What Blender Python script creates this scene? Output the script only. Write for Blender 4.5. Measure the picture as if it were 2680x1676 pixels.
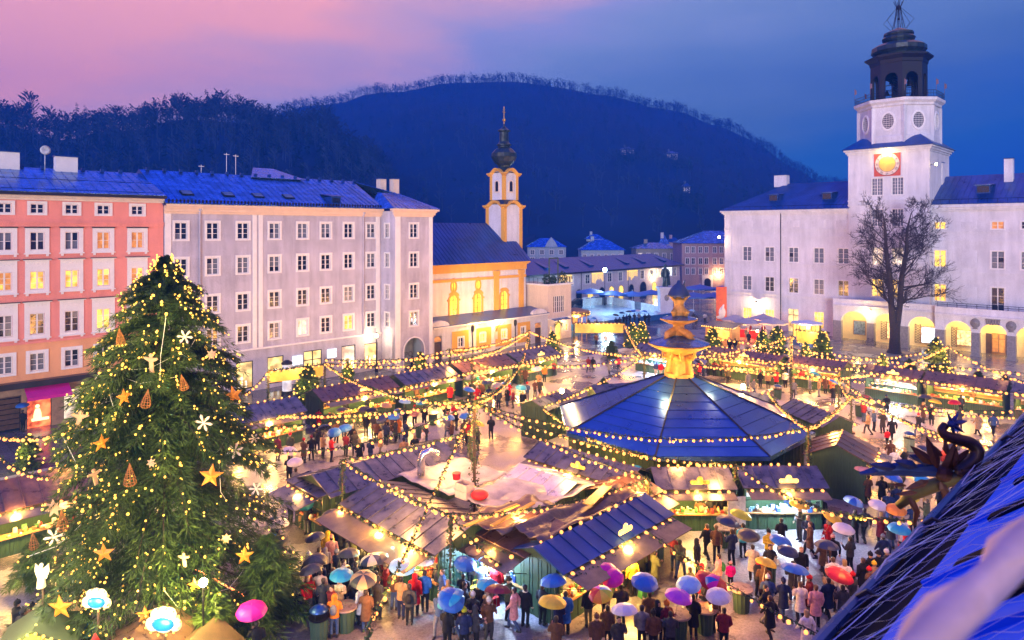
import bpy, bmesh, math, random
import numpy as np
from mathutils import Vector, Matrix
R = math.radians
rnd = random.Random(7)
scn = bpy.context.scene
COL = scn.collection
for o in list(bpy.data.objects):
 bpy.data.objects.remove(o)
# ------------------------------------------------------------------ camera
CAM_H = 16.5
FPX, CX, HY = 1787.0, 1340.0, 600.0          # focal length, centre column and horizon row of the photograph, in its pixels
cd = bpy.data.cameras.new('camera')
cam = bpy.data.objects.new('camera', cd)
COL.objects.link(cam)
cam.location = (0, 0, CAM_H)
cam.rotation_euler = (R(90), 0, 0)
cd.sensor_width = 36.0
cd.lens = 36.0 * FPX / 2680.0
cd.shift_y = -(838.0 - HY) / 2680.0
cd.clip_start = 0.05
cd.clip_end = 4000.0
cd.dof.use_dof = True
cd.dof.focus_distance = 55.0
cd.dof.aperture_fstop = 2.4
scn.camera = cam
# ------------------------------------------------------------------ world: blue hour sky with a pink afterglow on the left
wd = bpy.data.worlds.new('World')
scn.world = wd
wd.use_nodes = True
nt = wd.node_tree
nt.nodes.clear()
def N(t, typ, **kw):
 n = t.nodes.new(typ)
 for k, v in kw.items():
  setattr(n, k, v)
 return n
w_out = N(nt, 'ShaderNodeOutputWorld')
w_bg = N(nt, 'ShaderNodeBackground')
w_tc = N(nt, 'ShaderNodeTexCoord')
w_sep = N(nt, 'ShaderNodeSeparateXYZ')
w_map = N(nt, 'ShaderNodeMapping')
w_map.inputs['Scale'].default_value = (1.8, 1.8, 7.5)
w_noi = N(nt, 'ShaderNodeTexNoise')
w_noi.inputs['Scale'].default_value = 1.7
w_noi.inputs['Detail'].default_value = 5.0
w_noi.inputs['Roughness'].default_value = 0.5
w_a = N(nt, 'ShaderNodeMath', operation='MULTIPLY_ADD')
w_b = N(nt, 'ShaderNodeMath', operation='MULTIPLY_ADD')
w_ramp = N(nt, 'ShaderNodeValToRGB')
L = nt.links.new
L(w_tc.outputs['Generated'], w_sep.inputs[0])
L(w_tc.outputs['Generated'], w_map.inputs['Vector'])
L(w_map.outputs[0], w_noi.inputs['Vector'])
L(w_sep.outputs['X'], w_a.inputs[0])
w_a.inputs[1].default_value = -0.39
L(w_sep.outputs['Z'], w_a.inputs[2])
L(w_noi.outputs[0], w_b.inputs[0])
w_b.inputs[1].default_value = 0.22
w_c = N(nt, 'ShaderNodeMath', operation='ADD')
w_c.inputs[1].default_value = -0.11
L(w_a.outputs[0], w_c.inputs[0])
L(w_c.outputs[0], w_b.inputs[2])
def s2l(c):
 return tuple(((v / 255.0) / 12.92 if v <= 10 else (((v / 255.0) + 0.055) / 1.055) ** 2.4) for v in c)
cr = w_ramp.color_ramp
# ramp position p = (t + 0.36) / 1.5
stops = [(-0.25, (6, 70, 165)), (-0.08, (40, 96, 152)), (0.02, (84, 114, 146)), (0.12, (104, 130, 164)), (0.20, (130, 146, 180)),
   (0.27, (150, 150, 190)), (0.335, (212, 164, 176)), (0.40, (255, 172, 158)), (0.50, (255, 172, 162)), (0.61, (160, 140, 206)), (0.70, (50, 98, 236)), (1.0, (4, 78, 245))]
while len(cr.elements) > 1:
 cr.elements.remove(cr.elements[-1])
for i, (t, c) in enumerate(stops):
 p = (t + 0.4) / 1.6
 e = cr.elements[0] if i == 0 else cr.elements.new(p)
 e.position = p
 e.color = (*s2l(c), 1)
w_n = N(nt, 'ShaderNodeMapRange')
w_n.inputs['From Min'].default_value = -0.4
w_n.inputs['From Max'].default_value = 1.2
L(w_b.outputs[0], w_n.inputs['Value'])
L(w_n.outputs[0], w_ramp.inputs[0])
L(w_ramp.outputs[0], w_bg.inputs['Color'])
w_bg.inputs['Strength'].default_value = 0.86
L(w_bg.outputs[0], w_out.inputs['Surface'])
# ------------------------------------------------------------------ sun: low lilac light added from behind the viewer to brighten the house fronts
sd = bpy.data.lights.new('sun', 'SUN')
sd.energy = 1.65
sd.angle = R(16)
sd.color = (0.88, 0.84, 1.0)
sun = bpy.data.objects.new('sun', sd)
COL.objects.link(sun)
sun.rotation_euler = Vector((0.16, 1.0, -0.07)).to_track_quat('-Z', 'Y').to_euler()
scn.view_settings.view_transform = 'Standard'
scn.view_settings.look = 'None'
scn.view_settings.exposure = 0.82
scn.view_settings.gamma = 1.0
scn.view_settings.use_curve_mapping = False
scn.cycles.use_denoising = True
scn.cycles.max_bounces = 5
scn.cycles.diffuse_bounces = 2
scn.cycles.glossy_bounces = 3
scn.cycles.transmission_bounces = 2
scn.cycles.caustics_reflective = False
scn.cycles.caustics_refractive = False
scn.cycles.sample_clamp_indirect = 4.0
scn.cycles.use_light_tree = True
# ------------------------------------------------------------------ coordinates
S2 = math.sqrt(2.0)
def W(a, b, z=0.0):                 # the square's own axes: a runs along the palace front, b along the left house row
 return Vector(((a + b) / S2, (b - a) / S2, z))
def G(px, py, z=0.0):               # the point at height z that the photograph shows at pixel px, py
 Y = (CAM_H - z) * FPX / (py - HY)
 return Vector(((px - CX) * Y / FPX, Y, z))
def AT(px, py, Y):
 return Vector(((px - CX) * Y / FPX, Y, CAM_H - (py - HY) * Y / FPX))
def AB(p):
 return ((p.x - p.y) / S2, (p.x + p.y) / S2)
def LB(px, a):                      # b where the column px meets the plane a = const
 k = (px - CX) / FPX
 Y = a * S2 / (k - 1)
 return (k * Y + Y) / S2
def RA(px, b):                      # a where the column px meets the plane b = const
 k = (px - CX) / FPX
 Y = b * S2 / (k + 1)
 return (k * Y - Y) / S2
# ------------------------------------------------------------------ materials
MATS = {}
def newmat(name):
 m = bpy.data.materials.new(name)
 m.use_nodes = True
 t = m.node_tree
 p = t.nodes['Principled BSDF']
 return m, t, p
def mat(name, col, rough=0.6, metal=0.0, var=0.25, vscale=1.5, bump=0.0, bscale=30.0, spec=0.5, stretch=None, dirt=0.0):
 if name in MATS:
  return MATS[name]
 m, t, p = newmat(name)
 p.inputs['Roughness'].default_value = rough
 p.inputs['Metallic'].default_value = metal
 p.inputs['Specular IOR Level'].default_value = spec
 tc = N(t, 'ShaderNodeTexCoord')
 src = tc.outputs['Object']
 if stretch:
  mp = N(t, 'ShaderNodeMapping')
  mp.inputs['Scale'].default_value = stretch
  t.links.new(src, mp.inputs['Vector'])
  src = mp.outputs[0]
 nz = N(t, 'ShaderNodeTexNoise')
 nz.inputs['Scale'].default_value = vscale
 nz.inputs['Detail'].default_value = 6.0
 nz.inputs['Roughness'].default_value = 0.62
 t.links.new(src, nz.inputs['Vector'])
 rp = N(t, 'ShaderNodeValToRGB')
 rp.color_ramp.elements[0].position = 0.3
 rp.color_ramp.elements[1].position = 0.72
 rp.color_ramp.elements[0].color = (*[c * (1 - var) for c in col], 1)
 rp.color_ramp.elements[1].color = (*[min(1, c * (1 + var * 0.6)) for c in col], 1)
 t.links.new(nz.outputs[0], rp.inputs[0])
 t.links.new(rp.outputs[0], p.inputs['Base Color'])
 rm = N(t, 'ShaderNodeMapRange')
 rm.inputs['To Min'].default_value = max(0.02, rough - 0.12)
 rm.inputs['To Max'].default_value = min(1.0, rough + 0.12)
 t.links.new(nz.outputs[0], rm.inputs['Value'])
 t.links.new(rm.outputs[0], p.inputs['Roughness'])
 if bump > 0:
  n2 = N(t, 'ShaderNodeTexNoise')
  n2.inputs['Scale'].default_value = bscale
  n2.inputs['Detail'].default_value = 4.0
  t.links.new(src, n2.inputs['Vector'])
  bp = N(t, 'ShaderNodeBump')
  bp.inputs['Strength'].default_value = bump
  bp.inputs['Distance'].default_value = 0.05
  t.links.new(n2.outputs[0], bp.inputs['Height'])
  t.links.new(bp.outputs[0], p.inputs['Normal'])
 MATS[name] = m
 return m
def emat(name, col, strength, sample=False, tex=0.0, tscale=3.0, base=None):
 if name in MATS:
  return MATS[name]
 m, t, p = newmat(name)
 p.inputs['Base Color'].default_value = (*(base or [c * 0.6 for c in col]), 1)
 p.inputs['Emission Color'].default_value = (*col, 1)
 p.inputs['Emission Strength'].default_value = strength
 p.inputs['Roughness'].default_value = 0.3
 if tex > 0:
  tc = N(t, 'ShaderNodeNewGeometry')
  nz = N(t, 'ShaderNodeTexNoise')
  nz.inputs['Detail'].default_value = 3.0
  nz.inputs['Scale'].default_value = tscale
  t.links.new(tc.outputs['Position'], nz.inputs['Vector'])
  mr = N(t, 'ShaderNodeMapRange')
  mr.inputs['From Min'].default_value = 0.33
  mr.inputs['From Max'].default_value = 0.67
  mr.inputs['To Min'].default_value = strength * (1 - min(tex, 0.95))
  mr.inputs['To Max'].default_value = strength * (1 + min(tex, 0.95))
  t.links.new(nz.outputs[0], mr.inputs['Value'])
  t.links.new(mr.outputs[0], p.inputs['Emission Strength'])
 m.cycles.emission_sampling = 'AUTO' if sample else 'NONE'
 MATS[name] = m
 return m
def plaster(name, col, stain=0.35):
 if name in MATS:
  return MATS[name]
 m, t, p = newmat(name)
 p.inputs['Roughness'].default_value = 0.85
 p.inputs['Specular IOR Level'].default_value = 0.25
 tc = N(t, 'ShaderNodeTexCoord')
 n1 = N(t, 'ShaderNodeTexNoise'); n1.inputs['Scale'].default_value = 0.28; n1.inputs['Detail'].default_value = 7.0; n1.inputs['Roughness'].default_value = 0.65
 mp = N(t, 'ShaderNodeMapping'); mp.inputs['Scale'].default_value = (1.1, 1.1, 0.12)
 n2 = N(t, 'ShaderNodeTexNoise'); n2.inputs['Scale'].default_value = 1.6; n2.inputs['Detail'].default_value = 5.0
 n3 = N(t, 'ShaderNodeTexNoise'); n3.inputs['Scale'].default_value = 14.0; n3.inputs['Detail'].default_value = 3.0
 t.links.new(tc.outputs['Object'], n1.inputs['Vector'])
 t.links.new(tc.outputs['Object'], mp.inputs['Vector'])
 t.links.new(mp.outputs[0], n2.inputs['Vector'])
 t.links.new(tc.outputs['Object'], n3.inputs['Vector'])
 ad = N(t, 'ShaderNodeMath', operation='ADD'); t.links.new(n1.outputs[0], ad.inputs[0])
 ml = N(t, 'ShaderNodeMath', operation='MULTIPLY_ADD'); t.links.new(n2.outputs[0], ml.inputs[0]); ml.inputs[1].default_value = 0.7
 t.links.new(n3.outputs[0], ml.inputs[2])
 t.links.new(ml.outputs[0], ad.inputs[1])
 rp = N(t, 'ShaderNodeValToRGB')
 rp.color_ramp.elements[0].position = 0.42
 rp.color_ramp.elements[1].position = 0.62
 mr = N(t, 'ShaderNodeMapRange'); mr.inputs['From Max'].default_value = 2.7
 t.links.new(ad.outputs[0], mr.inputs['Value'])
 t.links.new(mr.outputs[0], rp.inputs[0])
 rp.color_ramp.elements[0].color = (*[c * (1 - stain) for c in col], 1)
 rp.color_ramp.elements[1].color = (*[min(1, c * 1.05) for c in col], 1)
 t.links.new(rp.outputs[0], p.inputs['Base Color'])
 bp = N(t, 'ShaderNodeBump'); bp.inputs['Strength'].default_value = 0.25; bp.inputs['Distance'].default_value = 0.02
 t.links.new(n3.outputs[0], bp.inputs['Height'])
 t.links.new(bp.outputs[0], p.inputs['Normal'])
 MATS[name] = m
 return m
M_WHITE = mat('white_paint', (0.80, 0.78, 0.76), 0.5, var=0.08)
M_STUCCO = plaster('white_stucco', (0.76, 0.75, 0.78), 0.30)
M_LILAC = plaster('grey_lilac_plaster', (0.60, 0.57, 0.66), 0.40)
M_PINK = plaster('coral_plaster', (0.88, 0.32, 0.25), 0.20)
M_ORANGE = plaster('orange_plaster', (0.84, 0.42, 0.20), 0.16)
M_CREAM = plaster('cream_plaster', (0.80, 0.66, 0.52), 0.18)
M_OCHRE = plaster('ochre_plaster', (0.80, 0.42, 0.06), 0.16)
M_ROSE = plaster('rose_plaster', (0.52, 0.36, 0.36), 0.2)
M_PALEBLUE = plaster('pale_villa_plaster', (0.45, 0.55, 0.62), 0.2)
M_STONE = mat('grey_stone', (0.26, 0.24, 0.23), 0.6, var=0.35, vscale=5.0, bump=0.3)
M_DARKSTONE = mat('dark_stone', (0.010, 0.010, 0.012), 0.5, var=0.4, vscale=4.0, bump=0.4, bscale=8.0)
M_SHEET = mat('wet_sheet_roof', (0.10, 0.25, 0.62), 0.26, metal=0.8, var=0.55, vscale=0.9, bump=0.25, bscale=1.6)  # blue of the reflected sky is put into the base colour
M_SHEETD = mat('dark_sheet_roof', (0.025, 0.085, 0.32), 0.32, metal=0.5, var=0.4, vscale=0.5)  # sky blue is mixed into this darker sheet too
M_SLATE = mat('slate_roof', (0.012, 0.06, 0.24), 0.36, var=0.4, vscale=1.2, bump=0.4, bscale=6.0)  # slate tinted with the blue of the sky
M_COPPER = mat('dark_copper', (0.05, 0.07, 0.07), 0.32, metal=0.6, var=0.5, vscale=2.0)
M_BLACKIRON = mat('black_iron', (0.015, 0.015, 0.018), 0.4, metal=0.5)
M_GUTTER = mat('dark_gutter', (0.035, 0.035, 0.045), 0.35, metal=0.4)
M_STALL = mat('stall_green_boards', (0.035, 0.075, 0.035), 0.5, var=0.4, vscale=4.0, stretch=(6, 6, 0.6))
M_STALLR = mat('stall_roof_sheet', (0.13, 0.13, 0.16), 0.30, metal=0.4, var=0.6, vscale=1.6, bump=0.3, bscale=2.5)
M_STALLB = mat('stall_roof_brown', (0.16, 0.085, 0.06), 0.30, metal=0.2, var=0.5, vscale=2.0, bump=0.4, bscale=5.0)
M_AWN = mat('wet_awning_sheet', (0.20, 0.17, 0.13), 0.22, metal=0.35, var=0.35, vscale=1.5)
M_WOOD = mat('warm_wood', (0.42, 0.22, 0.08), 0.55, var=0.35, vscale=3.0, stretch=(1, 8, 8))
M_WOODD = mat('dark_wood', (0.10, 0.055, 0.03), 0.6, var=0.35, vscale=3.0)
M_BARK = mat('bark', (0.055, 0.038, 0.028), 0.9, var=0.5, vscale=6.0, bump=0.6, bscale=14.0)
M_FIR = mat('fir_needles', (0.040, 0.075, 0.014), 0.55, var=0.6, vscale=2.2, spec=0.3)
M_FIRL = mat('light_fir_needles', (0.07, 0.12, 0.02), 0.55, var=0.5, vscale=5.0, spec=0.3)
M_GARL = mat('garland_green', (0.04, 0.085, 0.015), 0.6, var=0.5, vscale=9.0)
M_TARP = mat('white_tarp', (0.40, 0.39, 0.42), 0.4, var=0.4, vscale=1.1, bump=0.9, bscale=2.2)
M_TARPB = mat('brown_tarp', (0.13, 0.085, 0.065), 0.32, var=0.4, vscale=1.8, bump=0.8, bscale=3.5)
M_GOLDLIT = mat('gold_lit_marble', (0.66, 0.36, 0.07), 0.5, var=0.4, vscale=2.6, bump=0.5, bscale=6.0)  # tan marble with the gold of its light put into the colour
M_BULB = emat('warm_bulb', (1.0, 0.34, 0.07), 1.8)
M_BULBW = emat('white_bulb', (1.0, 0.86, 0.62), 14.0)
M_BULBG = emat('tree_bulb', (1.0, 0.52, 0.07), 1.9)
M_GLASS = mat('dark_glass', (0.02, 0.022, 0.03), 0.06, var=0.5, vscale=1.3, spec=0.8)
M_GLASSB = mat('curtained_glass', (0.16, 0.18, 0.22), 0.15, var=0.5, vscale=1.5, spec=0.8)
M_LIT = emat('lit_window', (1.0, 0.50, 0.08), 0.72, tex=0.85, tscale=1.6)
M_LITB = emat('bright_window', (1.0, 0.62, 0.10), 0.85, tex=0.7, tscale=1.2)
M_LITW = emat('white_lit_window', (1.0, 0.80, 0.58), 0.55, tex=0.8, tscale=1.3)
M_LITC = emat('cold_lit_window', (0.55, 0.80, 1.0), 0.7, tex=0.6, tscale=1.5)
M_LITDIM = emat('dim_lit_window', (1.0, 0.42, 0.10), 0.2, tex=0.9, tscale=2.4)
M_SHOPG = emat('shop_interior', (1.0, 0.72, 0.26), 0.62, tex=0.85, tscale=1.1)
M_SIGNW = emat('white_sign_light', (0.85, 0.93, 1.0), 1.5)
M_BLUEC = mat('blue_canvas', (0.02, 0.12, 0.42), 0.5, var=0.2)
M_CREAMC = mat('cream_canvas', (0.62, 0.52, 0.42), 0.6, var=0.15)
M_YELLOWC = emat('lit_yellow_banner', (1.0, 0.50, 0.07), 0.42, tex=0.5, tscale=1.0)
M_RED = mat('red_paint', (0.55, 0.02, 0.02), 0.45, var=0.2)
M_GOLD = mat('gold', (0.8, 0.5, 0.12), 0.3, metal=0.9)
# ------------------------------------------------------------------ mesh building
class MB:
 def __init__(s):
  s.v = []; s.f = []; s.m = []
 def add(s, verts, faces, mi=0):
  o = len(s.v)
  s.v.extend([tuple(v) for v in verts])
  for f in faces:
   s.f.append(tuple(i + o for i in f)); s.m.append(mi)
 def quad(s, a, b, c, d, mi=0):
  s.add([a, b, c, d], [(0, 1, 2, 3)], mi)
 def box(s, x0, y0, z0, x1, y1, z1, mi=0):
  s.add([(x0, y0, z0), (x1, y0, z0), (x1, y1, z0), (x0, y1, z0), (x0, y0, z1), (x1, y0, z1), (x1, y1, z1), (x0, y1, z1)],
    [(0, 3, 2, 1), (4, 5, 6, 7), (0, 1, 5, 4), (1, 2, 6, 5), (2, 3, 7, 6), (3, 0, 4, 7)], mi)
 def slab(s, A, B, C, D, t, mi=0):          # a plate of thickness t under the quad A B C D (counter-clockwise from outside)
  A, B, C, D = [Vector(p) for p in (A, B, C, D)]
  n = (C - A).cross(D - B)
  n.normalize()
  lo = [p - n * t for p in (A, B, C, D)]
  s.add([A, B, C, D] + lo, [(0, 1, 2, 3), (7, 6, 5, 4), (0, 4, 5, 1), (1, 5, 6, 2), (2, 6, 7, 3), (3, 7, 4, 0)], mi)
 def prism(s, poly, y0, y1, mi=0, axis='y'):   # polygon in x,z extruded along y (or in x,y extruded along z)
  n = len(poly)
  if axis == 'y':
   v = [(p[0], y0, p[1]) for p in poly] + [(p[0], y1, p[1]) for p in poly]
  else:
   v = [(p[0], p[1], y0) for p in poly] + [(p[0], p[1], y1) for p in poly]
  s.add(v, [tuple(range(n)), tuple(range(2 * n - 1, n - 1, -1))] + [(i, i + n, (i + 1) % n + n, (i + 1) % n) for i in range(n)], mi)
 def tube(s, pts, rad, n=6, mi=0, cap=True, ell=None):
  pts = [Vector(p) for p in pts]
  if not hasattr(rad, '__len__'):
   rad = [rad] * len(pts)
  o = len(s.v)
  up = None
  for i, p in enumerate(pts):
   d = pts[min(i + 1, len(pts) - 1)] - pts[max(i - 1, 0)]
   if d.length < 1e-9:
    d = Vector((0, 0, 1))
   d.normalize()
   if up is None:
    up = Vector((0, 1, 0)) if abs(d.y) < 0.9 else Vector((1, 0, 0))
   x = up.cross(d).normalized()
   y = d.cross(x).normalized()
   up = y
   ex, ey = ell[i] if ell else (1, 1)
   for k in range(n):
    a = 2 * math.pi * k / n
    s.v.append(tuple(p + x * (math.cos(a) * rad[i] * ex) + y * (math.sin(a) * rad[i] * ey)))
  for i in range(len(pts) - 1):
   for k in range(n):
    s.f.append((o + i * n + k, o + i * n + (k + 1) % n, o + (i + 1) * n + (k + 1) % n, o + (i + 1) * n + k)); s.m.append(mi)
  if cap:
   s.f.append(tuple(o + k for k in range(n - 1, -1, -1))); s.m.append(mi)
   s.f.append(tuple(o + (len(pts) - 1) * n + k for k in range(n))); s.m.append(mi)
 def lathe(s, prof, n=16, c=(0, 0), mi=0, a0=0.0, sx=1.0, sy=1.0, cap=True):   # profile of (r, z) from bottom to top
  o = len(s.v)
  for r, z in prof:
   for k in range(n):
    a = a0 + 2 * math.pi * k / n
    s.v.append((c[0] + math.cos(a) * r * sx, c[1] + math.sin(a) * r * sy, z))
  for i in range(len(prof) - 1):
   for k in range(n):
    s.f.append((o + i * n + k, o + i * n + (k + 1) % n, o + (i + 1) * n + (k + 1) % n, o + (i + 1) * n + k)); s.m.append(mi)
  if cap:
   s.f.append(tuple(o + k for k in range(n - 1, -1, -1))); s.m.append(mi)
   s.f.append(tuple(o + (len(prof) - 1) * n + k for k in range(n))); s.m.append(mi)
 def sphere(s, c, r, n=10, m=6, mi=0, sc=(1, 1, 1)):
  prof = []
  o = len(s.v)
  for i in range(m + 1):
   t = math.pi * i / m
   for k in range(n):
    a = 2 * math.pi * k / n
    rr = max(math.sin(t), 0.02)
    s.v.append((c[0] + math.cos(a) * rr * r * sc[0], c[1] + math.sin(a) * rr * r * sc[1], c[2] - math.cos(t) * r * sc[2]))
  for i in range(m):
   for k in range(n):
    s.f.append((o + i * n + k, o + i * n + (k + 1) % n, o + (i + 1) * n + (k + 1) % n, o + (i + 1) * n + k)); s.m.append(mi)
  s.f.append(tuple(o + k for k in range(n - 1, -1, -1))); s.m.append(mi)
  s.f.append(tuple(o + m * n + k for k in range(n))); s.m.append(mi)
 def mesh(s, name, mats, smooth=False):
  me = bpy.data.meshes.new(name)
  me.from_pydata(s.v, [], s.f)
  if not isinstance(mats, (list, tuple)):
   mats = [mats]
  for m in mats:
   me.materials.append(m)
  if len(mats) > 1:
   me.polygons.foreach_set('material_index', s.m)
  if smooth:
   me.polygons.foreach_set('use_smooth', [True] * len(me.polygons))
  me.update()
  return me
 def build(s, name, mats, parent=None, smooth=False, loc=(0, 0, 0), rz=0.0):
  return inst(s.mesh(name, mats, smooth), name, parent, loc, rz)
def inst(me, name, parent=None, loc=(0, 0, 0), rz=0.0, scale=None, m=None, rot=None):
 o = bpy.data.objects.new(name, me)
 COL.objects.link(o)
 o.location = loc
 if rot is not None:
  o.rotation_euler = rot
 elif rz:
  o.rotation_euler = (0, 0, rz)
 if scale is not None:
  o.scale = scale if hasattr(scale, '__len__') else (scale,) * 3
 if parent is not None:
  o.parent = parent
 if m is not None:
  o.material_slots[0].link = 'OBJECT'
  o.material_slots[0].material = m
 return o
LABELS = {}
def tag(o, label, cat, group=None, kind=None):
 o['label'] = label
 o['category'] = cat
 if group:
  o['group'] = group
 if kind:
  o['kind'] = kind
 LABELS.setdefault(label, []).append(o.name)
 return o
def thing(name, label, cat, loc=(0, 0, 0), rz=0.0, group=None):
 o = bpy.data.objects.new(name, None)
 COL.objects.link(o)
 o.empty_display_size = 0.2
 o.location = loc
 o.rotation_euler = (0, 0, rz)
 return tag(o, label, cat, group)
def struct(name, o_or_mb, mats=None, smooth=False, label=None):
 o = o_or_mb.build(name, mats, None, smooth) if isinstance(o_or_mb, MB) else o_or_mb
 o['kind'] = 'structure'
 if label:
  o['label'] = label
 return o
LAMPK = 3.0
def lamp(p, power, col=(1.0, 0.62, 0.26), r=0.12, name='lamp_light', parent=None):
 power = power * LAMPK
 ld = bpy.data.lights.new(name, 'POINT')
 ld.energy = power
 ld.color = col
 ld.shadow_soft_size = r
 o = bpy.data.objects.new(name, ld)
 COL.objects.link(o)
 o.location = p
 if parent is not None:
  o.parent = parent
 return o
# a wall in the x,z plane with rectangular openings and reveals
def wall(mb, x0, x1, z0, z1, ops, y=0.0, reveal=0.22, mi=0):
 xs = sorted(set([x0, x1] + [min(max(v, x0), x1) for o in ops for v in (o[0] - o[2] / 2, o[0] + o[2] / 2)]))
 zs = sorted(set([z0, z1] + [min(max(v, z0), z1) for o in ops for v in (o[1], o[1] + o[3])]))
 for i in range(len(xs) - 1):
  for j in range(len(zs) - 1):
   cx, cz = (xs[i] + xs[i + 1]) / 2, (zs[j] + zs[j + 1]) / 2
   if any(abs(cx - o[0]) < o[2] / 2 and o[1] < cz < o[1] + o[3] for o in ops):
    continue
   mb.quad((xs[i], y, zs[j]), (xs[i + 1], y, zs[j]), (xs[i + 1], y, zs[j + 1]), (xs[i], y, zs[j + 1]), mi)
 for o in ops:
  a, b, c, d = o[0] - o[2] / 2, o[0] + o[2] / 2, o[1], o[1] + o[3]
  r = y + reveal
  mb.quad((a, y, c), (a, y, d), (a, r, d), (a, r, c), mi)
  mb.quad((b, y, d), (b, y, c), (b, r, c), (b, r, d), mi)
  mb.quad((a, y, d), (b, y, d), (b, r, d), (a, r, d), mi)
  mb.quad((b, y, c), (a, y, c), (a, r, c), (b, r, c), mi)
WIN = {}
def win_mesh(w, h, cols, rows, sw, style, wallmat):
 key = (round(w, 2), round(h, 2), cols, rows, sw, style, wallmat.name)
 if key in WIN:
  return WIN[key]
 mb = MB()
 # casing round the opening
 if sw > 0:
  p = 0.07
  mb.box(-w / 2 - sw, -p, -sw * 0.7, -w / 2, 0.0, h + sw)
  mb.box(w / 2, -p, -sw * 0.7, w / 2 + sw, 0.0, h + sw)
  mb.box(-w / 2, -p, h, w / 2, 0.0, h + sw)
  mb.box(-w / 2, -p, -sw * 0.7, w / 2, 0.0, 0.0)
 if style in ('sill', 'hood', 'frieze'):
  mb.box(-w / 2 - sw - 0.08, -0.17, -sw * 0.7 - 0.1, w / 2 + sw + 0.08, 0.0, -sw * 0.7 - 0.003)
  for sx in (-1, 1):
   mb.box(sx * (w / 2 + sw * 0.6) - 0.09, -0.11, -sw * 0.7 - 0.28, sx * (w / 2 + sw * 0.6) + 0.09, 0.0, -sw * 0.7 - 0.103)
 if style in ('hood', 'sill'):
  mb.box(-w / 2 - sw - 0.06, -0.16, h + sw + 0.003, w / 2 + sw + 0.06, 0.0, h + sw + 0.09, 1)
 if style == 'frieze':
  fh = 0.55
  mb.box(-w / 2 - sw, -0.06, h + sw + 0.003, w / 2 + sw, 0.0, h + sw + fh)
  k = 5
  for i in range(k):
   x = (-0.5 + (i + 0.5) / k) * (w + sw)
   mb.lathe([(0.07, 0.0), (0.05, 0.03)], 8, (x, 0))
   for vi in range(len(mb.v) - 16, len(mb.v)):
    vx, vy, vz = mb.v[vi]
    mb.v[vi] = (vx, -0.06 - vz, h + sw + fh * 0.5 + vy)
  mb.box(-w / 2 - sw - 0.12, -0.24, h + sw + fh + 0.003, w / 2 + sw + 0.12, 0.0, h + sw + fh + 0.07)
  mb.box(-w / 2 - sw - 0.16, -0.28, h + sw + fh + 0.073, w / 2 + sw + 0.16, 0.0, h + sw + fh + 0.13, 1)
 # sash
 y0, y1 = 0.10, 0.16
 e = 0.07
 mb.box(-w / 2, y0, 0, -w / 2 + e, y1, h); mb.box(w / 2 - e, y0, 0, w / 2, y1, h)
 mb.box(-w / 2 + e, y0, h - e, w / 2 - e, y1, h); mb.box(-w / 2 + e, y0, 0, w / 2 - e, y1, e)
 iw, ih = w - 2 * e, h - 2 * e
 for i in range(1, cols):
  x = -iw / 2 + iw * i / cols
  t = 0.06 if (cols % 2 == 0 and i == cols // 2) else 0.025
  mb.box(x - t, y0 - 0.02 * (t > 0.03), e, x + t, y1, h - e)
 for j in range(1, rows):
  z = e + ih * j / rows
  for i in range(cols):
   xa, xb = -iw / 2 + iw * i / cols, -iw / 2 + iw * (i + 1) / cols
   mb.box(xa + 0.03, y0 + 0.01, z - 0.02, xb - 0.03, y1, z + 0.02)
 me = mb.mesh('window', [M_WHITE, M_GUTTER])
 pb = MB()
 pb.box(-0.5, 0, 0, 0.5, 0.012, 1.0)
 pm = pb.mesh('pane', M_GLASS)
 panes = [(-iw / 2 + iw * (i + 0.5) / cols, e + ih * j / rows, iw / cols, ih / rows) for i in range(cols) for j in range(rows)]
 WIN[key] = (me, pm, panes)
 return WIN[key]
def add_window(parent, x, z, w, h, cols=2, rows=3, sw=0.2, style='plain', panes=None, y=0.0, name='window', rz=0.0, label=None):
 me, pm, pl = win_mesh(w, h, cols, rows, sw, style, M_WHITE)
 o = inst(me, name, parent, (x, y, z), rz)
 if label:
  o['label'] = label
 for i, (px, pz, pw, ph) in enumerate(pl):
  m = panes(i) if callable(panes) else (panes or M_GLASS)
  inst(pm, 'pane', o, (px, 0.125 + 0.004 * ((i * 7) % 3), pz), 0.0, (pw, 1, ph), m)
 return o
def mixpanes(*ms):          # one kind of pane for a window, now and then a different one
 st_ = {}
 def f(i):
  if i == 0 or 'm' not in st_:
   st_['m'] = rnd.choice(ms)
  return st_['m'] if rnd.random() < 0.85 else rnd.choice(ms)
 return f
# a sloping sheet roof laid from separate panels with standing seams; A,B eave left to right, D,C ridge left to right
def panel_roof(parent, A, B, C, D, n, m, name='roof_panel', rib=0.05, thick=0.04):
 A, B, C, D = [Vector(p) for p in (A, B, C, D)]
 nrm = (B - A).cross((D + C) / 2 - (A + B) / 2).normalized()
 al = (B - A).normalized()
 for i in range(n):
  t0, t1 = i / n, (i + 1) / n
  a, b, c, d = A.lerp(B, t0), A.lerp(B, t1), D.lerp(C, t1), D.lerp(C, t0)
  jit = nrm * rnd.uniform(0, 0.012)
  mb = MB()
  mb.slab(a + jit, b + jit, c + jit, d + jit, thick)
  e = al * min(0.03, (b - a).length * 0.1)
  mb.slab(a + nrm * rib, a + e * 1.5 + nrm * rib, d + e * 1.5 + nrm * rib, d + nrm * rib, rib - 0.002)
  mb.build(name, m, parent)
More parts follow.
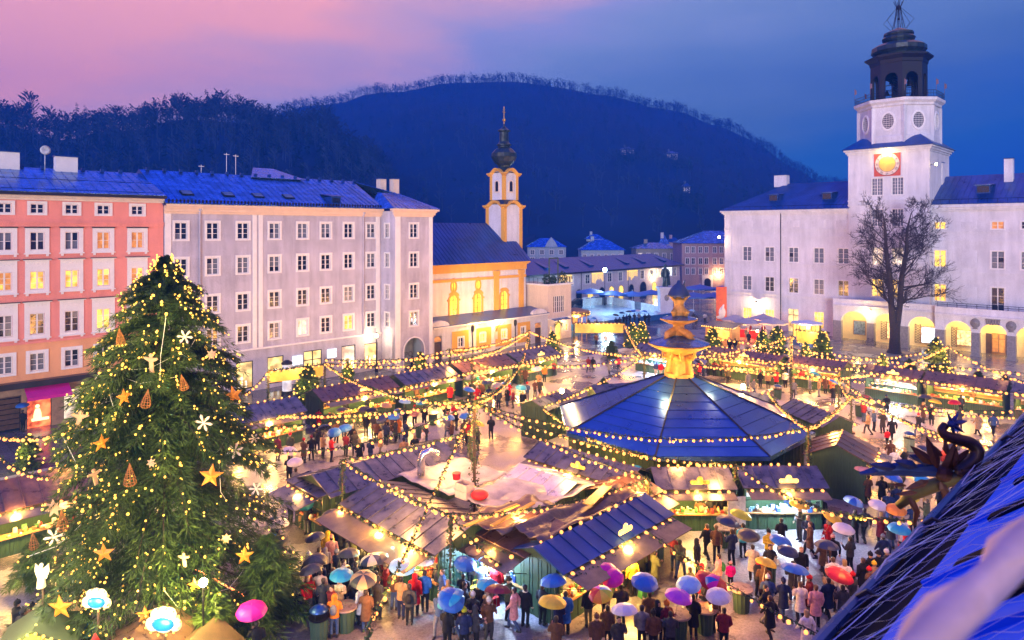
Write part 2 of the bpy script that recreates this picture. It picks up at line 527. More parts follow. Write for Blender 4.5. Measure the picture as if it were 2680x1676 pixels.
# ================================================================== GROUND
def ground_mat(name, c0, c1, rough0, rough1, scale, brick=None, bump=0.4):
 m, t, p = newmat(name)
 tc = N(t, 'ShaderNodeTexCoord')
 n1 = N(t, 'ShaderNodeTexNoise'); n1.inputs['Scale'].default_value = scale; n1.inputs['Detail'].default_value = 8.0; n1.inputs['Roughness'].default_value = 0.6
 n2 = N(t, 'ShaderNodeTexNoise'); n2.inputs['Scale'].default_value = 9.0; n2.inputs['Detail'].default_value = 5.0; n2.inputs['Roughness'].default_value = 0.7
 t.links.new(tc.outputs['Object'], n1.inputs['Vector'])
 t.links.new(tc.outputs['Object'], n2.inputs['Vector'])
 rp = N(t, 'ShaderNodeValToRGB')
 rp.color_ramp.elements[0].position = 0.40; rp.color_ramp.elements[0].color = (*c0, 1)
 rp.color_ramp.elements[1].position = 0.62; rp.color_ramp.elements[1].color = (*c1, 1)
 t.links.new(n1.outputs[0], rp.inputs[0])
 mx = N(t, 'ShaderNodeMix', data_type='RGBA', blend_type='MULTIPLY')
 mx.inputs[0].default_value = 0.75
 r2 = N(t, 'ShaderNodeValToRGB')
 r2.color_ramp.elements[0].position = 0.3; r2.color_ramp.elements[0].color = (0.40, 0.40, 0.40, 1)
 r2.color_ramp.elements[1].position = 0.7; r2.color_ramp.elements[1].color = (1.35, 1.35, 1.35, 1)
 t.links.new(n2.outputs[0], r2.inputs[0])
 t.links.new(rp.outputs[0], mx.inputs[6]); t.links.new(r2.outputs[0], mx.inputs[7])
 col = mx.outputs[2]
 hgt = n2.outputs[0]
 if brick:
  mp = N(t, 'ShaderNodeMapping'); mp.inputs['Rotation'].default_value = (0, 0, R(45))
  t.links.new(tc.outputs['Object'], mp.inputs['Vector'])
  br = N(t, 'ShaderNodeTexBrick')
  br.inputs['Scale'].default_value = 1.0
  br.inputs['Brick Width'].default_value = brick; br.inputs['Row Height'].default_value = brick * 0.6
  br.inputs['Mortar Size'].default_value = 0.012 * brick
  br.inputs['Color1'].default_value = (1, 1, 1, 1); br.inputs['Color2'].default_value = (0.72, 0.74, 0.78, 1); br.inputs['Mortar'].default_value = (0.3, 0.3, 0.3, 1)
  t.links.new(mp.outputs[0], br.inputs['Vector'])
  m2 = N(t, 'ShaderNodeMix', data_type='RGBA', blend_type='MULTIPLY'); m2.inputs[0].default_value = 1.0
  t.links.new(col, m2.inputs[6]); t.links.new(br.outputs[0], m2.inputs[7])
  col = m2.outputs[2]
 t.links.new(col, p.inputs['Base Color'])
 mr = N(t, 'ShaderNodeMapRange'); mr.inputs['From Min'].default_value = 0.4; mr.inputs['From Max'].default_value = 0.62
 mr.inputs['To Min'].default_value = rough0; mr.inputs['To Max'].default_value = rough1
 t.links.new(n1.outputs[0], mr.inputs['Value'])
 t.links.new(mr.outputs[0], p.inputs['Roughness'])
 bp = N(t, 'ShaderNodeBump'); bp.inputs['Strength'].default_value = bump; bp.inputs['Distance'].default_value = 0.03
 t.links.new(hgt, bp.inputs['Height']); t.links.new(bp.outputs[0], p.inputs['Normal'])
 MATS[name] = m
 return m
M_GRAVEL = ground_mat('slushy_gravel', (0.10, 0.088, 0.098), (0.34, 0.31, 0.36), 0.10, 0.70, 0.22)
M_PAVE = ground_mat('wet_paving', (0.10, 0.11, 0.13), (0.20, 0.20, 0.22), 0.06, 0.32, 0.12, brick=1.6, bump=0.12)
M_PAVEL = ground_mat('pale_wet_paving', (0.24, 0.21, 0.20), (0.36, 0.33, 0.32), 0.08, 0.35, 0.12, brick=1.4, bump=0.12)
M_LAND = ground_mat('winter_ground', (0.03, 0.035, 0.03), (0.06, 0.06, 0.05), 0.8, 0.95, 0.05)
mb = MB()
mb.quad((-3000, -300, 0), (3000, -300, 0), (3000, 3600, 0), (-3000, 3600, 0))
struct('ground', mb, M_LAND)
def abquad(a0, a1, b0, b1, z):
 mb = MB()
 mb.quad(W(a0, b0, z), W(a1, b0, z), W(a1, b1, z), W(a0, b1, z))
 return mb
struct('market_square', abquad(-110, 10, -40, 170, 0.006), M_PAVE)
struct('gravel_yard', abquad(-56, 6, -30, 78, 0.011), M_GRAVEL)
struct('palace_pavement', abquad(-66, 10, 80, 109, 0.016), M_PAVEL)
# ================================================================== LEFT ROW: grey house and coral house
AL = -67.95
def lx(px, b0):
 return LB(px, AL) - b0
def house_root(name, label, a, b, rot=45):
 return thing(name, label, 'building', W(a, b), R(rot))
# ---- grey lilac house
GB = 22.06
gr = house_root('apartment_house', 'grey lilac apartment house with blue sheet roof and a projecting end bay', AL, GB)
gcols = [lx(p, GB) for p in (473.6, 556.5, 636, 718.5, 791.8, 852.6, 912.2, 971)]
grow = [15.50, 12.05, 8.35, 5.10]
GW, GH = 1.12, 1.62
LEN, BAYP, BAYW = 24.05, 2.7, 5.5
def shops():
 out = []
 for (p0, p1, z0, z1, m) in ((618, 662, 0.3, 3.1, M_SHOPG), (700, 742, 0.4, 3.2, M_SHOPG), (795, 842, 0.0, 3.3, M_SHOPG), (894, 930, 0.5, 3.3, M_LITW), (954, 988, 0.5, 3.2, M_SHOPG)):
  x0, x1 = lx(p0, GB), lx(p1, GB)
  out.append(((x0 + x1) / 2, z0, x1 - x0, z1 - z0, m))
 return out
SH = shops()
mb = MB()
ops = [(x, z, GW, GH) for x in gcols for z in grow] + [s[:4] for s in SH]
wall(mb, 0, LEN, 0, 18.6, ops)
bayx = LEN + (LB(1083, AL + BAYP) - (GB + LEN))
bops = [(bayx, z, GW, GH) for z in grow]
wall(mb, LEN, LEN + BAYW, 4.3, 18.6, [o for o in bops], y=-BAYP)
# the bay's ground floor with its arched passage
ax, aw, ah = bayx + 0.05, 2.9, 2.2
pts = [(LEN, 0), (ax - aw / 2, 0)] + [(ax - aw / 2 * math.cos(t), ah + aw / 2 * math.sin(t)) for t in [math.pi * i / 14 for i in range(15)]] + [(ax + aw / 2, 0), (LEN + BAYW, 0), (LEN + BAYW, 4.3), (LEN, 4.3)]
mb.prism(pts, -BAYP, -BAYP + 0.5)
mb.quad((LEN, 0, 0), (LEN, -BAYP, 0), (LEN, -BAYP, 4.3), (LEN, 0, 4.3))
# side of the bay, facing the viewer
sm = MB()
wall(sm, 0, BAYP, 4.3, 18.6, [(BAYP * 0.45, z, 0.85, GH) for z in grow])
for (q, f) in ((sm.v, sm.f),):
 o = len(mb.v)
 mb.v.extend([(LEN + v[1], -v[0], v[2]) for v in q]); mb.f.extend([tuple(i + o for i in fc[::-1]) for fc in f]); mb.m.extend([0] * len(f))
mb.quad((LEN + BAYW, -BAYP, 0), (LEN + BAYW, 12, 0), (LEN + BAYW, 12, 18.6), (LEN + BAYW, -BAYP, 18.6))
mb.quad((0, 14, 0), (0, 0, 0), (0, 0, 18.6), (0, 14, 18.6))
mb.quad((LEN + BAYW, 14, 0), (0, 14, 0), (0, 14, 18.6), (LEN + BAYW, 14, 18.6))
mb.build('wall', M_LILAC, gr)
mb = MB()          # passage inside
mb.box(ax - aw / 2 - 0.2, -BAYP + 2.2, 0, ax + aw / 2 + 0.2, -BAYP + 2.4, 4.1)
mb.box(ax - aw / 2 - 0.2, -BAYP + 0.5, 0, ax - aw / 2, -BAYP + 2.2, 4.1); mb.box(ax + aw / 2, -BAYP + 0.5, 0, ax + aw / 2 + 0.2, -BAYP + 2.2, 4.1)
mb.build('passage', plaster('passage_plaster', (0.42, 0.52, 0.58), 0.15), gr)
mb = MB()
arcp = [(ax - (aw / 2 + q) * math.cos(t), ah + (aw / 2 + q) * math.sin(t)) for q, ts in ((0.16, range(15)), (0.0, range(14, -1, -1))) for t in [math.pi * i / 14 for i in ts]]
for i in range(14):
 t0, t1 = math.pi * i / 14, math.pi * (i + 1) / 14
 f = lambda r, t: (ax - r * math.cos(t), ah + r * math.sin(t))
 mb.prism([f(aw / 2, t0), f(aw / 2 + 0.16, t0), f(aw / 2 + 0.16, t1), f(aw / 2, t1)], -BAYP - 0.06, -BAYP + 0.02)
mb.box(ax - aw / 2 - 0.16, -BAYP - 0.06, 0, ax - aw / 2, -BAYP, ah); mb.box(ax + aw / 2, -BAYP - 0.06, 0, ax + aw / 2 + 0.16, -BAYP, ah)
mb.build('arch_moulding', M_WHITE, gr)
# white pilaster strips, cornices
def strip(x, w, y=0.0, z0=4.35, z1=18.0):
 b = MB(); b.box(x - w / 2, y - 0.08, z0, x + w / 2, y, z1); b.build('pilaster_strip', M_WHITE, gr)
p1x = lx(674, GB)
for x, w in ((0.35, 0.55), (p1x - 0.32, 0.42), (p1x + 0.32, 0.42), (LEN - 0.5, 0.5)):
 strip(x, w)
strip(LEN + 0.42, 0.7, -BAYP, 0.0); strip(LEN + BAYW - 0.25, 0.5, -BAYP, 0.0)
mb = MB()
mb.box(0, -0.16, 4.18, LEN - 0.003, 0, 4.34)
mb.build('string_course', M_WHITE, gr)
mb = MB()
def corn(x0, x1, y, ends=(0, 0)):
 for dz0, dz1, pr in ((17.95, 18.15, 0.12), (18.153, 18.45, 0.28), (18.453, 18.62, 0.42), (18.623, 18.85, 0.62)):
  mb.box(x0 - ends[0] * pr, y - pr, dz0, x1 + ends[1] * pr, y, dz1)
corn(0, LEN - 0.02, 0)
corn(LEN, LEN + BAYW, -BAYP, (1, 1))
mb.build('cornice', mat('peach_cornice', (0.80, 0.60, 0.44), 0.7, var=0.1), gr)
dark3 = mixpanes(M_GLASS, M_GLASS, M_GLASS, M_GLASSB)
for ci, x in enumerate(gcols):
 for ri, z in enumerate(grow):
  pn = dark3
  if (ci, ri) == (2, 0): pn = mixpanes(M_LITC, M_GLASSB, M_GLASS)
  elif (ci, ri) == (6, 3): pn = mixpanes(M_LITDIM, M_LIT, M_GLASS)
  elif (ci, ri) == (4, 3): pn = mixpanes(M_GLASSB, M_LITW, M_GLASSB)
  elif ri >= 2: pn = mixpanes(M_GLASS, M_GLASS, M_GLASS, M_GLASS, M_GLASSB)
  add_window(gr, x, z, GW, GH, 2, 3, 0.22, 'plain', pn)
for z in grow:
 add_window(gr, bayx, z, GW, GH, 2, 3, 0.2, 'plain', dark3, y=-BAYP)
 add_window(gr, LEN, z, 0.85, GH, 2, 3, 0.14, 'plain', dark3, y=-BAYP * 0.45, rz=R(-90))
for (x, z, w, h, m) in SH:
 mb = MB()
 mb.box(-w / 2, 0.16, 0, w / 2, 0.18, h, 1)
 for s in (-1, 1):
  mb.box(s * w / 2 - 0.05, 0.02, 0, s * w / 2 + 0.05, 0.14, h)
 mb.box(-w / 2, 0.02, h - 0.1, w / 2, 0.14, h)
 mb.box(-w / 2, 0.02, 0, w / 2, 0.14, 0.1)
 if w > 2.5 or z == 0:
  mb.box(-0.04, 0.03, 0, 0.04, 0.13, h); mb.box(-w / 2, 0.04, h * 0.68, w / 2, 0.12, h * 0.68 + 0.08)
 so = mb.build('shop_window', [M_BLACKIRON, m], gr, loc=(x, 0, z))
 ib = MB()
 for k in range(7):
  q = rnd.uniform(-w / 2 + 0.2, w / 2 - 0.4)
  zb = rnd.choice((0.12, 0.12, 0.9))
  ib.box(q, 0.149, zb, q + rnd.uniform(0.15, 0.5), 0.158, zb + rnd.uniform(0.3, 1.2), k % 2)
 ib.build('display', [emat('display_shade', (0.7, 0.42, 0.12), 0.45), emat('display_white', (1, 0.95, 0.8), 0.9)], so)
for p, zz in ((778, 2.0), (868, 2.2)):
 x = lx(p, GB)
 b2 = MB(); b2.box(-0.55, -0.14, 0, 0.55, -0.005, 0.95)
 b2.build('lit_sign', emat('pale_blue_sign', (0.75, 0.9, 1.0), 0.8, tex=0.5, tscale=4.0), gr, loc=(x, 0, zz))
# letters beside the passage, as on the glass there
def text_obj(txt, size, m, parent, loc, rot, name='lettering', depth=0.01, align='CENTER'):
 cu = bpy.data.curves.new(name, 'FONT')
 cu.body = txt; cu.size = size; cu.extrude = depth; cu.align_x = align
 t_o = bpy.data.objects.new('tmp_text', cu)
 COL.objects.link(t_o)
 bpy.context.view_layer.update()
 me = bpy.data.meshes.new_from_object(t_o.evaluated_get(bpy.context.evaluated_depsgraph_get()))
 bpy.data.objects.remove(t_o)
 me.materials.clear(); me.materials.append(m)
 return inst(me, name, parent, loc, rot=rot)
text_obj('EXPO', 0.85, mat('grey_letters', (0.16, 0.17, 0.20), 0.5), gr, (ax + 0.35, -BAYP + 2.19, 1.05), (R(90), 0, 0))
# downpipes
def downpipe(parent, x, y, z0, z1, m=None, head=False):
 b = MB(); b.tube([(x, y, z0), (x, y, z1)], 0.07, 6)
 if head:
  b.lathe([(0.10, z1 - 0.3), (0.24, z1), (0.24, z1 + 0.45), (0.10, z1 + 0.6)], 8, (x, y))
 b.build('downpipe', m or M_LILAC, parent)
downpipe(gr, lx(522, GB), -0.12, 4.4, 18.3, head=True)
downpipe(gr, lx(950, GB), -0.12, 4.4, 18.3, head=True)
# roof
RZ = 22.5
rf = inst(None, 'roof', gr)
panel_roof(rf, (-0.1, -0.75, 18.9), (LEN - 0.5, -0.75, 18.9), (LEN - 0.5 , 7, RZ), (-0.1, 7, RZ), 36, M_SHEET)
panel_roof(rf, (LEN - 0.5, -0.75, 18.9), (LEN + 0.05, -0.75, 18.9), (LEN + 0.5, 7, RZ), (LEN - 0.5, 7, RZ), 1, M_SHEET)
panel_roof(rf, (LEN - 0.6, -BAYP - 0.65, 18.9), (LEN + BAYW + 0.65, -BAYP - 0.65, 18.9), (LEN + BAYW * 0.5 + 1.2, 2.2, 20.9), (LEN + BAYW * 0.5 - 1.2, 2.2, 20.9), 10, M_SHEET)
panel_roof(rf, (LEN - 0.6, 1.5, 18.9), (LEN - 0.6, -BAYP - 0.65, 18.9), (LEN + BAYW * 0.5 - 1.2, 2.2, 20.9), (LEN + BAYW * 0.5 - 1.2, 3.0, 21.0), 5, M_SHEET)
panel_roof(rf, (LEN + BAYW + 0.65, -BAYP - 0.65, 18.9), (LEN + BAYW + 0.65, 14, 18.9), (LEN + 0.5, 7, RZ), (LEN + BAYW * 0.5 + 1.2, 2.2, 20.9), 12, M_SHEET)
panel_roof(rf, (LEN + BAYW + 0.65, 14.5, 18.9), (-0.1, 14.5, 18.9), (-0.1, 7, RZ), (LEN + 0.5, 7, RZ), 12, M_SHEET)
mb = MB(); mb.prism([(-0.75, 18.7), (14.5, 18.7), (7, RZ - 0.05)], 0, 0.1)
o_ = mb.build('gable', M_SHEETD, rf); o_.matrix_local = Matrix(((0, 1, 0, -0.12), (1, 0, 0, 0), (0, 0, 1, 0), (0, 0, 0, 1)))
# raised roof part of the house behind, seen over the ridge
mb = MB(); mb.slab((11, 6, 22.3), (17.5, 6, 22.3), (15.5, 10, 23.7), (13, 10, 23.7), 0.1); mb.build('raised_ridge', M_SHEET, rf)
def skylight(parent, x, y, z, w=1.1, l=1.0, slope=None, lit=False):
 sl = slope if slope is not None else math.atan2(RZ - 18.9, 7.75)
 b = MB(); b.box(-w / 2, -l / 2, 0.03, w / 2, l / 2, 0.12); b.box(-w / 2 + 0.1, -l / 2 + 0.1, 0.121, w / 2 - 0.1, l / 2 - 0.1, 0.13, 1)
 return inst(b.mesh('skylight', [M_BLACKIRON, M_GLASSB]), 'skylight', parent, (x, y, z), rot=(sl, 0, 0))
for p in (470, 582, 663, 745):
 x = lx(p, GB) + 1.2
 skylight(rf, x, 1.6, 18.9 + (1.6 + 0.75) * (RZ - 18.9) / 7.75)
mb = MB()          # small dormer
xd = lx(875, GB) + 0.4
mb.box(xd - 0.6, 0.3, 19.2, xd + 0.6, 2.6, 20.15); mb.box(xd - 0.45, 0.27, 19.45, xd + 0.45, 0.297, 20.0, 1)
mb.slab((xd - 0.75, 0.1, 20.2), (xd + 0.75, 0.1, 20.2), (xd + 0.75, 3.4, 20.6), (xd - 0.75, 3.4, 20.6), 0.06)
mb.build('dormer', [M_SHEETD, M_GLASS], rf)
def chimney(parent, x, y, z0, z1, w, d, m=None):
 b = MB(); b.box(x - w / 2, y - d / 2, z0, x + w / 2, y + d / 2, z1); b.box(x - w / 2 - 0.08, y - d / 2 - 0.08, z1 + 0.002, x + w / 2 + 0.08, y + d / 2 + 0.08, z1 + 0.1, 1)
 b.build('chimney', [m or M_CREAM, M_SHEETD], parent)
chimney(rf, LB(998, AL - 6) - GB, 6, 20.0, 22.9, 0.9, 0.9, M_CREAM)
chimney(rf, LB(1032, AL - 6) - GB, 6, 20.0, 23.0, 0.9, 0.9, M_CREAM)
mb = MB()          # snow guard rail along the eave and ridge hooks
for i in range(70):
 x = 0.2 + i * (LEN / 70)
 mb.box(x, -0.5, 19.02, x + 0.16, -0.44, 19.30)
mb.box(0, -0.47, 19.16, LEN, -0.45, 19.2)
mb.build('snow_guard', M_BLACKIRON, rf)
for i in range(16):
 b = MB(); b.box(0.5 + i * 1.6, 6.6, RZ - 0.1, 0.8 + i * 1.6, 6.9, RZ + 0.22); b.build('ridge_vent', M_SHEETD, rf)
for p, h in ((522, 2.0), (588, 5.0), (612, 4.8)):
 b = MB(); x = LB(p, AL - 9) - GB
 b.tube([(x, 8.5, 21.5), (x, 8.5, RZ + h * 0.5)], 0.03, 5); b.box(x - 0.3, 8.45, RZ + h * 0.5 - 0.2, x + 0.3, 8.5, RZ + h * 0.5 - 0.14)
 b.build('antenna', M_WHITE, rf)
# ---- coral house
PB = 2.0
pk = house_root('coral_house', 'coral pink house with white window surrounds and shop with magenta awning', AL, PB)
PL = GB - PB - 0.05
pcols = [lx(p, PB) for p in (11.6, 97.5, 188, 270.7, 359.6)]
step = pcols[1] - pcols[0]
pcols = [pcols[0] - step * 1.05, pcols[0] - 2.1 * step] + pcols
pcols = [p for p in pcols if p > 0.7]
PR = [(17.80, 0.95, 0.80, 2, 2, 0.22, 'plain'), (14.75, 1.0, 1.5, 2, 2, 0.34, 'sill'), (11.5, 1.0, 1.5, 2, 3, 0.34, 'frieze'), (7.75, 1.05, 1.75, 2, 3, 0.36, 'frieze'), (4.75, 1.05, 1.45, 2, 3, 0.26, 'plain')]
mb = MB()
ops = [(x, r[0], r[1], r[2]) for x in pcols for r in PR]
wall(mb, 0, PL, 7.15, 19.3, [o for o in ops if o[1] > 7.2])
wall(mb, 0, PL, 4.0, 7.15, [o for o in ops if o[1] < 7.2], mi=1)
sx0, sx1 = lx(70, PB), lx(136, PB)
sh_ops = [((sx0 + sx1) / 2, 0.0, sx1 - sx0, 2.75), (lx(200, PB), 0.3, 1.9, 2.6), (lx(5, PB), 0.0, 2.6, 2.9), (lx(300, PB), 0.3, 2.2, 2.6)]
wall(mb, 0, PL, 0, 4.0, sh_ops, reveal=0.4, mi=2)
mb.quad((PL, 14, 0), (0, 14, 0), (0, 14, 19), (PL, 14, 19)); mb.quad((0, 14, 0), (0, 0, 0), (0, 0, 19), (0, 14, 19))
mb.build('wall', [M_PINK, M_ORANGE, mat('shop_sandstone', (0.40, 0.26, 0.15), 0.7, var=0.4)], pk)
for ci, x in enumerate(pcols):
 for ri, (z, w, h, c, r, sw, st) in enumerate(PR):
  pn = M_GLASS
  if ri == 2: pn = mixpanes(M_LIT, M_LIT, M_LITB, M_LITDIM)
  if ri == 3: pn = M_LITB if ci == len(pcols) - 2 else mixpanes(M_GLASS, M_GLASS, M_GLASSB)
  if ri == 1: pn = mixpanes(M_LIT, M_LITB, M_LITDIM) if ci == len(pcols) - 2 else (M_LITDIM if ci == len(pcols) - 1 else mixpanes(M_GLASS, M_GLASSB))
  if ri == 4: pn = mixpanes(M_GLASS, M_GLASSB, M_GLASS)
  add_window(pk, x, z, w, h, c, r, sw, st, pn)
mb = MB()
mb.box(0, -0.2, 16.98, PL, 0, 17.12); mb.box(0, -0.12, 16.72, PL, 0, 16.977)
mb.box(0, -0.14, 7.05, PL, 0, 7.25)
mb.build('string_course', M_PINK, pk)
mb = MB()
for z0, z1, p in ((18.9, 19.1, 0.2), (19.103, 19.3, 0.38)):
 mb.box(0, -p, z0, PL, 0, z1)
mb.build('cornice', M_CREAM, pk)
mb = MB(); mb.box(0, -0.7, 19.303, PL + 0.1, 0, 19.55); mb.build('gutter', M_GUTTER, pk); mb = MB(); mb.box(0, -0.75, 3.55, PL, -0.005, 4.05); mb.build('dark_fascia', M_GUTTER, pk)
mb = MB()
x0, x1 = lx(62, PB), lx(178, PB)
mb.slab((x0, -1.5, 2.85), (x1, -1.5, 2.85), (x1, -0.1, 3.5), (x0, -0.1, 3.5), 0.04)
mb.box(x0, -1.51, 2.6, x1, -1.47, 2.85)
mb.build('awning', mat('magenta_canvas', (0.65, 0.01, 0.28), 0.6, var=0.15), pk)
for k, (x, z, w, h) in enumerate(sh_ops):
 b = MB(); b.box(-w / 2, 0.3, 0, w / 2, 0.32, h, 1)
 for s in (-1, 1):
  b.box(s * w / 2 - 0.06, 0.1, 0, s * w / 2 + 0.06, 0.28, h)
 b.box(-w / 2, 0.1, h - 0.12, w / 2, 0.28, h)
 if k == 2:
  for j in range(6):
   b.box(-w / 2 + 0.1, 0.24, 0.2 + j * 0.42, w / 2 - 0.1, 0.295, 0.55 + j * 0.42)
 m_ = [emat('red_shop_light', (1.0, 0.16, 0.05), 1.1, tex=0.8, tscale=1.6), M_LITW, M_GLASS, M_LITW][k]
 so = b.build('shop_window', [M_WOODD, m_], pk, loc=(x, 0, z))
 if k == 0:
  ib = MB(); ib.sphere((-0.1, 0.2, 1.75), 0.16); ib.lathe([(0.3, 0.75), (0.26, 1.2), (0.16, 1.55)], 8, (-0.1, 0.2), sy=0.3); ib.box(-0.5, 0.12, 0.55, 0.7, 0.28, 0.75)
  ib.build('display', emat('display_bust', (1, 0.75, 0.35), 1.3), so)
rf = inst(None, 'roof', pk)
panel_roof(rf, (0, -0.7, 19.58), (PL + 0.05, -0.7, 19.58), (PL + 0.05, 7, 22.1), (0, 7, 22.1), 26, M_SHEET)
panel_roof(rf, (PL + 0.05, 14.7, 19.58), (0, 14.7, 19.58), (0, 7, 22.1), (PL + 0.05, 7, 22.1), 10, M_SHEET)
for p in (-60, 36):
 pass
xc = LB(38, AL - 6.5) - PB
chimney(rf, xc - 2.0, 6.5, 21.2, 23.3, 4.6, 1.0, M_WHITE)
chimney(rf, LB(172, AL - 6.5) - PB, 6.5, 21.2, 23.2, 1.75, 0.9, M_WHITE)
mb = MB()          # satellite dish
xs = LB(117, AL - 6.5) - PB
mb.tube([(xs, 6.4, 21.5), (xs, 6.4, 23.5)], 0.04, 6)
o_ = len(mb.v)
mb.lathe([(0.02, 0.0), (0.25, 0.04), (0.42, 0.12), (0.43, 0.13), (0.24, 0.07), (0.02, 0.03)], 14, cap=False)
for i in range(o_, len(mb.v)):
 x, y, z = mb.v[i]
 mb.v[i] = (xs + x, 6.3 - z, 23.7 + y)
mb.build('satellite_dish', mat('dish_paint', (0.5, 0.55, 0.62), 0.4), rf, smooth=True)
for i in range(12):
 b = MB(); b.box(0.5 + i * 1.6, 6.6, 22.0, 0.8 + i * 1.6, 6.9, 22.3); b.build('ridge_vent', M_SHEETD, rf)
mb = MB()
for zz, yy in ((19.85, 0.1), (20.9, 3.3)):
 mb.tube([(0, yy, zz), (PL, yy, zz)], 0.025, 4)
mb.build('snow_guard', M_BLACKIRON, rf)
# ================================================================== CHURCH
AC = -71.0
CB0 = 52.2
ch = house_root('church', 'ochre and white church with glowing arched windows and onion domed tower', AC, CB0)
def cx_(px, a=AC):
 return LB(px, a) - CB0
CLEN = cx_(1376)
CE = 11.3
mb = MB()
wx = [cx_(1187), cx_(1251), cx_(1319)]
wall(mb, -6, CLEN, 0, CE, [(x, 4.9, 1.3, 2.6) for x in wx] + [(x, 8.05, 0.9, 1.3) for x in wx[:2]])
for x in wx:      # arch heads: fill the square opening's corners
 pass
mb.quad((CLEN, 0, 0), (CLEN, 14, 0), (CLEN, 14, CE), (CLEN, 0, CE)); mb.quad((-6, 14, 0), (-6, 0, 0), (-6, 0, CE), (-6, 14, CE))
mb.build('wall', M_STUCCO, ch)
mb = MB()
mb.box(-6, -0.12, 10.55, CLEN + 0.1, 0, CE)
mb.box(-6, -0.1, 9.35, CLEN, 0, 9.75)
for z0, z1, p in ((CE + 0.003, CE + 0.2, 0.3), (CE + 0.203, CE + 0.42, 0.5)):
 mb.box(-6, -p, z0, CLEN + p, 0, z1)
for px in (1298, 1363):
 x = cx_(px)
 mb.box(x - 0.45, -0.2, 3.4, x + 0.45, -0.005, 9.9); mb.box(x - 0.6, -0.26, 9.9, x + 0.6, -0.005, 10.5)
mb.build('ochre_trim', M_OCHRE, ch)
for k, x in enumerate(wx):
 b = MB()
 w, h, r = 1.3, 1.95, 0.65
 n = 12
 arc = [(-r * math.cos(math.pi * i / n), h + r * math.sin(math.pi * i / n)) for i in range(n + 1)]
 b.prism([(-w / 2, 0)] + arc + [(w / 2, 0)], 0.10, 0.13, 1)
 for i in range(n):
  t0, t1 = math.pi * i / n, math.pi * (i + 1) / n
  f = lambda rr, t: (-rr * math.cos(t), h + rr * math.sin(t))
  b.prism([f(r, t0), f(r + 0.3, t0), f(r + 0.3, t1), f(r, t1)], -0.1, 0.02)
  b.prism([f(r + 0.3, t0), f(r + 0.55 , t0), f(r + 0.55, t1), f(r + 0.3, t1)], -0.06, 0.02) if abs(t0 - math.pi / 2) < 0.9 else None
 # spandrels inside the square hole
 b.prism([(-w / 2, h)] + [p for p in arc if p[0] <= 0.01] + [(-w / 2, 2.6)], 0.0, 0.1, 2)
 b.prism([(w / 2, 2.6)] + [p for p in arc if p[0] >= -0.01] + [(w / 2, h)], 0.0, 0.1, 2)
 b.box(-w / 2 - 0.3, -0.1, -0.1, -w / 2, 0.0, h); b.box(w / 2, -0.1, -0.1, w / 2 + 0.3, 0.0, h)
 b.box(-w / 2 - 0.45, -0.14, h - 0.1, -w / 2 - 0.303, 0.0, h + 0.15); b.box(w / 2 + 0.303, -0.14, h - 0.1, w / 2 + 0.45, 0.0, h + 0.15)
 for zz in (0.65, 1.3, 1.95):
  b.box(-w / 2, 0.07, zz, w / 2, 0.095, zz + 0.04, 3)
 b.box(-0.03, 0.065, 0, 0.03, 0.094, h + r - 0.02, 3)
 b.build('window', [M_OCHRE, emat('church_glow', (1.0, 0.60, 0.04), 0.95, tex=0.6, tscale=0.9), M_STUCCO, M_BLACKIRON], ch, loc=(x, 0, 4.9))
 b = MB()
 if k < 2:
  o_ = len(b.v)
  b.lathe([(0.62, -0.05), (0.62, 0.08), (0.40, 0.08), (0.40, -0.02)], 16, cap=False)
  b.lathe([(0.41, -0.06), (0.41, -0.04)], 16, mi=1)
  for i in range(len(b.v)):
   vx, vy, vz = b.v[i]; b.v[i] = (vx * 0.95, -vz, vy * 1.5)
  b.box(-0.03, -0.0, -0.6, 0.03, 0.03, 0.6, 2)
  b.prism([(-0.45, 0.65), (0.45, 0.65), (0.6, 0.95), (0, 1.15), (-0.6, 0.95)], -0.08, 0.0)
  b.prism([(-0.3, -0.6), (0.3, -0.6), (0.15, -1.0), (-0.15, -1.0)], -0.08, 0.0)
  b.build('oval_window', [M_OCHRE, MATS['church_glow'], M_BLACKIRON], ch, loc=(x, 0, 8.7))
 else:
  for q in range(2):
   b.prism([(-0.55 + q * 0.08, -0.7), (0.55 - q * 0.08, -0.7), (0.6 - q * 0.08, 0.5), (0.25, 0.8 - q * 0.08), (-0.25, 0.8 - q * 0.08), (-0.6 + q * 0.08, 0.5)], -0.05 - q * 0.02, 0.0, q)
  b.build('blind_panel', [M_CREAM, M_STUCCO], ch, loc=(x, 0, 8.7))
rf = inst(None, 'roof', ch)
RC = 17.4
xr = cx_(1279, AC - 7)
panel_roof(rf, (-7, -0.6, CE + 0.45), (CLEN + 0.7, -0.6, CE + 0.45), (xr + 2.8, 7, RC), (-7, 7, RC), 44, M_SHEETD, rib=0.07)
panel_roof(rf, (CLEN + 0.7, -0.6, CE + 0.45), (CLEN + 0.7, 14.6, CE + 0.45), (xr + 2.8, 7, RC), (xr + 2.8, 7, RC), 12, M_SHEETD)
panel_roof(rf, (CLEN + 0.7, 14.6, CE + 0.45), (-7, 14.6, CE + 0.45), (-7, 7, RC), (xr + 2.8, 7, RC), 12, M_SHEETD)
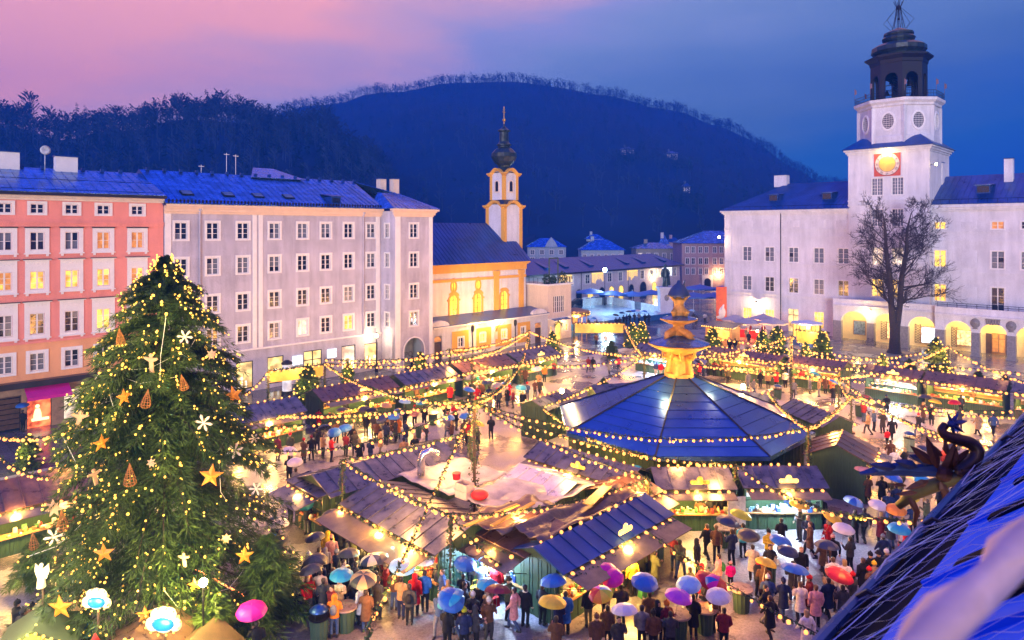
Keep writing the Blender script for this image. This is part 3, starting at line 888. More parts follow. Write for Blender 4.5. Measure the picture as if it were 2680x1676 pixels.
# tower
tw = inst(None, 'tower', ch, (xr + 1.6, 5.2, 0))
T1, T2 = 1.95, 1.5
def sq(mb, h, z0, z1, mi=0):
 mb.box(-h, -h, z0, h, h, z1, mi)
mb = MB(); sq(mb, T1, 12, 20.3); mb.build('lower_stage', M_STUCCO, tw)
mb = MB(); sq(mb, T2, 20.6, 25.0); mb.build('upper_stage', M_STUCCO, tw)
mb = MB()
for (h, z0, z1) in ((T1, 13.0, 20.3), (T2, 21.0, 25.0)):
 for sx in (-1, 1):
  for sy in (-1, 1):
   q = 0.55 if h == T1 else 0.4
   mb.box(min(sx * (h + 0.08), sx * (h - q)), min(sy * (h + 0.08), sy * (h - q)), z0, max(sx * (h + 0.08), sx * (h - q)), max(sy * (h + 0.08), sy * (h - q)), z1)
mb.build('corner_pilasters', M_OCHRE, tw)
# curved cornices: on each side a straight moulding that arches up over the middle
def tower_cornice(h, z, name, m):
 b = MB()
 prof = []
 pts = []
 n = 14
 for i in range(n + 1):
  t = -1 + 2 * i / n
  pts.append((t * (h + 0.45), z + (0.75 * math.cos(t / 0.62 * math.pi / 2) if abs(t) < 0.62 else 0.0)))
 for rot in range(4):
  c, s = math.cos(rot * math.pi / 2), math.sin(rot * math.pi / 2)
  for i in range(n):
   (xa, za), (xb, zb) = pts[i], pts[i + 1]
   v = []
   for (x, zz) in ((xa, za), (xb, zb)):
    for (yy, dz) in ((-h - 0.02, -0.3), (-h - 0.45, 0.0), (-h - 0.45, 0.18), (-h + 0.3, 0.18)):
     v.append((x * c - yy * s, x * s + yy * c, zz + dz))
   b.add(v, [(0, 1, 5, 4), (1, 2, 6, 5), (2, 3, 7, 6), (0, 4, 7, 3)])
 # tympanum under the arches
  b.add([(x * c - (-h - 0.02) * s, x * s + (-h - 0.02) * c, zz) for x, zz in ((-h * 0.62, z - 0.3), (h * 0.62, z - 0.3), (h * 0.4, z + 0.5), (0, z + 0.75), (-h * 0.4, z + 0.5))], [(0, 1, 2, 3, 4)], 1)
 b.build(name, [m, M_STUCCO], tw)
tower_cornice(T1, 20.0, 'lower_cornice', M_OCHRE)
tower_cornice(T2, 25.0, 'upper_cornice', M_OCHRE)
mb = MB(); mb.lathe([(T1 * 1.5, 20.3), (T1 * 1.25, 20.75), (T2 * 1.35, 21.1)], 4, a0=R(45)); mb.build('skirt_roof', M_COPPER, tw)
for rot in range(4):
 b = MB()
 b.prism([(-0.35, 0), (0.35, 0)] + [(0.35 * math.cos(math.pi * i / 8), 1.25 + 0.35 * math.sin(math.pi * i / 8)) for i in range(9)], -T2 - 0.03, -T2 + 0.05)
 for i in range(8):
  t0, t1 = math.pi * i / 8, math.pi * (i + 1) / 8
  f = lambda r, t: (r * math.cos(t), 1.25 + r * math.sin(t))
  b.prism([f(0.35, t0), f(0.52, t0), f(0.52, t1), f(0.35, t1)], -T2 - 0.1, -T2, 1)
 b.box(-0.52, -T2 - 0.1, 0, -0.35, -T2, 1.25, 1); b.box(0.35, -T2 - 0.1, 0, 0.52, -T2, 1.25, 1); b.box(-0.65, -T2 - 0.16, -0.15, 0.65, -T2, 0, 1)
 b.build('belfry_window', [M_BLACKIRON, M_CREAM], tw, loc=(0, 0, 22.3), rz=rot * math.pi / 2)
mb = MB()
mb.lathe([(1.75, 25.2), (1.2, 25.75), (0.95, 26.1), (1.05, 26.4), (1.65, 27.0), (2.0, 27.7), (1.95, 28.3), (1.4, 28.9), (0.95, 29.2), (0.95, 29.4), (1.15, 29.5), (1.15, 29.7), (0.9, 29.85), (0.75, 30.1), (0.7, 31.6), (1.0, 31.75), (1.0, 31.9), (0.6, 32.1), (0.15, 32.5), (0.08, 32.9)], 12, a0=R(15))
mb.build('onion_dome', M_COPPER, tw)
mb = MB(); mb.sphere((0, 0, 33.5), 0.28); mb.tube([(0, 0, 32.8), (0, 0, 35.6)], 0.06, 6); mb.box(-0.35, -0.04, 34.7, 0.35, 0.04, 34.8); mb.box(-0.22, -0.04, 35.1, 0.22, 0.04, 35.2)
mb.build('cross', M_GOLD, tw)
# low side aisle in front with ochre bays
AN = -67.45
AB0 = LB(1132, AN)
an = house_root('church_annex', 'low ochre and white annex along the foot of the church', AN, AB0)
AL_ = LB(1434, AN) - AB0
nx = lambda px: LB(px, AN) - AB0
mb = MB()
nops = [(nx(1206), 1.2, 0.9, 1.2), (nx(1263), 1.4, 0.95, 1.1), (nx(1319), 1.4, 0.95, 1.1), (nx(1369), 1.3, 0.8, 1.3), (nx(1147), 0.0, 1.25, 3.0), (nx(1409), 0.0, 1.4, 2.9)]
wall(mb, 0, AL_, 0, 3.95, nops, reveal=0.3)
mb.build('wall', M_STUCCO, an)
mb = MB()
for p0, p1 in ((1182, 1226), (1246, 1285), (1296, 1338), (1354, 1387)):
 x0, x1 = nx(p0), nx(p1)
 c = (x0 + x1) / 2
 b0 = MB(); wall(b0, x0, x1, 0.45, 3.3, [min(nops, key=lambda q: abs(q[0] - c))[:2] + (1.15, 1.4)], y=-0.05, reveal=0.05)
 b0.box(x0, -0.05, 0.44, x1, -0.004, 0.45)
 b0.build('ochre_bay', M_OCHRE, an)
mb = MB(); mb.box(-0.1, -0.35, 3.953, AL_, 0.1, 4.2); mb.slab((-0.1, -0.4, 4.21), (AL_, -0.4, 4.21), (AL_, 3.4, 4.9), (-0.1, 3.4, 4.9), 0.06, 1); mb.build('parapet_and_roof', [M_WHITE, M_SHEETD], an)
for x0, hh in ((nx(1147), 1.6), (nx(1409), 1.6)):      # curved gables over the two doors
 b = MB()
 b.prism([(-hh, 0)] + [(-hh * math.cos(math.pi * i / 10), 0.75 * math.sin(math.pi * i / 10)) for i in range(11)], -0.3, 0.15)
 b.build('curved_gable', M_STUCCO, an, loc=(x0, 0, 4.203))
for (x, z, w, h), m in zip(nops[:4], (M_GLASS, M_LITB, M_LITB, M_GLASS)):
 add_window(an, x, z, w, h, 2, 2, 0.16, 'plain', m)
for (x, z, w, h) in nops[4:]:
 b = MB(); b.box(-w / 2, 0.2, 0, w / 2, 0.26, h - 0.8); b.prism([(-w / 2, h - 0.75), (w / 2, h - 0.75)] + [(w / 2 * math.cos(math.pi * i / 8), h - 0.75 + 0.7 * math.sin(math.pi * i / 8)) for i in range(9)], 0.2, 0.24, 1)
 b.box(-0.03, 0.17, 0, 0.03, 0.2, h - 0.8)
 b.build('door', [M_WOODD, M_LITDIM], an, loc=(x, 0, z))
for p in (1236, 1347):
 downpipe(an, nx(p), -0.12, 0.1, 3.2, M_BLACKIRON, head=True)
b = MB()          # the bracket flood lamp on the annex
xl = nx(1297)
b.tube([(xl, -0.05, 2.6), (xl, -0.5, 3.3), (xl + 0.2, -1.0, 3.9)], 0.035, 6); b.sphere((xl + 0.2, -1.1, 4.0), 0.16, mi=1)
b.box(xl - 0.3, -0.1, 1.5, xl + 0.3, -0.055, 2.5, 2)
b.build('bracket_lamp', [M_BLACKIRON, emat('lamp_glow', (1.0, 0.72, 0.28), 30.0), M_CREAM], an)
pl = an.matrix_basis @ Vector((xl + 0.2, -1.15, 4.2))
lamp(pl, 230, (1.0, 0.66, 0.22), 0.16, parent=None)
lamp(W(-66.3, 60.5, 4.6), 300, (1.0, 0.50, 0.10), 0.3)
# ---- white terrace house
te = house_root('terrace_house', 'small cream house with roof terrace, tall window and wreathed door', -67.4, 74.9)
TL_, TH_ = 5.3, 8.1
mb = MB()
wall(mb, 0, TL_, 0, TH_, [(2.5, 4.0, 2.6, 2.5), (2.3, 0, 1.3, 2.6), (0.7, 1.1, 0.6, 1.0), (4.2, 1.1, 0.6, 1.0)], reveal=0.3)
mb.quad((0, 8, 0), (0, 0, 0), (0, 0, TH_), (0, 8, TH_)); mb.quad((TL_, 0, 0), (TL_, 8, 0), (TL_, 8, TH_), (TL_, 0, TH_)); mb.quad((TL_, 8, 0), (0, 8, 0), (0, 8, TH_), (TL_, 8, TH_))
mb.quad((0, 0, TH_ - 0.6), (TL_, 0, TH_ - 0.6), (TL_, 8, TH_ - 0.6), (0, 8, TH_ - 0.6))
mb.build('wall', M_CREAM, te)
mb = MB(); mb.box(-0.3, -0.3, TH_ + 0.003, TL_ + 0.3, 0.2, TH_ + 0.25); mb.box(-0.3, 0.203, TH_ + 0.003, 0.0, 8, TH_ + 0.25); mb.box(-0.12, -0.12, 3.1, TL_ + 0.12, -0.003, 3.25); mb.build('cornice', M_WHITE, te)
mb = MB(); mb.slab((0.6, -0.9, 3.0), (4.2, -0.9, 3.0), (4.2, -0.13, 3.2), (0.6, -0.13, 3.2), 0.05); mb.build('door_canopy', M_SHEET, te)
for i in range(3):
 add_window(te, 1.63 + i * 0.87, 4.0, 0.8, 2.5, 2, 3, 0.0, 'plain', mixpanes(M_GLASS, M_GLASS, M_LITDIM), y=0.05)
b = MB(); b.prism([(-0.65, 0), (0.65, 0), (0.65, 1.9)] + [(0.65 * math.cos(math.pi * i / 8), 1.9 + 0.65 * math.sin(math.pi * i / 8)) for i in range(9)], 0.2, 0.25); b.build('door', M_LITB, te, loc=(2.3, 0, 0))
b = MB()
for i in range(60):
 t = math.pi * i / 59; r = 0.78 + rnd.uniform(-0.08, 0.08)
 c = Vector((r * math.cos(t), -0.1 + rnd.uniform(-0.08, 0.05), 1.9 + r * math.sin(t)))
 for k in range(3):
  d = Vector((rnd.uniform(-1, 1), rnd.uniform(-1, 1), rnd.uniform(-1, 1))) * 0.14
  e = Vector((rnd.uniform(-1, 1), rnd.uniform(-1, 1), rnd.uniform(-1, 1))) * 0.05
  b.add([c, c + d + e, c + d * 1.4, c + d - e], [(0, 1, 2, 3)])
b.build('door_wreath', M_GARL, te, loc=(2.3, 0, 0))
for x in (0.7, 4.2):
 add_window(te, x, 1.1, 0.6, 1.0, 1, 2, 0.08, 'plain', M_LIT)
b = MB()
for i in range(9):
 b.tube([(0.1 + i * 0.62, 0.1, TH_ + 0.2), (0.1 + i * 0.62, 0.1, TH_ + 1.15)], 0.03, 5)
b.tube([(0, 0.1, TH_ + 1.15), (TL_, 0.1, TH_ + 1.15)], 0.03, 5)
for i in range(8):
 b.tube([(0.05, 0.3 + i * 0.9, TH_ + 0.2), (0.05, 0.3 + i * 0.9, TH_ + 1.1)], 0.03, 5)
b.tube([(0.05, 0.1, TH_ + 1.1), (0.05, 7, TH_ + 1.1)], 0.03, 5)
b.build('terrace_railing', M_BLACKIRON, te)
b = MB()
for x in (1.6, 3.6):
 b.tube([(x, 1.2, TH_ - 0.6), (x, 1.2, TH_ + 4.0)], 0.09, 6)
b.tube([(1.6, 1.2, TH_ + 4.0), (3.6, 1.2, TH_ + 4.0)], 0.09, 6)
b.build('pergola_frame', M_GARL, te)
lamp(te.matrix_basis @ Vector((3.1, -0.9, 2.7)), 60, parent=None)
def leafball(mb, c, r, n, size, sq=(1, 1, 1), mi=0):
 for i in range(n):
  d = Vector((rnd.gauss(0, 1), rnd.gauss(0, 1), rnd.gauss(0, 1))).normalized() * (r * rnd.uniform(0.35, 1) ** 0.5)
  p = Vector(c) + Vector((d.x * sq[0], d.y * sq[1], d.z * sq[2]))
  a = Vector((rnd.gauss(0, 1), rnd.gauss(0, 1), rnd.gauss(0, 1))).normalized() * size
  e = a.orthogonal().normalized() * size * 0.4
  mb.add([p - a * 0.5, p + e, p + a * 0.5, p - e], [(0, 1, 2, 3)], mi)
SHRUBN = 0
for i, (x, y, r, lb) in enumerate(((0.8, 1.0, 0.75, 'round clipped shrub at the left corner of the roof terrace'), (2.3, 1.0, 0.6, 'dark shrub in the middle of the roof terrace below the pergola'), (4.4, 0.9, 0.85, 'tallest leafy shrub at the right end of the roof terrace'))):
 t = thing('terrace_shrub', lb, 'shrub', te.matrix_basis @ Vector((x, y, TH_ - 0.6)), 0, 'shrubs on the roof terrace')
 b = MB(); b.lathe([(0.28, 0), (0.34, 0.6)], 8); b.build('pot', M_STONE, t)
 b = MB(); leafball(b, (0, 0, 0.7 + r), r, 380, 0.2, (0.85, 0.85, 1.25)); b.build('foliage', M_FIR, t)
# ================================================================== PALACE WITH BELL TOWER
PA0, PBW = -57.2, 109.0
pa = thing('palace', 'long white palace with arcades, dark roofs and tall bell tower', 'building', W(PA0, PBW), R(-45))
def rx(px, y=0.0):
 return RA(px, PBW + y) - PA0
PE = 19.6
TX0, TX1 = 20.25, 31.0
lcols = [rx(p) for p in (1955.6, 2014, 2076.7, 2143, 2207)]
rcols = [rx(p, 1.0) for p in (2460, 2536, 2611, 2690)]
mb = MB()
lo = [(x, 11.2, 1.5, 2.35) for x in lcols] + [(x, 6.3, 1.5, 2.35) for x in lcols]
wall(mb, 0, TX0, 0, PE, lo + [(lcols[0], 1.2, 1.5, 2.1), (lcols[1], 1.2, 1.5, 2.1), (rx(2076), 0.1, 1.6, 3.6), (rx(2143), 1.0, 1.5, 2.6)])
ro = [(rcols[0], 16.5, 1.4, 1.0), (rcols[2], 16.5, 1.4, 1.0), (rcols[0], 11.2, 1.45, 2.35), (rcols[2], 11.2, 1.45, 2.35), (rcols[0], 6.4, 1.45, 2.4), (rcols[2], 5.3, 1.45, 3.4), (rcols[3], 11.2, 1.45, 2.35), (rcols[3], 16.5, 1.4, 1.0)]
wall(mb, TX1, 56, 0, 20.0, ro, y=1.0)
mb.quad((0, 14, 0), (0, 0, 0), (0, 0, PE), (0, 14, PE))
mb.quad((56, 1, 0), (56, 15, 0), (56, 15, 20), (56, 1, 20)); mb.quad((56, 15, 0), (0, 15, 0), (0, 15, PE), (56, 15, PE))
mb.build('wall', M_STUCCO, pa)
mb = MB()
for (z0, z1, p) in ((16.45, 16.6, 0.1), (15.3, 15.45, 0.08), (10.85, 11.0, 0.1), (9.75, 9.9, 0.08), (5.75, 5.95, 0.14), (5.2, 5.35, 0.1), (18.2, 18.35, 0.08), (18.9, 19.1, 0.2), (19.103, 19.35, 0.4), (19.353, 19.6, 0.6)):
 mb.box(-p, -p, z0, TX0, -0.002, z1)
for (z0, z1, p) in ((16.1, 16.25, 0.1), (14.8, 14.95, 0.08), (10.55, 10.7, 0.1), (9.4, 9.55, 0.08), (19.0, 19.2, 0.2), (19.203, 19.5, 0.4), (19.503, 19.9, 0.6)):
 mb.box(TX1, 1 - p, z0, 56, 0.998, z1)
mb.box(0, -0.1, 0, 1.2, -0.003, 19.0); 
mb.build('string_courses', M_STUCCO, pa)
mb = MB()         # rusticated ground floor of the left wing: courses stand proud with joints between
for i in range(11):
 z = 0.1 + i * 0.46
 xs = [1.25, lcols[0] - 0.95, lcols[0] + 0.95, lcols[1] - 0.95, lcols[1] + 0.95, rx(2076) - 1.0, rx(2076) + 1.0, rx(2143) - 1.0, rx(2143) + 1.0, TX0 - 1.1]
 for a, b_ in ((0, 1), (2, 3), (4, 5), (6, 7), (8, 9)):
  if xs[b_] > xs[a]:
   b = MB(); b.box(xs[a], -0.06, z, xs[b_], -0.003, z + 0.42); b.build('stone_course', M_STUCCO, pa)
for x in lcols:
 add_window(pa, x, 11.2, 1.5, 2.35, 2, 3, 0.12, 'plain', mixpanes(M_GLASSB, M_GLASSB, M_GLASS) if x < lcols[2] - 1 else mixpanes(M_GLASSB, M_GLASSB, M_GLASS))
 add_window(pa, x, 6.3, 1.5, 2.35, 2, 3, 0.12, 'plain', mixpanes(M_GLASS, M_GLASSB, M_GLASSB) if x > lcols[0] + 1 else M_GLASSB)
 b = MB(); b.box(-1.0, -0.05, 0, 1.0, -0.003, 1.1); b.box(-0.85, -0.09, 0.12, 0.85, -0.053, 0.98); b.build('blind_panel', M_STUCCO, pa, loc=(x, 0, 16.8))
for x in lcols[:2]:
 add_window(pa, x, 1.2, 1.5, 2.1, 3, 3, 0.0, 'plain', M_LITB)
add_window(pa, rx(2143), 1.0, 1.5, 2.6, 3, 4, 0.0, 'plain', M_LITB)
b = MB(); b.box(-0.8, 0.15, 0, 0.8, 0.18, 3.6, 1); b.box(-0.03, 0.1, 0, 0.03, 0.15, 3.6); b.box(-0.8, 0.1, 2.6, 0.8, 0.15, 2.7); b.build('door', [M_WOODD, M_SHOPG], pa, loc=(rx(2076), 0, 0.1))
rmat = {0: M_LITB, 1: mixpanes(M_LITDIM, M_GLASS), 2: M_LITB, 3: mixpanes(M_GLASSB, M_GLASS), 4: mixpanes(M_LITB, M_LIT), 5: mixpanes(M_LITB, M_GLASS), 6: M_GLASSB, 7: M_GLASS}
for i, (x, z, w, h) in enumerate(ro):
 add_window(pa, x, z, w, h, 2, 2 if h < 1.5 else 3, 0.14, 'plain', rmat[i], y=1.0)
for z, h in ((16.5, 1.0), (11.2, 2.4), (6.4, 2.2)):
 b = MB(); b.box(-0.9, -0.05, 0, 0.9, -0.003, h); b.box(-0.75, -0.08, 0.12, 0.75, -0.053, h - 0.12); b.build('blind_panel', M_STUCCO, pa, loc=(rcols[1], 1.0, z))
rf = inst(None, 'roof', pa)
panel_roof(rf, (-0.7, -0.7, PE + 0.03), (TX0 + 0.2, -0.7, PE + 0.03), (TX0 + 0.2, 8, 24.3), (7.6, 8, 24.3), 34, M_SHEETD)
panel_roof(rf, (-0.7, 15.5, PE + 0.03), (-0.7, -0.7, PE + 0.03), (7.6, 8, 24.3), (7.6, 8, 24.3), 10, M_SHEETD)
panel_roof(rf, (TX1 - 0.2, 0.3, 19.95), (56.5, 0.3, 19.95), (56.5, 8.5, 24.3), (TX1 - 0.2, 8.5, 24.3), 36, M_SHEETD)
panel_roof(rf, (56.5, 15.8, 19.6), (-0.7, 15.8, 19.6), (7.6, 8.5, 24.2), (56.5, 8.5, 24.2), 12, M_SHEETD)
mb = MB()
mb.tube([(-0.5, -0.35, 20.25), (TX0, -0.35, 20.25)], 0.03, 4); mb.tube([(TX1, 0.6, 20.6), (56, 0.6, 20.6)], 0.03, 4)
for i in range(22):
 mb.tube([(i * 0.93, -0.4, 19.7), (i * 0.93, -0.35, 20.25)], 0.02, 4); mb.tube([(TX1 + i * 1.1, 0.55, 20.0), (TX1 + i * 1.1, 0.6, 20.6)], 0.02, 4)
mb.build('snow_guard', M_BLACKIRON, rf)
def roof_dormer(x, y, z, w=1.5, h=1.1):
 b = MB(); b.box(-w / 2, 0, 0, w / 2, 2.0, h); b.box(-w / 2 + 0.12, -0.03, 0.15, w / 2 - 0.12, -0.003, h - 0.1, 1); b.slab((-w / 2 - 0.2, -0.35, h + 0.05), (w / 2 + 0.2, -0.35, h + 0.05), (w / 2 + 0.2, 2.8, h + 0.35), (-w / 2 - 0.2, 2.8, h + 0.35), 0.06, 2)
 b.build('dormer', [M_SHEETD, M_GLASS, M_SHEET], rf, loc=(x, y, z))
for px in (2024, 2164):
 roof_dormer(RA(px, PBW + 2.2) - PA0, 2.2, 21.1)
roof_dormer(RA(2573, PBW + 3) - PA0, 3, 21.4, 1.6)
chimney(rf, RA(2046, PBW + 8) - PA0, 8, 23.8, 25.8, 2.2, 1.2, M_STUCCO)
for px in (2459, 2641):
 x = RA(px, PBW + 6.5) - PA0
 chimney(rf, x, 6.5, 23.0, 26.2, 1.0, 1.0, M_STUCCO)
downpipe(pa, rx(2044), -0.15, 0.2, 19.2, M_GUTTER)
# ---- bell tower (part of the palace)
tc = inst(None, 'bell_tower', pa, ((TX0 + TX1) / 2, 5.0, 0))
TWH = (TX1 - TX0) / 2
TZ = 28.3
mb = MB()
tops = [(x, z, w, h) for x in (-1.35, 1.35) for (z, w, h) in ((21.45, 1.5, 2.5), (16.9, 1.5, 2.5), (11.2, 1.5, 2.6), (6.6, 1.5, 2.6))]
wall(mb, -TWH, TWH, 0, TZ, tops, y=-5.35)
for (x0, x1) in ((-TWH, -TWH), (TWH, TWH)):
 mb.quad((x0, 5.4, 0), (x0, -5.35, 0), (x0, -5.35, TZ), (x0, 5.4, TZ))
mb.quad((TWH, 5.4, 0), (-TWH, 5.4, 0), (-TWH, 5.4, TZ), (TWH, 5.4, TZ))
mb.build('shaft', M_STUCCO, tc)
mb = MB()
for z0, z1, p in ((20.6, 20.8, 0.08), (20.0, 20.15, 0.08), (27.5, 27.75, 0.12), (27.753, 28.05, 0.3), (28.053, 28.3, 0.5)):
 mb.box(-TWH - p, -5.35 - p, z0, TWH + p, 5.4 + p, z1)
mb.build('cornice', M_STUCCO, tc)
for i, (x, z, w, h) in enumerate(tops):
 pn = [M_GLASSB, mixpanes(M_GLASS, M_GLASSB), M_LITW, M_LITB][i % 4]
 add_window(tc, x, z, w, h, 4, 5, 0.1, 'plain', pn, y=-5.35)
# skirt roof with low gables, then the octagon
def octa(r, z, rot=22.5, c=(0, 0)):
 return [(c[0] + r * math.cos(R(rot + 45 * i)), c[1] + r * math.sin(R(rot + 45 * i)), z) for i in range(8)]
mb = MB()
e = TWH + 0.75
base = [(-e, -e, TZ + 0.02), (e, -e, TZ + 0.02), (e, e, TZ + 0.02), (-e, e, TZ + 0.02)]
ap = [(-4.6, -4.6, 30.0), (4.6, -4.6, 30.0), (4.6, 4.6, 30.0), (-4.6, 4.6, 30.0)]
oc = octa(4.75, 29.6)
mb.add(base + [(-3.9, -3.9, 30.1), (3.9, -3.9, 30.1), (3.9, 3.9, 30.1), (-3.9, 3.9, 30.1)] + [(0, -4.9, 29.2), (4.9, 0, 29.2), (0, 4.9, 29.2), (-4.9, 0, 29.2)],
  [(0, 8, 4), (0, 1, 8), (1, 5, 8), (1, 9, 5), (1, 2, 9), (2, 6, 9), (2, 10, 6), (2, 3, 10), (3, 7, 10), (3, 11, 7), (3, 0, 11), (0, 4, 11), (4, 8, 5, 9, 6, 10, 7, 11)])
mb.slab(base[3], base[2], base[1], base[0], 0.01)
mb.build('skirt_roof', M_SLATE, tc)
OR = TWH * 1.02
mb = MB()
mb.lathe([(OR, 28.4), (OR, 30.0), (OR - 0.12, 30.1), (OR - 0.12, 34.3), (OR + 0.1, 34.4), (OR + 0.15, 34.7), (OR + 0.55, 35.0), (OR + 0.6, 35.4)], 8, a0=R(22.5))
mb.build('octagon_stage', M_STUCCO, tc)
mb = MB()
for i in range(8):
 a = R(22.5 + 45 * i)
 mb.lathe([(0.35, 28.6), (0.35, 34.3)], 4, (math.cos(a) * (OR - 0.2), math.sin(a) * (OR - 0.2)), a0=a)
mb.build('corner_pilasters', M_STUCCO, tc)
ap_r = (OR - 0.12) * math.cos(R(22.5))
for i in range(8):
 a = R(-90 + 45 * i)
 if math.cos(a + math.pi / 2) < -0.2:
  continue
 b = MB()
 b.lathe([(1.25, -0.05), (1.2, 0.12), (0.95, 0.12), (0.95, -0.05)], 20, cap=False)
 b.lathe([(0.97, -0.02), (0.97, 0.02)], 20, mi=1)
 for q in range(-3, 4):
  b.box(q * 0.26 - 0.02, -0.9 + abs(q) * 0.06, 0.021, q * 0.26 + 0.02, 0.9 - abs(q) * 0.06, 0.05, 0)
  b.box(-0.9 + abs(q) * 0.06, q * 0.26 - 0.02, 0.021, 0.9 - abs(q) * 0.06, q * 0.26 + 0.02, 0.045, 0)
 b.v = [(v[0] * 0.82, -v[2], v[1] * 1.18) for v in b.v]
 b.f = [f[::-1] for f in b.f]
 b.build('oval_window', [M_WHITE, M_GLASS], tc, loc=(math.cos(a) * ap_r, math.sin(a) * ap_r, 32.2), rz=a + math.pi / 2)
# clock
ck = inst(None, 'clock', tc, (0, -5.36, 25.95))
b = MB(); b.box(-1.75, -0.06, -1.75, 1.75, 0.0, 1.75); b.build('clock_board', mat('clock_red', (0.62, 0.10, 0.05), 0.6), ck)
def disc(r0, r1, y0, y1, n=32):
 q = MB()
 q.lathe([(r1, -y0), (r1, -y1), (r0, -y1)] if r0 > 0.01 else [(r1, -y0), (r1, -y1)], n, cap=r0 < 0.01)
 q.v = [(v[0], -v[2], v[1]) for v in q.v]
 q.f = [f[::-1] for f in q.f]
 return q
disc(0, 1.68, -0.06, -0.075).build('outer_rim', M_BLACKIRON, ck)
disc(0, 1.63, -0.06, -0.08).build('dial', mat('dial_cream', (0.78, 0.62, 0.55), 0.5), ck)
disc(0, 1.14, -0.06, -0.085).build('inner_ring', M_BLACKIRON, ck)
disc(0, 1.10, -0.06, -0.09).build('golden_centre', mat('gilt_paint', (0.8, 0.5, 0.1), 0.5), ck)
for i, s in enumerate(('XII', 'I', 'II', 'III', 'IIII', 'V', 'VI', 'VII', 'VIII', 'IX', 'X', 'XI')):
 a = R(30 * i)
 ob = text_obj(s, 0.42, M_BLACKIRON, ck, (0, 0, 0), (0, 0, 0), 'numeral')
 ob.matrix_local = Matrix.Translation((math.sin(a) * 1.24, -0.085, math.cos(a) * 1.24)) @ Matrix.Rotation(a, 4, 'Y') @ Matrix.Rotation(R(90), 4, 'X')
for ang, ln, wd_ in ((35, 1.35, 0.05), (140, 0.8, 0.09)):
 b = MB(); b.prism([(-wd_, -0.2), (wd_, -0.2), (wd_ * 0.6, ln * 0.8), (0, ln), (-wd_ * 0.6, ln * 0.8)], -0.12, -0.105)
 o_ = b.build('clock_hand', mat('gilt_paint', (0.8, 0.5, 0.1), 0.5), ck); o_.rotation_euler = (0, R(ang), 0)
b = MB(); b.sphere((0, -0.6, 1.9), 0.14, mi=1); b.tube([(0, 0, 2.1), (0, -0.6, 2.0)], 0.03, 5); b.build('clock_lamp', [M_BLACKIRON, MATS['lamp_glow']], ck)
lamp(pa.matrix_basis @ Vector(((TX0 + TX1) / 2, 5 - 6.1, 27.3)), 70, (1.0, 0.68, 0.2), 0.15)
# black belfry
BR = 4.35
bel = inst(None, 'belfry', tc, (0, 0, 35.4 * 0.1), 0, (0.87, 0.87, 0.9))
mb = MB()
for i in range(8):
 a0, a1 = R(22.5 + 45 * i), R(67.5 + 45 * i)
 p0 = Vector((math.cos(a0) * BR, math.sin(a0) * BR, 0)); p1 = Vector((math.cos(a1) * BR, math.sin(a1) * BR, 0))
 d = (p1 - p0).normalized(); ln = (p1 - p0).length
 nrm = Vector((d.y, -d.x, 0))
 ow, oh = ln * 0.60, 4.6
 poly = [(0, 0), ((ln - ow) / 2, 0)] + [((ln - ow * math.cos(math.pi * k / 10)) / 2, oh - ow / 2 + ow / 2 * math.sin(math.pi * k / 10)) for k in range(11)] + [((ln + ow) / 2, 0), (ln, 0), (ln, 6.4), (0, 6.4)]
 n_ = len(poly)
 v = [p0 + d * q[0] + Vector((0, 0, 35.4 + q[1])) for q in poly] + [p0 + d * q[0] - nrm * 0.4 + Vector((0, 0, 35.4 + q[1])) for q in poly]
 mb.add(v, [tuple(range(n_)), tuple(range(2 * n_ - 1, n_ - 1, -1))] + [(k, k + n_, (k + 1) % n_ + n_, (k + 1) % n_) for k in range(n_)])
mb.build('arched_walls', M_DARKSTONE, bel)
mb = MB(); mb.lathe([(BR - 0.2, 41.4), (BR + 0.1, 41.7), (BR + 0.2, 42.2), (BR + 0.9, 42.7), (BR + 0.95, 42.95), (BR - 0.4, 43.2)], 8, a0=R(22.5)); mb.build('cornice', M_DARKSTONE, bel)
mb = MB(); mb.lathe([(BR - 0.3, 43.15), (BR - 0.6, 43.5), (BR - 0.05, 44.0), (BR - 0.1, 44.7), (BR - 0.9, 45.2), (2.6, 45.4), (2.2, 45.6), (2.5, 46.0), (2.6, 46.3), (2.2, 46.7), (2.35, 46.9), (2.3, 47.2), (1.4, 47.6), (0.7, 47.9), (0.2, 48.1)], 16, a0=R(11)); mb.build('dome', M_COPPER, bel)
mb = MB()
for i in range(6):
 a = R(60 * i)
 mb.tube([(math.cos(a) * 1.0, math.sin(a) * 1.0, 47.9), (math.cos(a) * 0.5, math.sin(a) * 0.5, 50.2), (math.cos(a) * 0.35, math.sin(a) * 0.35, 51.6), (math.cos(a) * 0.8, math.sin(a) * 0.8, 52.6)], 0.05, 4)
 mb.tube([(math.cos(a) * 1.2, math.sin(a) * 1.2, 47.8), (math.cos(a) * 2.4, math.sin(a) * 2.4, 49.2), (math.cos(a) * 1.4, math.sin(a) * 1.4, 50.3), (math.cos(a) * 0.4, math.sin(a) * 0.4, 51.4)], 0.03, 4)
mb.sphere((0, 0, 51.5), 0.42, mi=0); mb.sphere((0, 0, 49.6), 0.22); mb.tube([(0, 0, 48), (0, 0, 53)], 0.05, 5)
mb.build('finial', M_BLACKIRON, bel)
mb = MB()
rr = (OR + 0.45) / 0.87
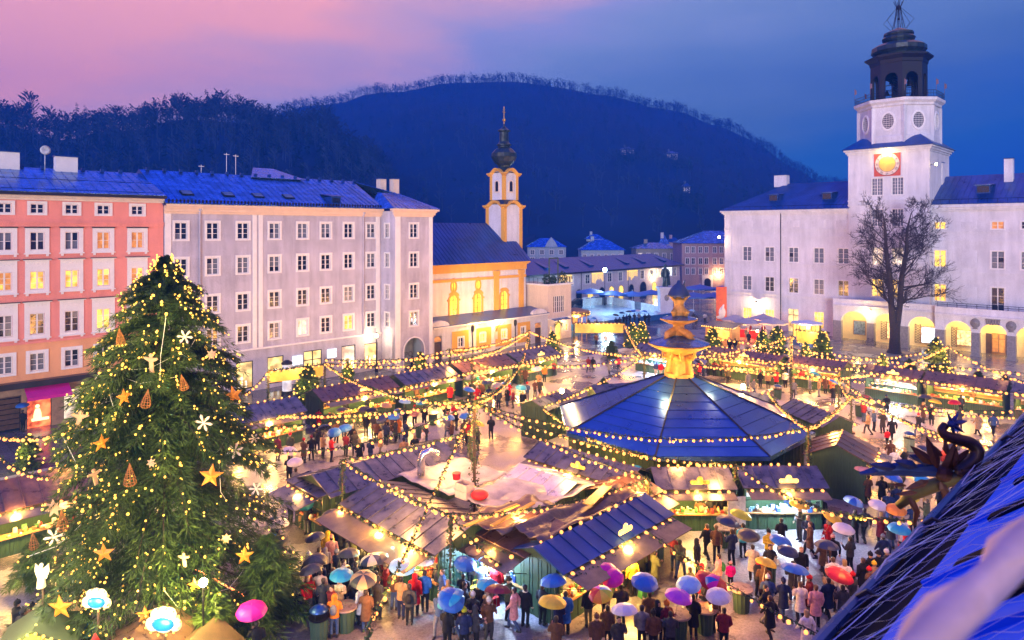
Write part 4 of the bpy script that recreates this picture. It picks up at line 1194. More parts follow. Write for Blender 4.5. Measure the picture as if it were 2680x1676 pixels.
for i in range(8):
 a0, a1 = R(22.5 + 45 * i), R(67.5 + 45 * i)
 p0 = Vector((math.cos(a0) * rr, math.sin(a0) * rr, 0)); p1 = Vector((math.cos(a1) * rr, math.sin(a1) * rr, 0))
 for zz in (35.5, 36.0, 36.5):
  mb.tube([p0 + Vector((0, 0, zz)), p1 + Vector((0, 0, zz))], 0.035, 4)
 for k in range(13):
  q = p0.lerp(p1, k / 12)
  mb.tube([q + Vector((0, 0, 35.4)), q + Vector((0, 0, 36.5))], 0.02, 4)
mb.build('gallery_railing', M_BLACKIRON, bel)
for i in range(8):
 a = R(22.5 + 45 * i)
 b = MB(); q = Vector((math.cos(a) * rr, math.sin(a) * rr, 0))
 b.tube([q + Vector((0, 0, 36.4)), q + Vector((0, 0, 38.4))], 0.025, 4)
 b.prism([(0, 0), (0.35, 0.15), (0.3, 0.8), (0, 0.95)], -0.01, 0.01); 
 for j in range(len(b.v) - 8, len(b.v)):
  b.v[j] = (b.v[j][0] + q.x, b.v[j][1] + q.y, b.v[j][2] + 37.3)
 b.build('small_flag', mat('flag_cloth', (0.2, 0.12, 0.14), 0.7), bel)
bellm = MB(); bellm.lathe([(0.42, 0), (0.34, 0.12), (0.25, 0.4), (0.2, 0.6), (0.08, 0.7)], 10)
bellm = bellm.mesh('bell', M_BLACKIRON, True)
for i in range(12):
 r_ = rnd.uniform(0.4, 2.6); a = rnd.uniform(0, 6.28)
 inst(bellm, 'bell', bel, (r_ * math.cos(a), r_ * math.sin(a), rnd.choice((36.2, 37.0, 37.9, 38.8))), 0, rnd.choice((0.7, 1.0, 1.4)))
mb = MB()
for z in (36.9, 37.8, 38.6, 39.5):
 mb.box(-2.9, -0.06, z, 2.9, 0.06, z + 0.1); mb.box(-0.06, -2.9, z + 0.103, 0.06, 2.9, z + 0.2)
mb.build('bell_frame', M_BLACKIRON, bel)
# side lamp at the tower edge
b = MB(); b.tube([(TWH, -5.0, 25.5), (TWH + 0.8, -5.6, 25.6)], 0.04, 5); b.sphere((TWH + 0.9, -5.7, 25.5), 0.17, mi=1); b.build('wall_lamp', [M_BLACKIRON, MATS['lamp_glow']], tc)
b = MB(); b.tube([(-0.05, 0, 15), (-0.7, -0.5, 15.2)], 0.04, 5); b.sphere((-0.75, -0.6, 15.1), 0.2, mi=1); b.build('wall_lamp', [M_BLACKIRON, MATS['lamp_glow']], pa)
lamp(pa.matrix_basis @ Vector((-0.9, -0.8, 15.0)), 120)
# ---- arcades
def arcade(name, pillars, y, x0, x1, spring, crown, ztop, railing):
 ac = inst(None, name, pa)
 mb = MB()
 for k in range(len(pillars) - 1):
  a, b_ = pillars[k][1], pillars[k + 1][0]
  c, hw = (a + b_) / 2, (b_ - a) / 2
  poly = [(a, spring)] + [(c - hw * math.cos(math.pi * i / 14), spring + (crown - spring) * math.sin(math.pi * i / 14)) for i in range(1, 14)] + [(b_, spring), (b_, ztop - 1.1), (a, ztop - 1.1)]
  mb.prism(poly, y, y + 0.7)
 for (a, b_) in pillars:
  mb.box(a, y, spring, b_, y + 0.7, ztop - 1.1)
 mb.build('arch_wall', M_STUCCO, ac)
 for (a, b_) in pillars:
  b = MB(); b.box(a - 0.02, y - 0.03, 0.3, b_ + 0.02, y + 0.72, spring); b.box(a - 0.1, y - 0.1, 0, b_ + 0.1, y + 0.8, 0.3); b.build('pillar', M_STONE, ac)
 mb = MB()
 mb.box(x0, y - 0.35, ztop - 1.097, x1, y - 0.0, ztop - 0.85); mb.box(x0, y - 0.05, ztop - 0.847, x1, y + 0.25, ztop)
 mb.build('parapet', M_STUCCO, ac)
 mb = MB(); mb.box(x0, y + 0.253, ztop - 1.09, x1, -0.02 if not railing else 0.98, ztop - 0.8); mb.build('terrace_slab', M_PAVEL, ac)
 if railing:
  mb = MB()
  for i in range(20):
   xx = x0 + 0.3 + i * (x1 - x0 - 0.5) / 19
   mb.tube([(xx, y + 0.1, ztop), (xx, y + 0.1, ztop + 0.55)], 0.03, 4)
  for zz in (0.3, 0.55):
   mb.tube([(x0, y + 0.1, ztop + zz), (x1, y + 0.1, ztop + zz)], 0.03, 4)
  mb.build('railing', M_BLACKIRON, ac)
 return ac
a1 = arcade('arcade', [(19.2, 20.3), (23.85, 24.8), (28.1, 29.15), (32.45, 32.6)], -3.5, 19.2, 32.6, 3.0, 4.5, 6.25, False)
a2 = arcade('arcade', [(32.6, 33.7), (36.7, 37.6), (40.5, 41.4), (44.3, 45.2), (48.1, 49.0), (51.9, 52.8)], -4.3, 32.6, 54, 3.1, 4.4, 6.2, True)
mb = MB(); mb.quad((19.2, -0.45, 0), (54, -0.45, 0), (54, -0.45, 5.1), (19.2, -0.45, 5.1)); mb.box(19.2, -3.4, 0, 19.6, -0.46, 5.0); mb.build('shop_front_wall', mat('arcade_yellow', (0.80, 0.62, 0.30), 0.7, var=0.1), pa)
for x in (22.1, 26.5, 30.8, 35.2, 39.0, 42.9, 46.7, 50.5):
 b = MB(); b.sphere((x, -2.0, 4.55), 0.13, mi=1); b.tube([(x, -2.0, 4.65), (x, -2.0, 5.1)], 0.02, 4)
 b.build('arcade_lamp', [M_BLACKIRON, MATS['lamp_glow']], pa)
 lamp(pa.matrix_basis @ Vector((x, -2.0, 4.3)), 75, (1.0, 0.68, 0.22), 0.15)
posters = [(21.9, 0.8, 1.7, 2.0, 'blue'), (26.4, 0.7, 1.6, 2.2, 'lit'), (30.9, 0.6, 1.8, 2.2, 'white'), (35.2, 0.8, 1.9, 2.0, 'lit'), (42.8, 0.8, 1.9, 2.0, 'lit'), (46.6, 0.8, 1.9, 2.0, 'lit')]
pm_ = {'blue': mat('blue_poster', (0.20, 0.28, 0.45), 0.4, var=0.9, vscale=3.0), 'white': emat('white_poster', (0.7, 0.85, 1.0), 0.9, tex=0.7, tscale=3.0), 'lit': emat('warm_display', (1.0, 0.62, 0.25), 0.9, tex=0.9, tscale=4.0)}
for (x, z, w, h, k) in posters:
 b = MB(); b.box(-w / 2, -0.06, 0, w / 2, -0.02, h, 1)
 for s in (-1, 1):
  b.box(s * w / 2 - 0.06, -0.1, 0, s * w / 2 + 0.06, -0.02, h)
 b.box(-w / 2, -0.1, h, w / 2, -0.02, h + 0.08); b.box(-w / 2, -0.1, -0.08, w / 2, -0.02, 0)
 b.build('display_case', [M_WOOD, pm_[k]], pa, loc=(x, -0.46, z))
for x, w in ((25.2, 0.7), (27.6, 0.7), (29.6, 0.7), (32.1, 0.7), (34.0, 0.6), (36.4, 0.5)):
 b = MB()
 for i in range(7):
  t = i * 0.35
  b.tube([(-w / 2, -0.06, t), (w / 2, -0.06, t + 0.5)], 0.02, 4); b.tube([(w / 2, -0.06, t), (-w / 2, -0.06, t + 0.5)], 0.02, 4)
 b.tube([(-w / 2, -0.06, 0), (-w / 2, -0.06, 2.6), (w / 2, -0.06, 2.6), (w / 2, -0.06, 0), (-w / 2, -0.06, 0)], 0.03, 4)
 b.build('lattice_grille', M_BLACKIRON, pa, loc=(x, -0.46, 0.5))
b = MB(); b.box(-1.4, -0.08, 0, -0.75, 0, 2.7); b.box(0.75, -0.08, 0, 1.4, 0, 2.7); b.box(-0.72, -0.05, 0, 0.72, 0, 2.8, 1)
for s in (-1, 1):
 b.box(s * 0.37 - 0.3, -0.09, 0.35, s * 0.37 + 0.3, -0.052, 2.0, 2); b.box(s * 0.37 - 0.25, -0.09, 2.1, s * 0.37 + 0.25, -0.052, 2.65, 2)
b.build('door', [M_WOODD, M_WOOD, M_LITDIM], pa, loc=(39.0, -0.46, 0))
for x in (37.15, 40.95):
 b = MB(); b.sphere((0, 0, 0), 0.55, 10, 6, sc=(1.0, 0.25, 1.15)); b.sphere((0, -0.1, 0.1), 0.3, 8, 5, sc=(1, 0.5, 1)); b.lathe([(0.35, -0.75), (0.1, -0.5)], 6, sy=0.4)
 b.build('coat_of_arms', M_STONE, pa, loc=(x, -4.4, 4.35), smooth=True)
b = MB()
for q in range(5):
 b.lathe([(0.12, -0.3), (0.16, 0.3)], 6, (-0.6 + q * 0.3, 0))
b.box(-0.8, -0.1, 0.3, 0.8, 0.1, 0.42); b.build('keystone_relief', M_STONE, pa, loc=(39.05, -4.4, 4.6))
# flood lamp above the cafe on the left wing
b = MB(); xw = rx(1985); b.tube([(xw, 0, 4.6), (xw, -0.7, 4.75)], 0.03, 5); b.lathe([(0.28, 4.35), (0.1, 4.65)], 8, (xw, -0.8), mi=0); b.sphere((xw, -0.8, 4.35), 0.14, mi=1); b.build('wall_lamp', [M_BLACKIRON, MATS['lamp_glow']], pa)
lamp(pa.matrix_basis @ Vector((xw, -0.9, 4.1)), 170, (1.0, 0.66, 0.3), 0.15)
b = MB(); b.tube([(25.0 - 0.5, -3.5, 4.9), (24.4, -4.4, 5.0)], 0.03, 5); b.sphere((24.4, -4.5, 4.85), 0.15, mi=1); b.build('wall_lamp', [M_BLACKIRON, MATS['lamp_glow']], pa)
lamp(pa.matrix_basis @ Vector((24.4, -4.7, 4.75)), 70, (1.0, 0.7, 0.35), 0.15)
# ================================================================== LONG LOW HOUSE BEYOND THE ICE RINK
LA, LB0 = -100.7, 100.0
lh = thing('long_house', 'long low house with blue slate roof behind the ice rink', 'building', W(LA, LB0), R(45))
qx = lambda px: LB(px, LA) - LB0
LL = qx(1779)
wpx = (1448, 1494, 1538, 1596, 1624, 1681, 1705, 1726, 1766)
mb = MB()
lops = [(qx(p), 3.7, 1.6, 2.1) for p in wpx]
apx = (1537, 1566, 1595, 1625, 1640, 1657, 1683, 1718, 1726, 1737)
wall(mb, 0, LL, 0, 6.7, lops)
mb.quad((LL, 0, 0), (LL, 12, 0), (LL, 12, 6.7), (LL, 0, 6.7)); mb.quad((0, 12, 0), (0, 0, 0), (0, 0, 6.7), (0, 12, 6.7))
mb.build('wall', plaster('pale_lilac_plaster', (0.66, 0.60, 0.64), 0.15), lh)
for i, (x, z, w, h) in enumerate(lops):
 add_window(lh, x, z, w, h, 2, 3, 0.25, 'plain', mixpanes(M_LITW, M_GLASS, M_GLASS) if i % 2 else mixpanes(M_GLASS, M_GLASSB))
for i, p in enumerate((1515, 1545, 1575, 1600, 1625, 1652, 1683, 1712, 1740)):
 b = MB(); r = 1.0 if i != 6 else 1.4
 b.prism([(-r, 0), (r, 0), (r, 1.5)] + [(r * math.cos(math.pi * k / 8), 1.5 + r * math.sin(math.pi * k / 8)) for k in range(1, 9)], -0.03, 0.05, 0)
 b.prism([(-r - 0.15, 0), (-r, 0), (-r, 1.5)] + [(-r * math.cos(math.pi * k / 8), 1.5 + r * math.sin(math.pi * k / 8)) for k in range(1, 9)] + [(r, 0), (r + 0.15, 0), (r + 0.15, 1.5)] + [((r + 0.15) * math.cos(math.pi * k / 8), 1.5 + (r + 0.15) * math.sin(math.pi * k / 8)) for k in range(1, 9)], -0.06, 0.0, 1)
 b.build('arched_shop_window', [M_LITB if i in (1, 3, 4, 7) else M_GLASS, M_STONE], lh, loc=(qx(p), 0, 0))
for i, p in enumerate((1478, 1563, 1654, 1745)):          # lit icicle light curtains hung from the eave
 b = MB(); ww = 2.0
 for k in range(9):
  b.box(-ww + k * ww / 4 - 0.05, -0.2, -rnd.uniform(1.2, 2.4), -ww + k * ww / 4 + 0.05, -0.14, 0)
 b.box(-ww - 0.2, -0.25, 0.0, ww + 0.2, -0.1, 0.15)
 b.build('light_curtain', emat('curtain_glow', (1.0, 0.60, 0.10), 1.1) if i < 3 else M_SIGNW, lh, loc=(qx(p), 0, 5.9))
rf = inst(None, 'roof', lh)
panel_roof(rf, (-2, -0.9, 6.65), (LL + 1, -0.9, 6.65), (LL - 5, 6, 9.7), (-2, 6, 9.7), 40, M_SLATE, rib=0.02)
panel_roof(rf, (LL + 1, -0.9, 6.65), (LL + 1, 13, 6.65), (LL - 5, 6, 9.7), (LL - 5, 6, 9.7), 6, M_SLATE)
panel_roof(rf, (LL + 1, 13, 6.65), (-2, 13, 6.65), (-2, 6, 9.7), (LL - 5, 6, 9.7), 10, M_SLATE)
mb = MB(); mb.box(-2, -1.05, 6.35, LL + 1, -0.88, 6.7); mb.build('gutter', M_GUTTER, lh)
for p in (1425, 1475, 1540, 1634, 1677, 1732):
 b = MB(); x = LB(p, LA - 2.5) - LB0
 b.slab((x - 1.2, 1.0, 7.9), (x + 0.4, 1.0, 7.9), (x + 0.4, 4.5, 9.1), (x - 1.2, 4.5, 9.1), 0.05); b.box(x - 1.1, 1.15, 7.5, x + 0.3, 1.4, 7.85)
 b.build('roof_hatch', M_SHEETD, rf)
for p in (1520, 1643):
 downpipe(lh, qx(p), -0.15, 0, 6.4, M_GUTTER)
for p, y_, z in ((1708, -0.6, 4.6), (1583, -4, 3.5)):
 pos = lh.matrix_basis @ Vector((qx(p), y_, z))
b = MB(); b.tube([(qx(1708), 0, 4.8), (qx(1708), -0.6, 4.7)], 0.04, 5); b.sphere((qx(1708), -0.7, 4.6), 0.2, mi=1); b.build('wall_lamp', [M_BLACKIRON, MATS['lamp_glow']], lh)
lamp(lh.matrix_basis @ Vector((qx(1708), -1.0, 4.5)), 220, (1.0, 0.66, 0.3))
text_obj('11', 0.9, M_WHITE, lh, (qx(1620), -0.08, 2.9), (R(90), 0, 0), 'house_number')
# ================================================================== ROSE COLOURED HOUSE
rh = thing('rose_house', 'rose brown house with white windows and blue hipped roof beside the palace', 'building', Vector((48.5, 195, 0)), R(-3))
mb = MB()
rxs = [1.3 + (p - 1804) * 195 / FPX for p in (1804, 1819, 1838, 1853, 1875, 1892)]
rxs = [(p - 1789) * 195 / FPX for p in (1803.5, 1818.5, 1837.5, 1852.5, 1874, 1891)] + [13.5, 15.2, 17.5]
wall(mb, 0, 22, 0, 12.4, [(x, z, 0.95, 1.75) for x in rxs for z in (9.7, 6.5, 3.6)], mi=0)
mb.quad((0, 14, 0), (0, 0, 0), (0, 0, 12.4), (0, 14, 12.4)); mb.quad((22, 0, 0), (22, 14, 0), (22, 14, 12.4), (22, 0, 12.4))
mb.build('wall', M_ROSE, rh)
for x in rxs:
 for z in (9.7, 6.5, 3.6):
  add_window(rh, x, z, 0.95, 1.75, 2, 2, 0.16, 'plain', mixpanes(M_GLASSB, M_GLASS))
rf = inst(None, 'roof', rh)
panel_roof(rf, (-0.6, -0.6, 12.45), (22.6, -0.6, 12.45), (14, 7, 16.0), (8, 7, 16.0), 20, M_SHEET)
panel_roof(rf, (-0.6, 14.6, 12.45), (-0.6, -0.6, 12.45), (8, 7, 16.0), (8, 7, 16.0), 6, M_SHEET)
b = MB(); b.prism([(-1.5, 0), (1.5, 0), (1.5, 3.4), (-1.5, 3.4)], -0.2, 0.0); b.prism([(-0.9, 0), (0.9, 0)] + [(0.9 * math.cos(math.pi * k / 8), 1.6 + 0.9 * math.sin(math.pi * k / 8)) for k in range(9)], -0.25, -0.203, 1); b.build('portal', [M_WHITE, M_BLACKIRON], rh, loc=(7.2, 0, 0))
b = MB(); b.sphere((10.2, -0.6, 3.6), 0.22, mi=1); b.tube([(10.2, 0, 3.9), (10.2, -0.6, 3.7)], 0.04, 5); b.build('wall_lamp', [M_BLACKIRON, MATS['lamp_glow']], rh)
lamp(rh.matrix_basis @ Vector((10.2, -1.2, 3.5)), 260, (1.0, 0.55, 0.2))
# ================================================================== FAR VILLAS
def villa(label, pxl, pxr, y_eave, y_top, Y, base_z, m, roofm, gable=False, lit=(), rot=0.0, nw=5, floors=2):
 w = (pxr - pxl) * Y / FPX
 eave = CAM_H - (y_eave - HY) * Y / FPX
 top = CAM_H - (y_top - HY) * Y / FPX
 t = thing('villa', label, 'villa', Vector(((pxl - CX) * Y / FPX, Y, base_z)), R(rot), 'villas at the foot of the hill')
 e, tp = eave - base_z, top - base_z
 b = MB()
 zs = [1.0 + i * (e - 1.0) / floors for i in range(floors)]
 hh = (e - 1.0) / floors * 0.6
 ops = [(w * (i + 0.5) / nw, z, w / nw * 0.42, hh) for i in range(nw) for z in zs]
 wall(b, 0, w, 0, e, ops)
 b.quad((0, w * 0.7, 0), (0, 0, 0), (0, 0, e), (0, w * 0.7, e)); b.quad((w, 0, 0), (w, w * 0.7, 0), (w, w * 0.7, e), (w, 0, e))
 b.build('wall', m, t)
 for i, (x, z, ww, h) in enumerate(ops):
  add_window(t, x, z, ww, h, 2, 2, 0.18, 'plain', M_LITW if i in lit else M_GLASSB)
 rf = inst(None, 'roof', t)
 d = w * 0.7
 panel_roof(rf, (-0.6, -0.6, e), (w + 0.6, -0.6, e), (w * 0.66, d / 2, tp), (w * 0.34, d / 2, tp), 8, roofm)
 panel_roof(rf, (-0.6, d + 0.6, e), (-0.6, -0.6, e), (w * 0.34, d / 2, tp), (w * 0.34, d / 2, tp), 4, roofm)
 panel_roof(rf, (w + 0.6, -0.6, e), (w + 0.6, d + 0.6, e), (w * 0.66, d / 2, tp), (w * 0.66, d / 2, tp), 4, roofm)
 if gable:
  b = MB(); gw = w * 0.17
  gx = w * 0.62
  b.prism([(gx - gw, e), (gx + gw, e), (gx + gw * 0.55, tp - 1.2), (gx, tp + 0.4), (gx - gw * 0.55, tp - 1.2)], -0.4, 2.5); b.build('gable', m, t)
 else:
  chimney(rf, w * 0.3, d * 0.5, tp - 1.5, tp + 1.2, 1.2, 1.2, m)
 return t
villa('pale blue villa with curved front gable at the foot of the hill', 1381, 1481, 647, 624, 262, 0, M_PALEBLUE, M_SHEET, True, (), 0, 4, 3)
villa('broad pale villa with dark attic storey behind the long house roof', 1521, 1633, 655, 628, 250, 0, M_PALEBLUE, M_SHEET, False, (2, 6), 0, 6, 2)
villa('low ochre villa with flat hipped roof behind the bare garden trees', 1665, 1770, 651, 636, 245, 0, plaster('olive_plaster', (0.34, 0.32, 0.26), 0.2), M_SHEET, False, (1,), 0, 5, 2)
villa('tall pale house glimpsed high behind the broad villa', 1535, 1580, 626, 613, 330, 2, M_PALEBLUE, M_SHEET, False, (0, 3), 0, 3, 3)
villa('grey house far back between the villas', 1590, 1625, 630, 618, 345, 2, M_PALEBLUE, M_SHEETD, False, (1,), 0, 3, 2)
villa('slim white tower house at the hill foot', 1728, 1748, 640, 616, 300, 2, M_STUCCO, M_SHEET, False, (), 0, 2, 3)
villa('small dark house beside the slim white house', 1748, 1780, 634, 622, 315, 2, M_ROSE, M_SHEETD, False, (2,), 0, 3, 2)
# ================================================================== HILLS AND FOREST
def interp(tab, x):
 if x <= tab[0][0]:
  return tab[0][1]
 for (x0, y0), (x1, y1) in zip(tab, tab[1:]):
  if x <= x1:
   t = (x - x0) / (x1 - x0)
   t = t * t * (3 - 2 * t)
   return y0 + (y1 - y0) * t
 return tab[-1][1]
HILL = [(-900, 560), (200, 480), (600, 330), (860, 275), (1000, 240), (1180, 220), (1310, 216), (1450, 224), (1600, 252), (1750, 292), (1900, 334), (2000, 384), (2080, 440), (2160, 488), (2400, 540), (3400, 575)]
RIDGE = [(-900, 360), (0, 330), (150, 352), (300, 330), (450, 316), (560, 308), (700, 318), (830, 330), (960, 420), (1100, 560), (1250, 596), (1400, 600)]
def hz_(tab, Y0, Y1, px, Y):
 t = min(max((Y - Y0) / (Y1 - Y0), 0), 1.25)
 top = CAM_H + (HY - interp(tab, px)) * Y1 / FPX
 n = 3.0 * math.sin(px * 0.013 + Y * 0.02) + 2.0 * math.sin(px * 0.031 - Y * 0.05)
 s = t if t <= 1 else 1 - (t - 1) * 0.8
 return max(0.0, top) * s + n * min(1, t * 3) * (1 - abs(t - 0.5)) 
def terrain(name, tab, Y0, Y1, p0, p1, dp, ny, m):
 b = MB()
 cols = list(range(p0, p1 + 1, dp))
 for px in cols:
  for j in range(ny + 1):
   Y = Y0 + (Y1 * 1.15 - Y0) * j / ny
   z = hz_(tab, Y0, Y1, px, Y) if j > 0 else -1.0
   b.v.append(((px - CX) * Y / FPX, Y, z))
 for i in range(len(cols) - 1):
  for j in range(ny):
   k = i * (ny + 1) + j
   b.f.append((k, k + ny + 1, k + ny + 2, k + 1)); b.m.append(0)
 return struct(name, b, m, True)
M_HILL = mat('wooded_hillside', (0.004, 0.018, 0.07), 0.95, var=0.6, vscale=0.03, spec=0.1)  # blue of the dusk haze is put into the hillside colour as well
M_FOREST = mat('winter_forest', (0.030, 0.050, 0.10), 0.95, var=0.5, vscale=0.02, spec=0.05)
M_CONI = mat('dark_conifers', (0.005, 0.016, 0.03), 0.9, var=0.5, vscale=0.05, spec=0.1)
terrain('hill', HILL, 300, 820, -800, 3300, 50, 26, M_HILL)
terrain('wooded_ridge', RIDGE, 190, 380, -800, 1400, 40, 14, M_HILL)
def bare_sliver(b, p, h, mi=0, k=13):
 x, y, z = p
 w = h * 0.018
 b.add([(x - w, y, z), (x + w, y, z), (x, y, z + h)], [(0, 1, 2)], mi)
 for i in range(k):
  t = rnd.uniform(0.3, 0.92)
  L_ = h * rnd.uniform(0.22, 0.42) * (1.15 - 0.6 * t)
  a = rnd.uniform(0, 6.28)
  dx, dy, dz = math.cos(a) * L_ * 0.65, math.sin(a) * L_ * 0.65, L_ * rnd.uniform(0.45, 1.0)
  q = (x, y, z + h * t)
  ww = h * 0.012
  e = (q[0] + dx, q[1] + dy, q[2] + dz)
  b.add([(q[0], q[1], q[2] - ww), (q[0] + dx * 0.4, q[1] + dy * 0.4, q[2] + dz * 0.4 + ww * 1.6), e], [(0, 1, 2)], mi)
  # a spray of twigs at the branch end
  for s in range(2):
   a2 = a + rnd.uniform(-1, 1)
   r2 = L_ * 0.35
   b.add([(q[0] + dx * 0.6, q[1] + dy * 0.6, q[2] + dz * 0.6), (e[0] + math.cos(a2) * r2 - ww, e[1], e[2] + r2 * 0.4), (e[0] + math.cos(a2) * r2 + ww * 1.5, e[1] + math.sin(a2) * r2, e[2] + r2 * 0.8)], [(0, 1, 2)], mi)
def coni_sliver(b, p, h, mi=1, k=46):
 x, y, z = p
 w = h * 0.012
 b.add([(x - w, y, z), (x + w, y, z), (x, y, z + h)], [(0, 1, 2)], mi)
 for i in range(k):
  t = rnd.uniform(0.22, 0.98)
  r = h * 0.20 * (1.02 - t) ** 0.8 * rnd.uniform(0.7, 1.2) + h * 0.01
  a = rnd.uniform(0, 6.28)
  c, s = math.cos(a), math.sin(a)
  zz = z + h * t
  b.add([(x, y, zz), (x + c * r - s * r * 0.25, y + s * r + c * r * 0.25, zz - r * 0.45), (x + c * r * 1.05, y + s * r * 1.05, zz - r * 0.62), (x + c * r + s * r * 0.25, y + s * r - c * r * 0.25, zz - r * 0.3)], [(0, 1, 2, 3)], mi)
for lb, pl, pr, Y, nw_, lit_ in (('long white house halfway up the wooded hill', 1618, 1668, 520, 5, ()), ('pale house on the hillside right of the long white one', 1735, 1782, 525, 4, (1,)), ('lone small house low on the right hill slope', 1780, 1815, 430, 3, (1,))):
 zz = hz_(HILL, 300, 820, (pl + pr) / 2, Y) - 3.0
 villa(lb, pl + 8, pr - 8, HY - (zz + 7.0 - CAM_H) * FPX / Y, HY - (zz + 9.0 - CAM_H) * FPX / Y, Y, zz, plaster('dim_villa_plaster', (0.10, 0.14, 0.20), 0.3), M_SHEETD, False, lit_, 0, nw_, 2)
 b = MB()
 for i in range(60):
  q = rnd.uniform(pl - 30, pr + 30); Yq = Y + rnd.uniform(-32, -6)
  (bare_sliver if i % 3 else coni_sliver)(b, ((q - CX) * Yq / FPX, Yq, hz_(HILL, 300, 820, q, Yq) - 0.5), rnd.uniform(6, 10))
 tag(b.build('garden_trees', [M_FOREST, M_CONI]), 'belt of bare trees below the ' + lb, 'trees', kind='stuff')
b = MB()
for i in range(5600):
 px = rnd.uniform(-500, 2600)
 u = rnd.random()
 Y = 330 + 500 * (u ** 0.75) if i % 5 < 3 else rnd.uniform(795, 832)
 p = ((px - CX) * Y / FPX, Y, hz_(HILL, 300, 820, px, Y) - 0.5)
 if rnd.random() < 0.72:
  bare_sliver(b, p, rnd.uniform(8, 13), 0, 9)
 else:
  coni_sliver(b, p, rnd.uniform(8, 13), 1, 16)
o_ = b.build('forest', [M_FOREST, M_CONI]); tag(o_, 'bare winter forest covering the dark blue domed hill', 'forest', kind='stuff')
b = MB()
for i in range(1500):
 px = rnd.uniform(-500, 1120)
 Y = rnd.uniform(205, 372)
 p = ((px - CX) * Y / FPX, Y, hz_(RIDGE, 190, 380, px, Y) - 0.5)
 h = rnd.uniform(7, 13) * (1.0 if Y > 300 else 0.8)
 (bare_sliver if rnd.random() < 0.6 else coni_sliver)(b, p, h)
for i in range(700):
 px = rnd.uniform(-300, 1000); Y = rnd.uniform(345, 385)
 bare_sliver(b, ((px - CX) * Y / FPX, Y, hz_(RIDGE, 190, 380, px, Y) - 0.5), rnd.uniform(8, 14), 0, 16)
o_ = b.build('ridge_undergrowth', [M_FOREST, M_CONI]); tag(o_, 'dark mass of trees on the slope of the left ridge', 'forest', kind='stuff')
# trees one can tell apart on the skyline of the left ridge
tv = []
for k in range(4):
 b = MB(); bare_sliver(b, (0, 0, 0), 1.0, 0, 60)
 for q in range(20):
  pass
 tb = MB(); tb.tube([(0, 0, 0), (0.01, 0, 0.45), (0, 0.01, 0.9)], [0.016, 0.011, 0.004], 5)
 tv.append(('bare', tb.mesh('trunk', M_FOREST), b.mesh('crown', [M_FOREST, M_CONI])))
for k in range(3):
 b = MB(); coni_sliver(b, (0, 0, 0), 1.0, 1, 110)
 tb = MB(); tb.tube([(0, 0, 0), (0, 0, 0.5)], [0.02, 0.012], 5)
 tv.append(('fir', tb.mesh('trunk', M_FOREST), b.mesh('crown', [M_FOREST, M_CONI])))
sk = [(4, 16, 0), (45, 11, 1), (80, 19, 2), (130, 17, 3), (165, 14, 0), (200, 21, 4), (222, 17, 5), (260, 13, 1), (300, 13, 2), (330, 12, 3), (372, 14, 4), (402, 16, 5), (432, 16, 6), (470, 17, 0), (490, 16, 4), (515, 16, 1), (540, 19, 6), (560, 15, 2), (580, 16, 3), (605, 14, 0), (628, 16, 4), (655, 12, 1), (680, 10, 2), (706, 14, 6), (735, 12, 5), (762, 9, 3), (792, 10, 4), (812, 8, 0), (845, 9, 5), (872, 10, 1)]
SKN = {}
word = {'bare': 'bare winter tree', 'fir': 'dark spruce'}
for i, (px, h, k) in enumerate(sk):
 Y = 355 + (i * 37) % 25
 kind, tm, cm = tv[k]
 where = 'left edge of the ridge' if px < 110 else 'ridge above the coral house' if px < 420 else 'ridge above the grey house' if px < 700 else 'low right end of the ridge'
 nth = SKN.setdefault((kind, where), 0); SKN[(kind, where)] += 1
 t = thing('skyline_tree', '%s on the skyline, %s, %s' % (word[kind], where, ('leftmost', 'second from left', 'third from left', 'fourth from left', 'fifth from left', 'sixth from left', 'seventh from left', 'eighth from left')[nth]), 'tree', Vector(((px - CX) * Y / FPX, Y, hz_(RIDGE, 190, 380, px, Y) - 0.6)), rnd.uniform(0, 6), 'trees on the skyline of the left ridge')
 t.scale = (h * 0.98,) * 3
 inst(tm, 'trunk', t); inst(cm, 'crown', t)
# ================================================================== SHARED SMALL PARTS
bb = MB(); bb.sphere((0, 0, 0), 1.0, 8, 5)
BULB = bb.mesh('bulb', M_BULB, True)
bb = MB(); bb.sphere((0, 0, 0), 1.0, 7, 4)
BULBG = bb.mesh('bulb', M_BULBG, True)
bb = MB(); bb.sphere((0, 0, 0), 1.0, 7, 4)
BULBW = bb.mesh('bulb', M_BULBW, True)
# ================================================================== MARKET STALLS
GOODS = [mat('goods_red', (0.55, 0.05, 0.03), 0.4), mat('goods_gold', (0.7, 0.42, 0.1), 0.4), mat('goods_cream', (0.75, 0.65, 0.48), 0.5), mat('goods_green', (0.08, 0.25, 0.08), 0.5), mat('goods_brown', (0.3, 0.14, 0.05), 0.5), mat('goods_white', (0.8, 0.78, 0.74), 0.4)]
GOODSB = [mat('goods_blue', (0.05, 0.15, 0.5), 0.4), mat('goods_pale', (0.6, 0.75, 0.85), 0.4), GOODS[5], mat('goods_navy', (0.02, 0.05, 0.2), 0.5), GOODS[5], mat('goods_sky', (0.2, 0.45, 0.7), 0.4)]
BOARDS = {}
def boards(L_, h, key):
 k = (round(L_, 2), round(h, 2))
 if k not in BOARDS:
  b = MB()
  n = max(2, int(L_ / 0.17))
  for i in range(n):
   x0 = -L_ / 2 + L_ * i / n
   d = 0.03 + 0.012 * ((i * 5) % 3)
   b.box(x0 + 0.008, -d, 0, x0 + L_ / n - 0.008, 0.02, h)
  b.box(-L_ / 2, 0.0, 0, L_ / 2, 0.05, h)
  BOARDS[k] = b.mesh('boards', M_STALL)
 return BOARDS[k]
STALLS = []
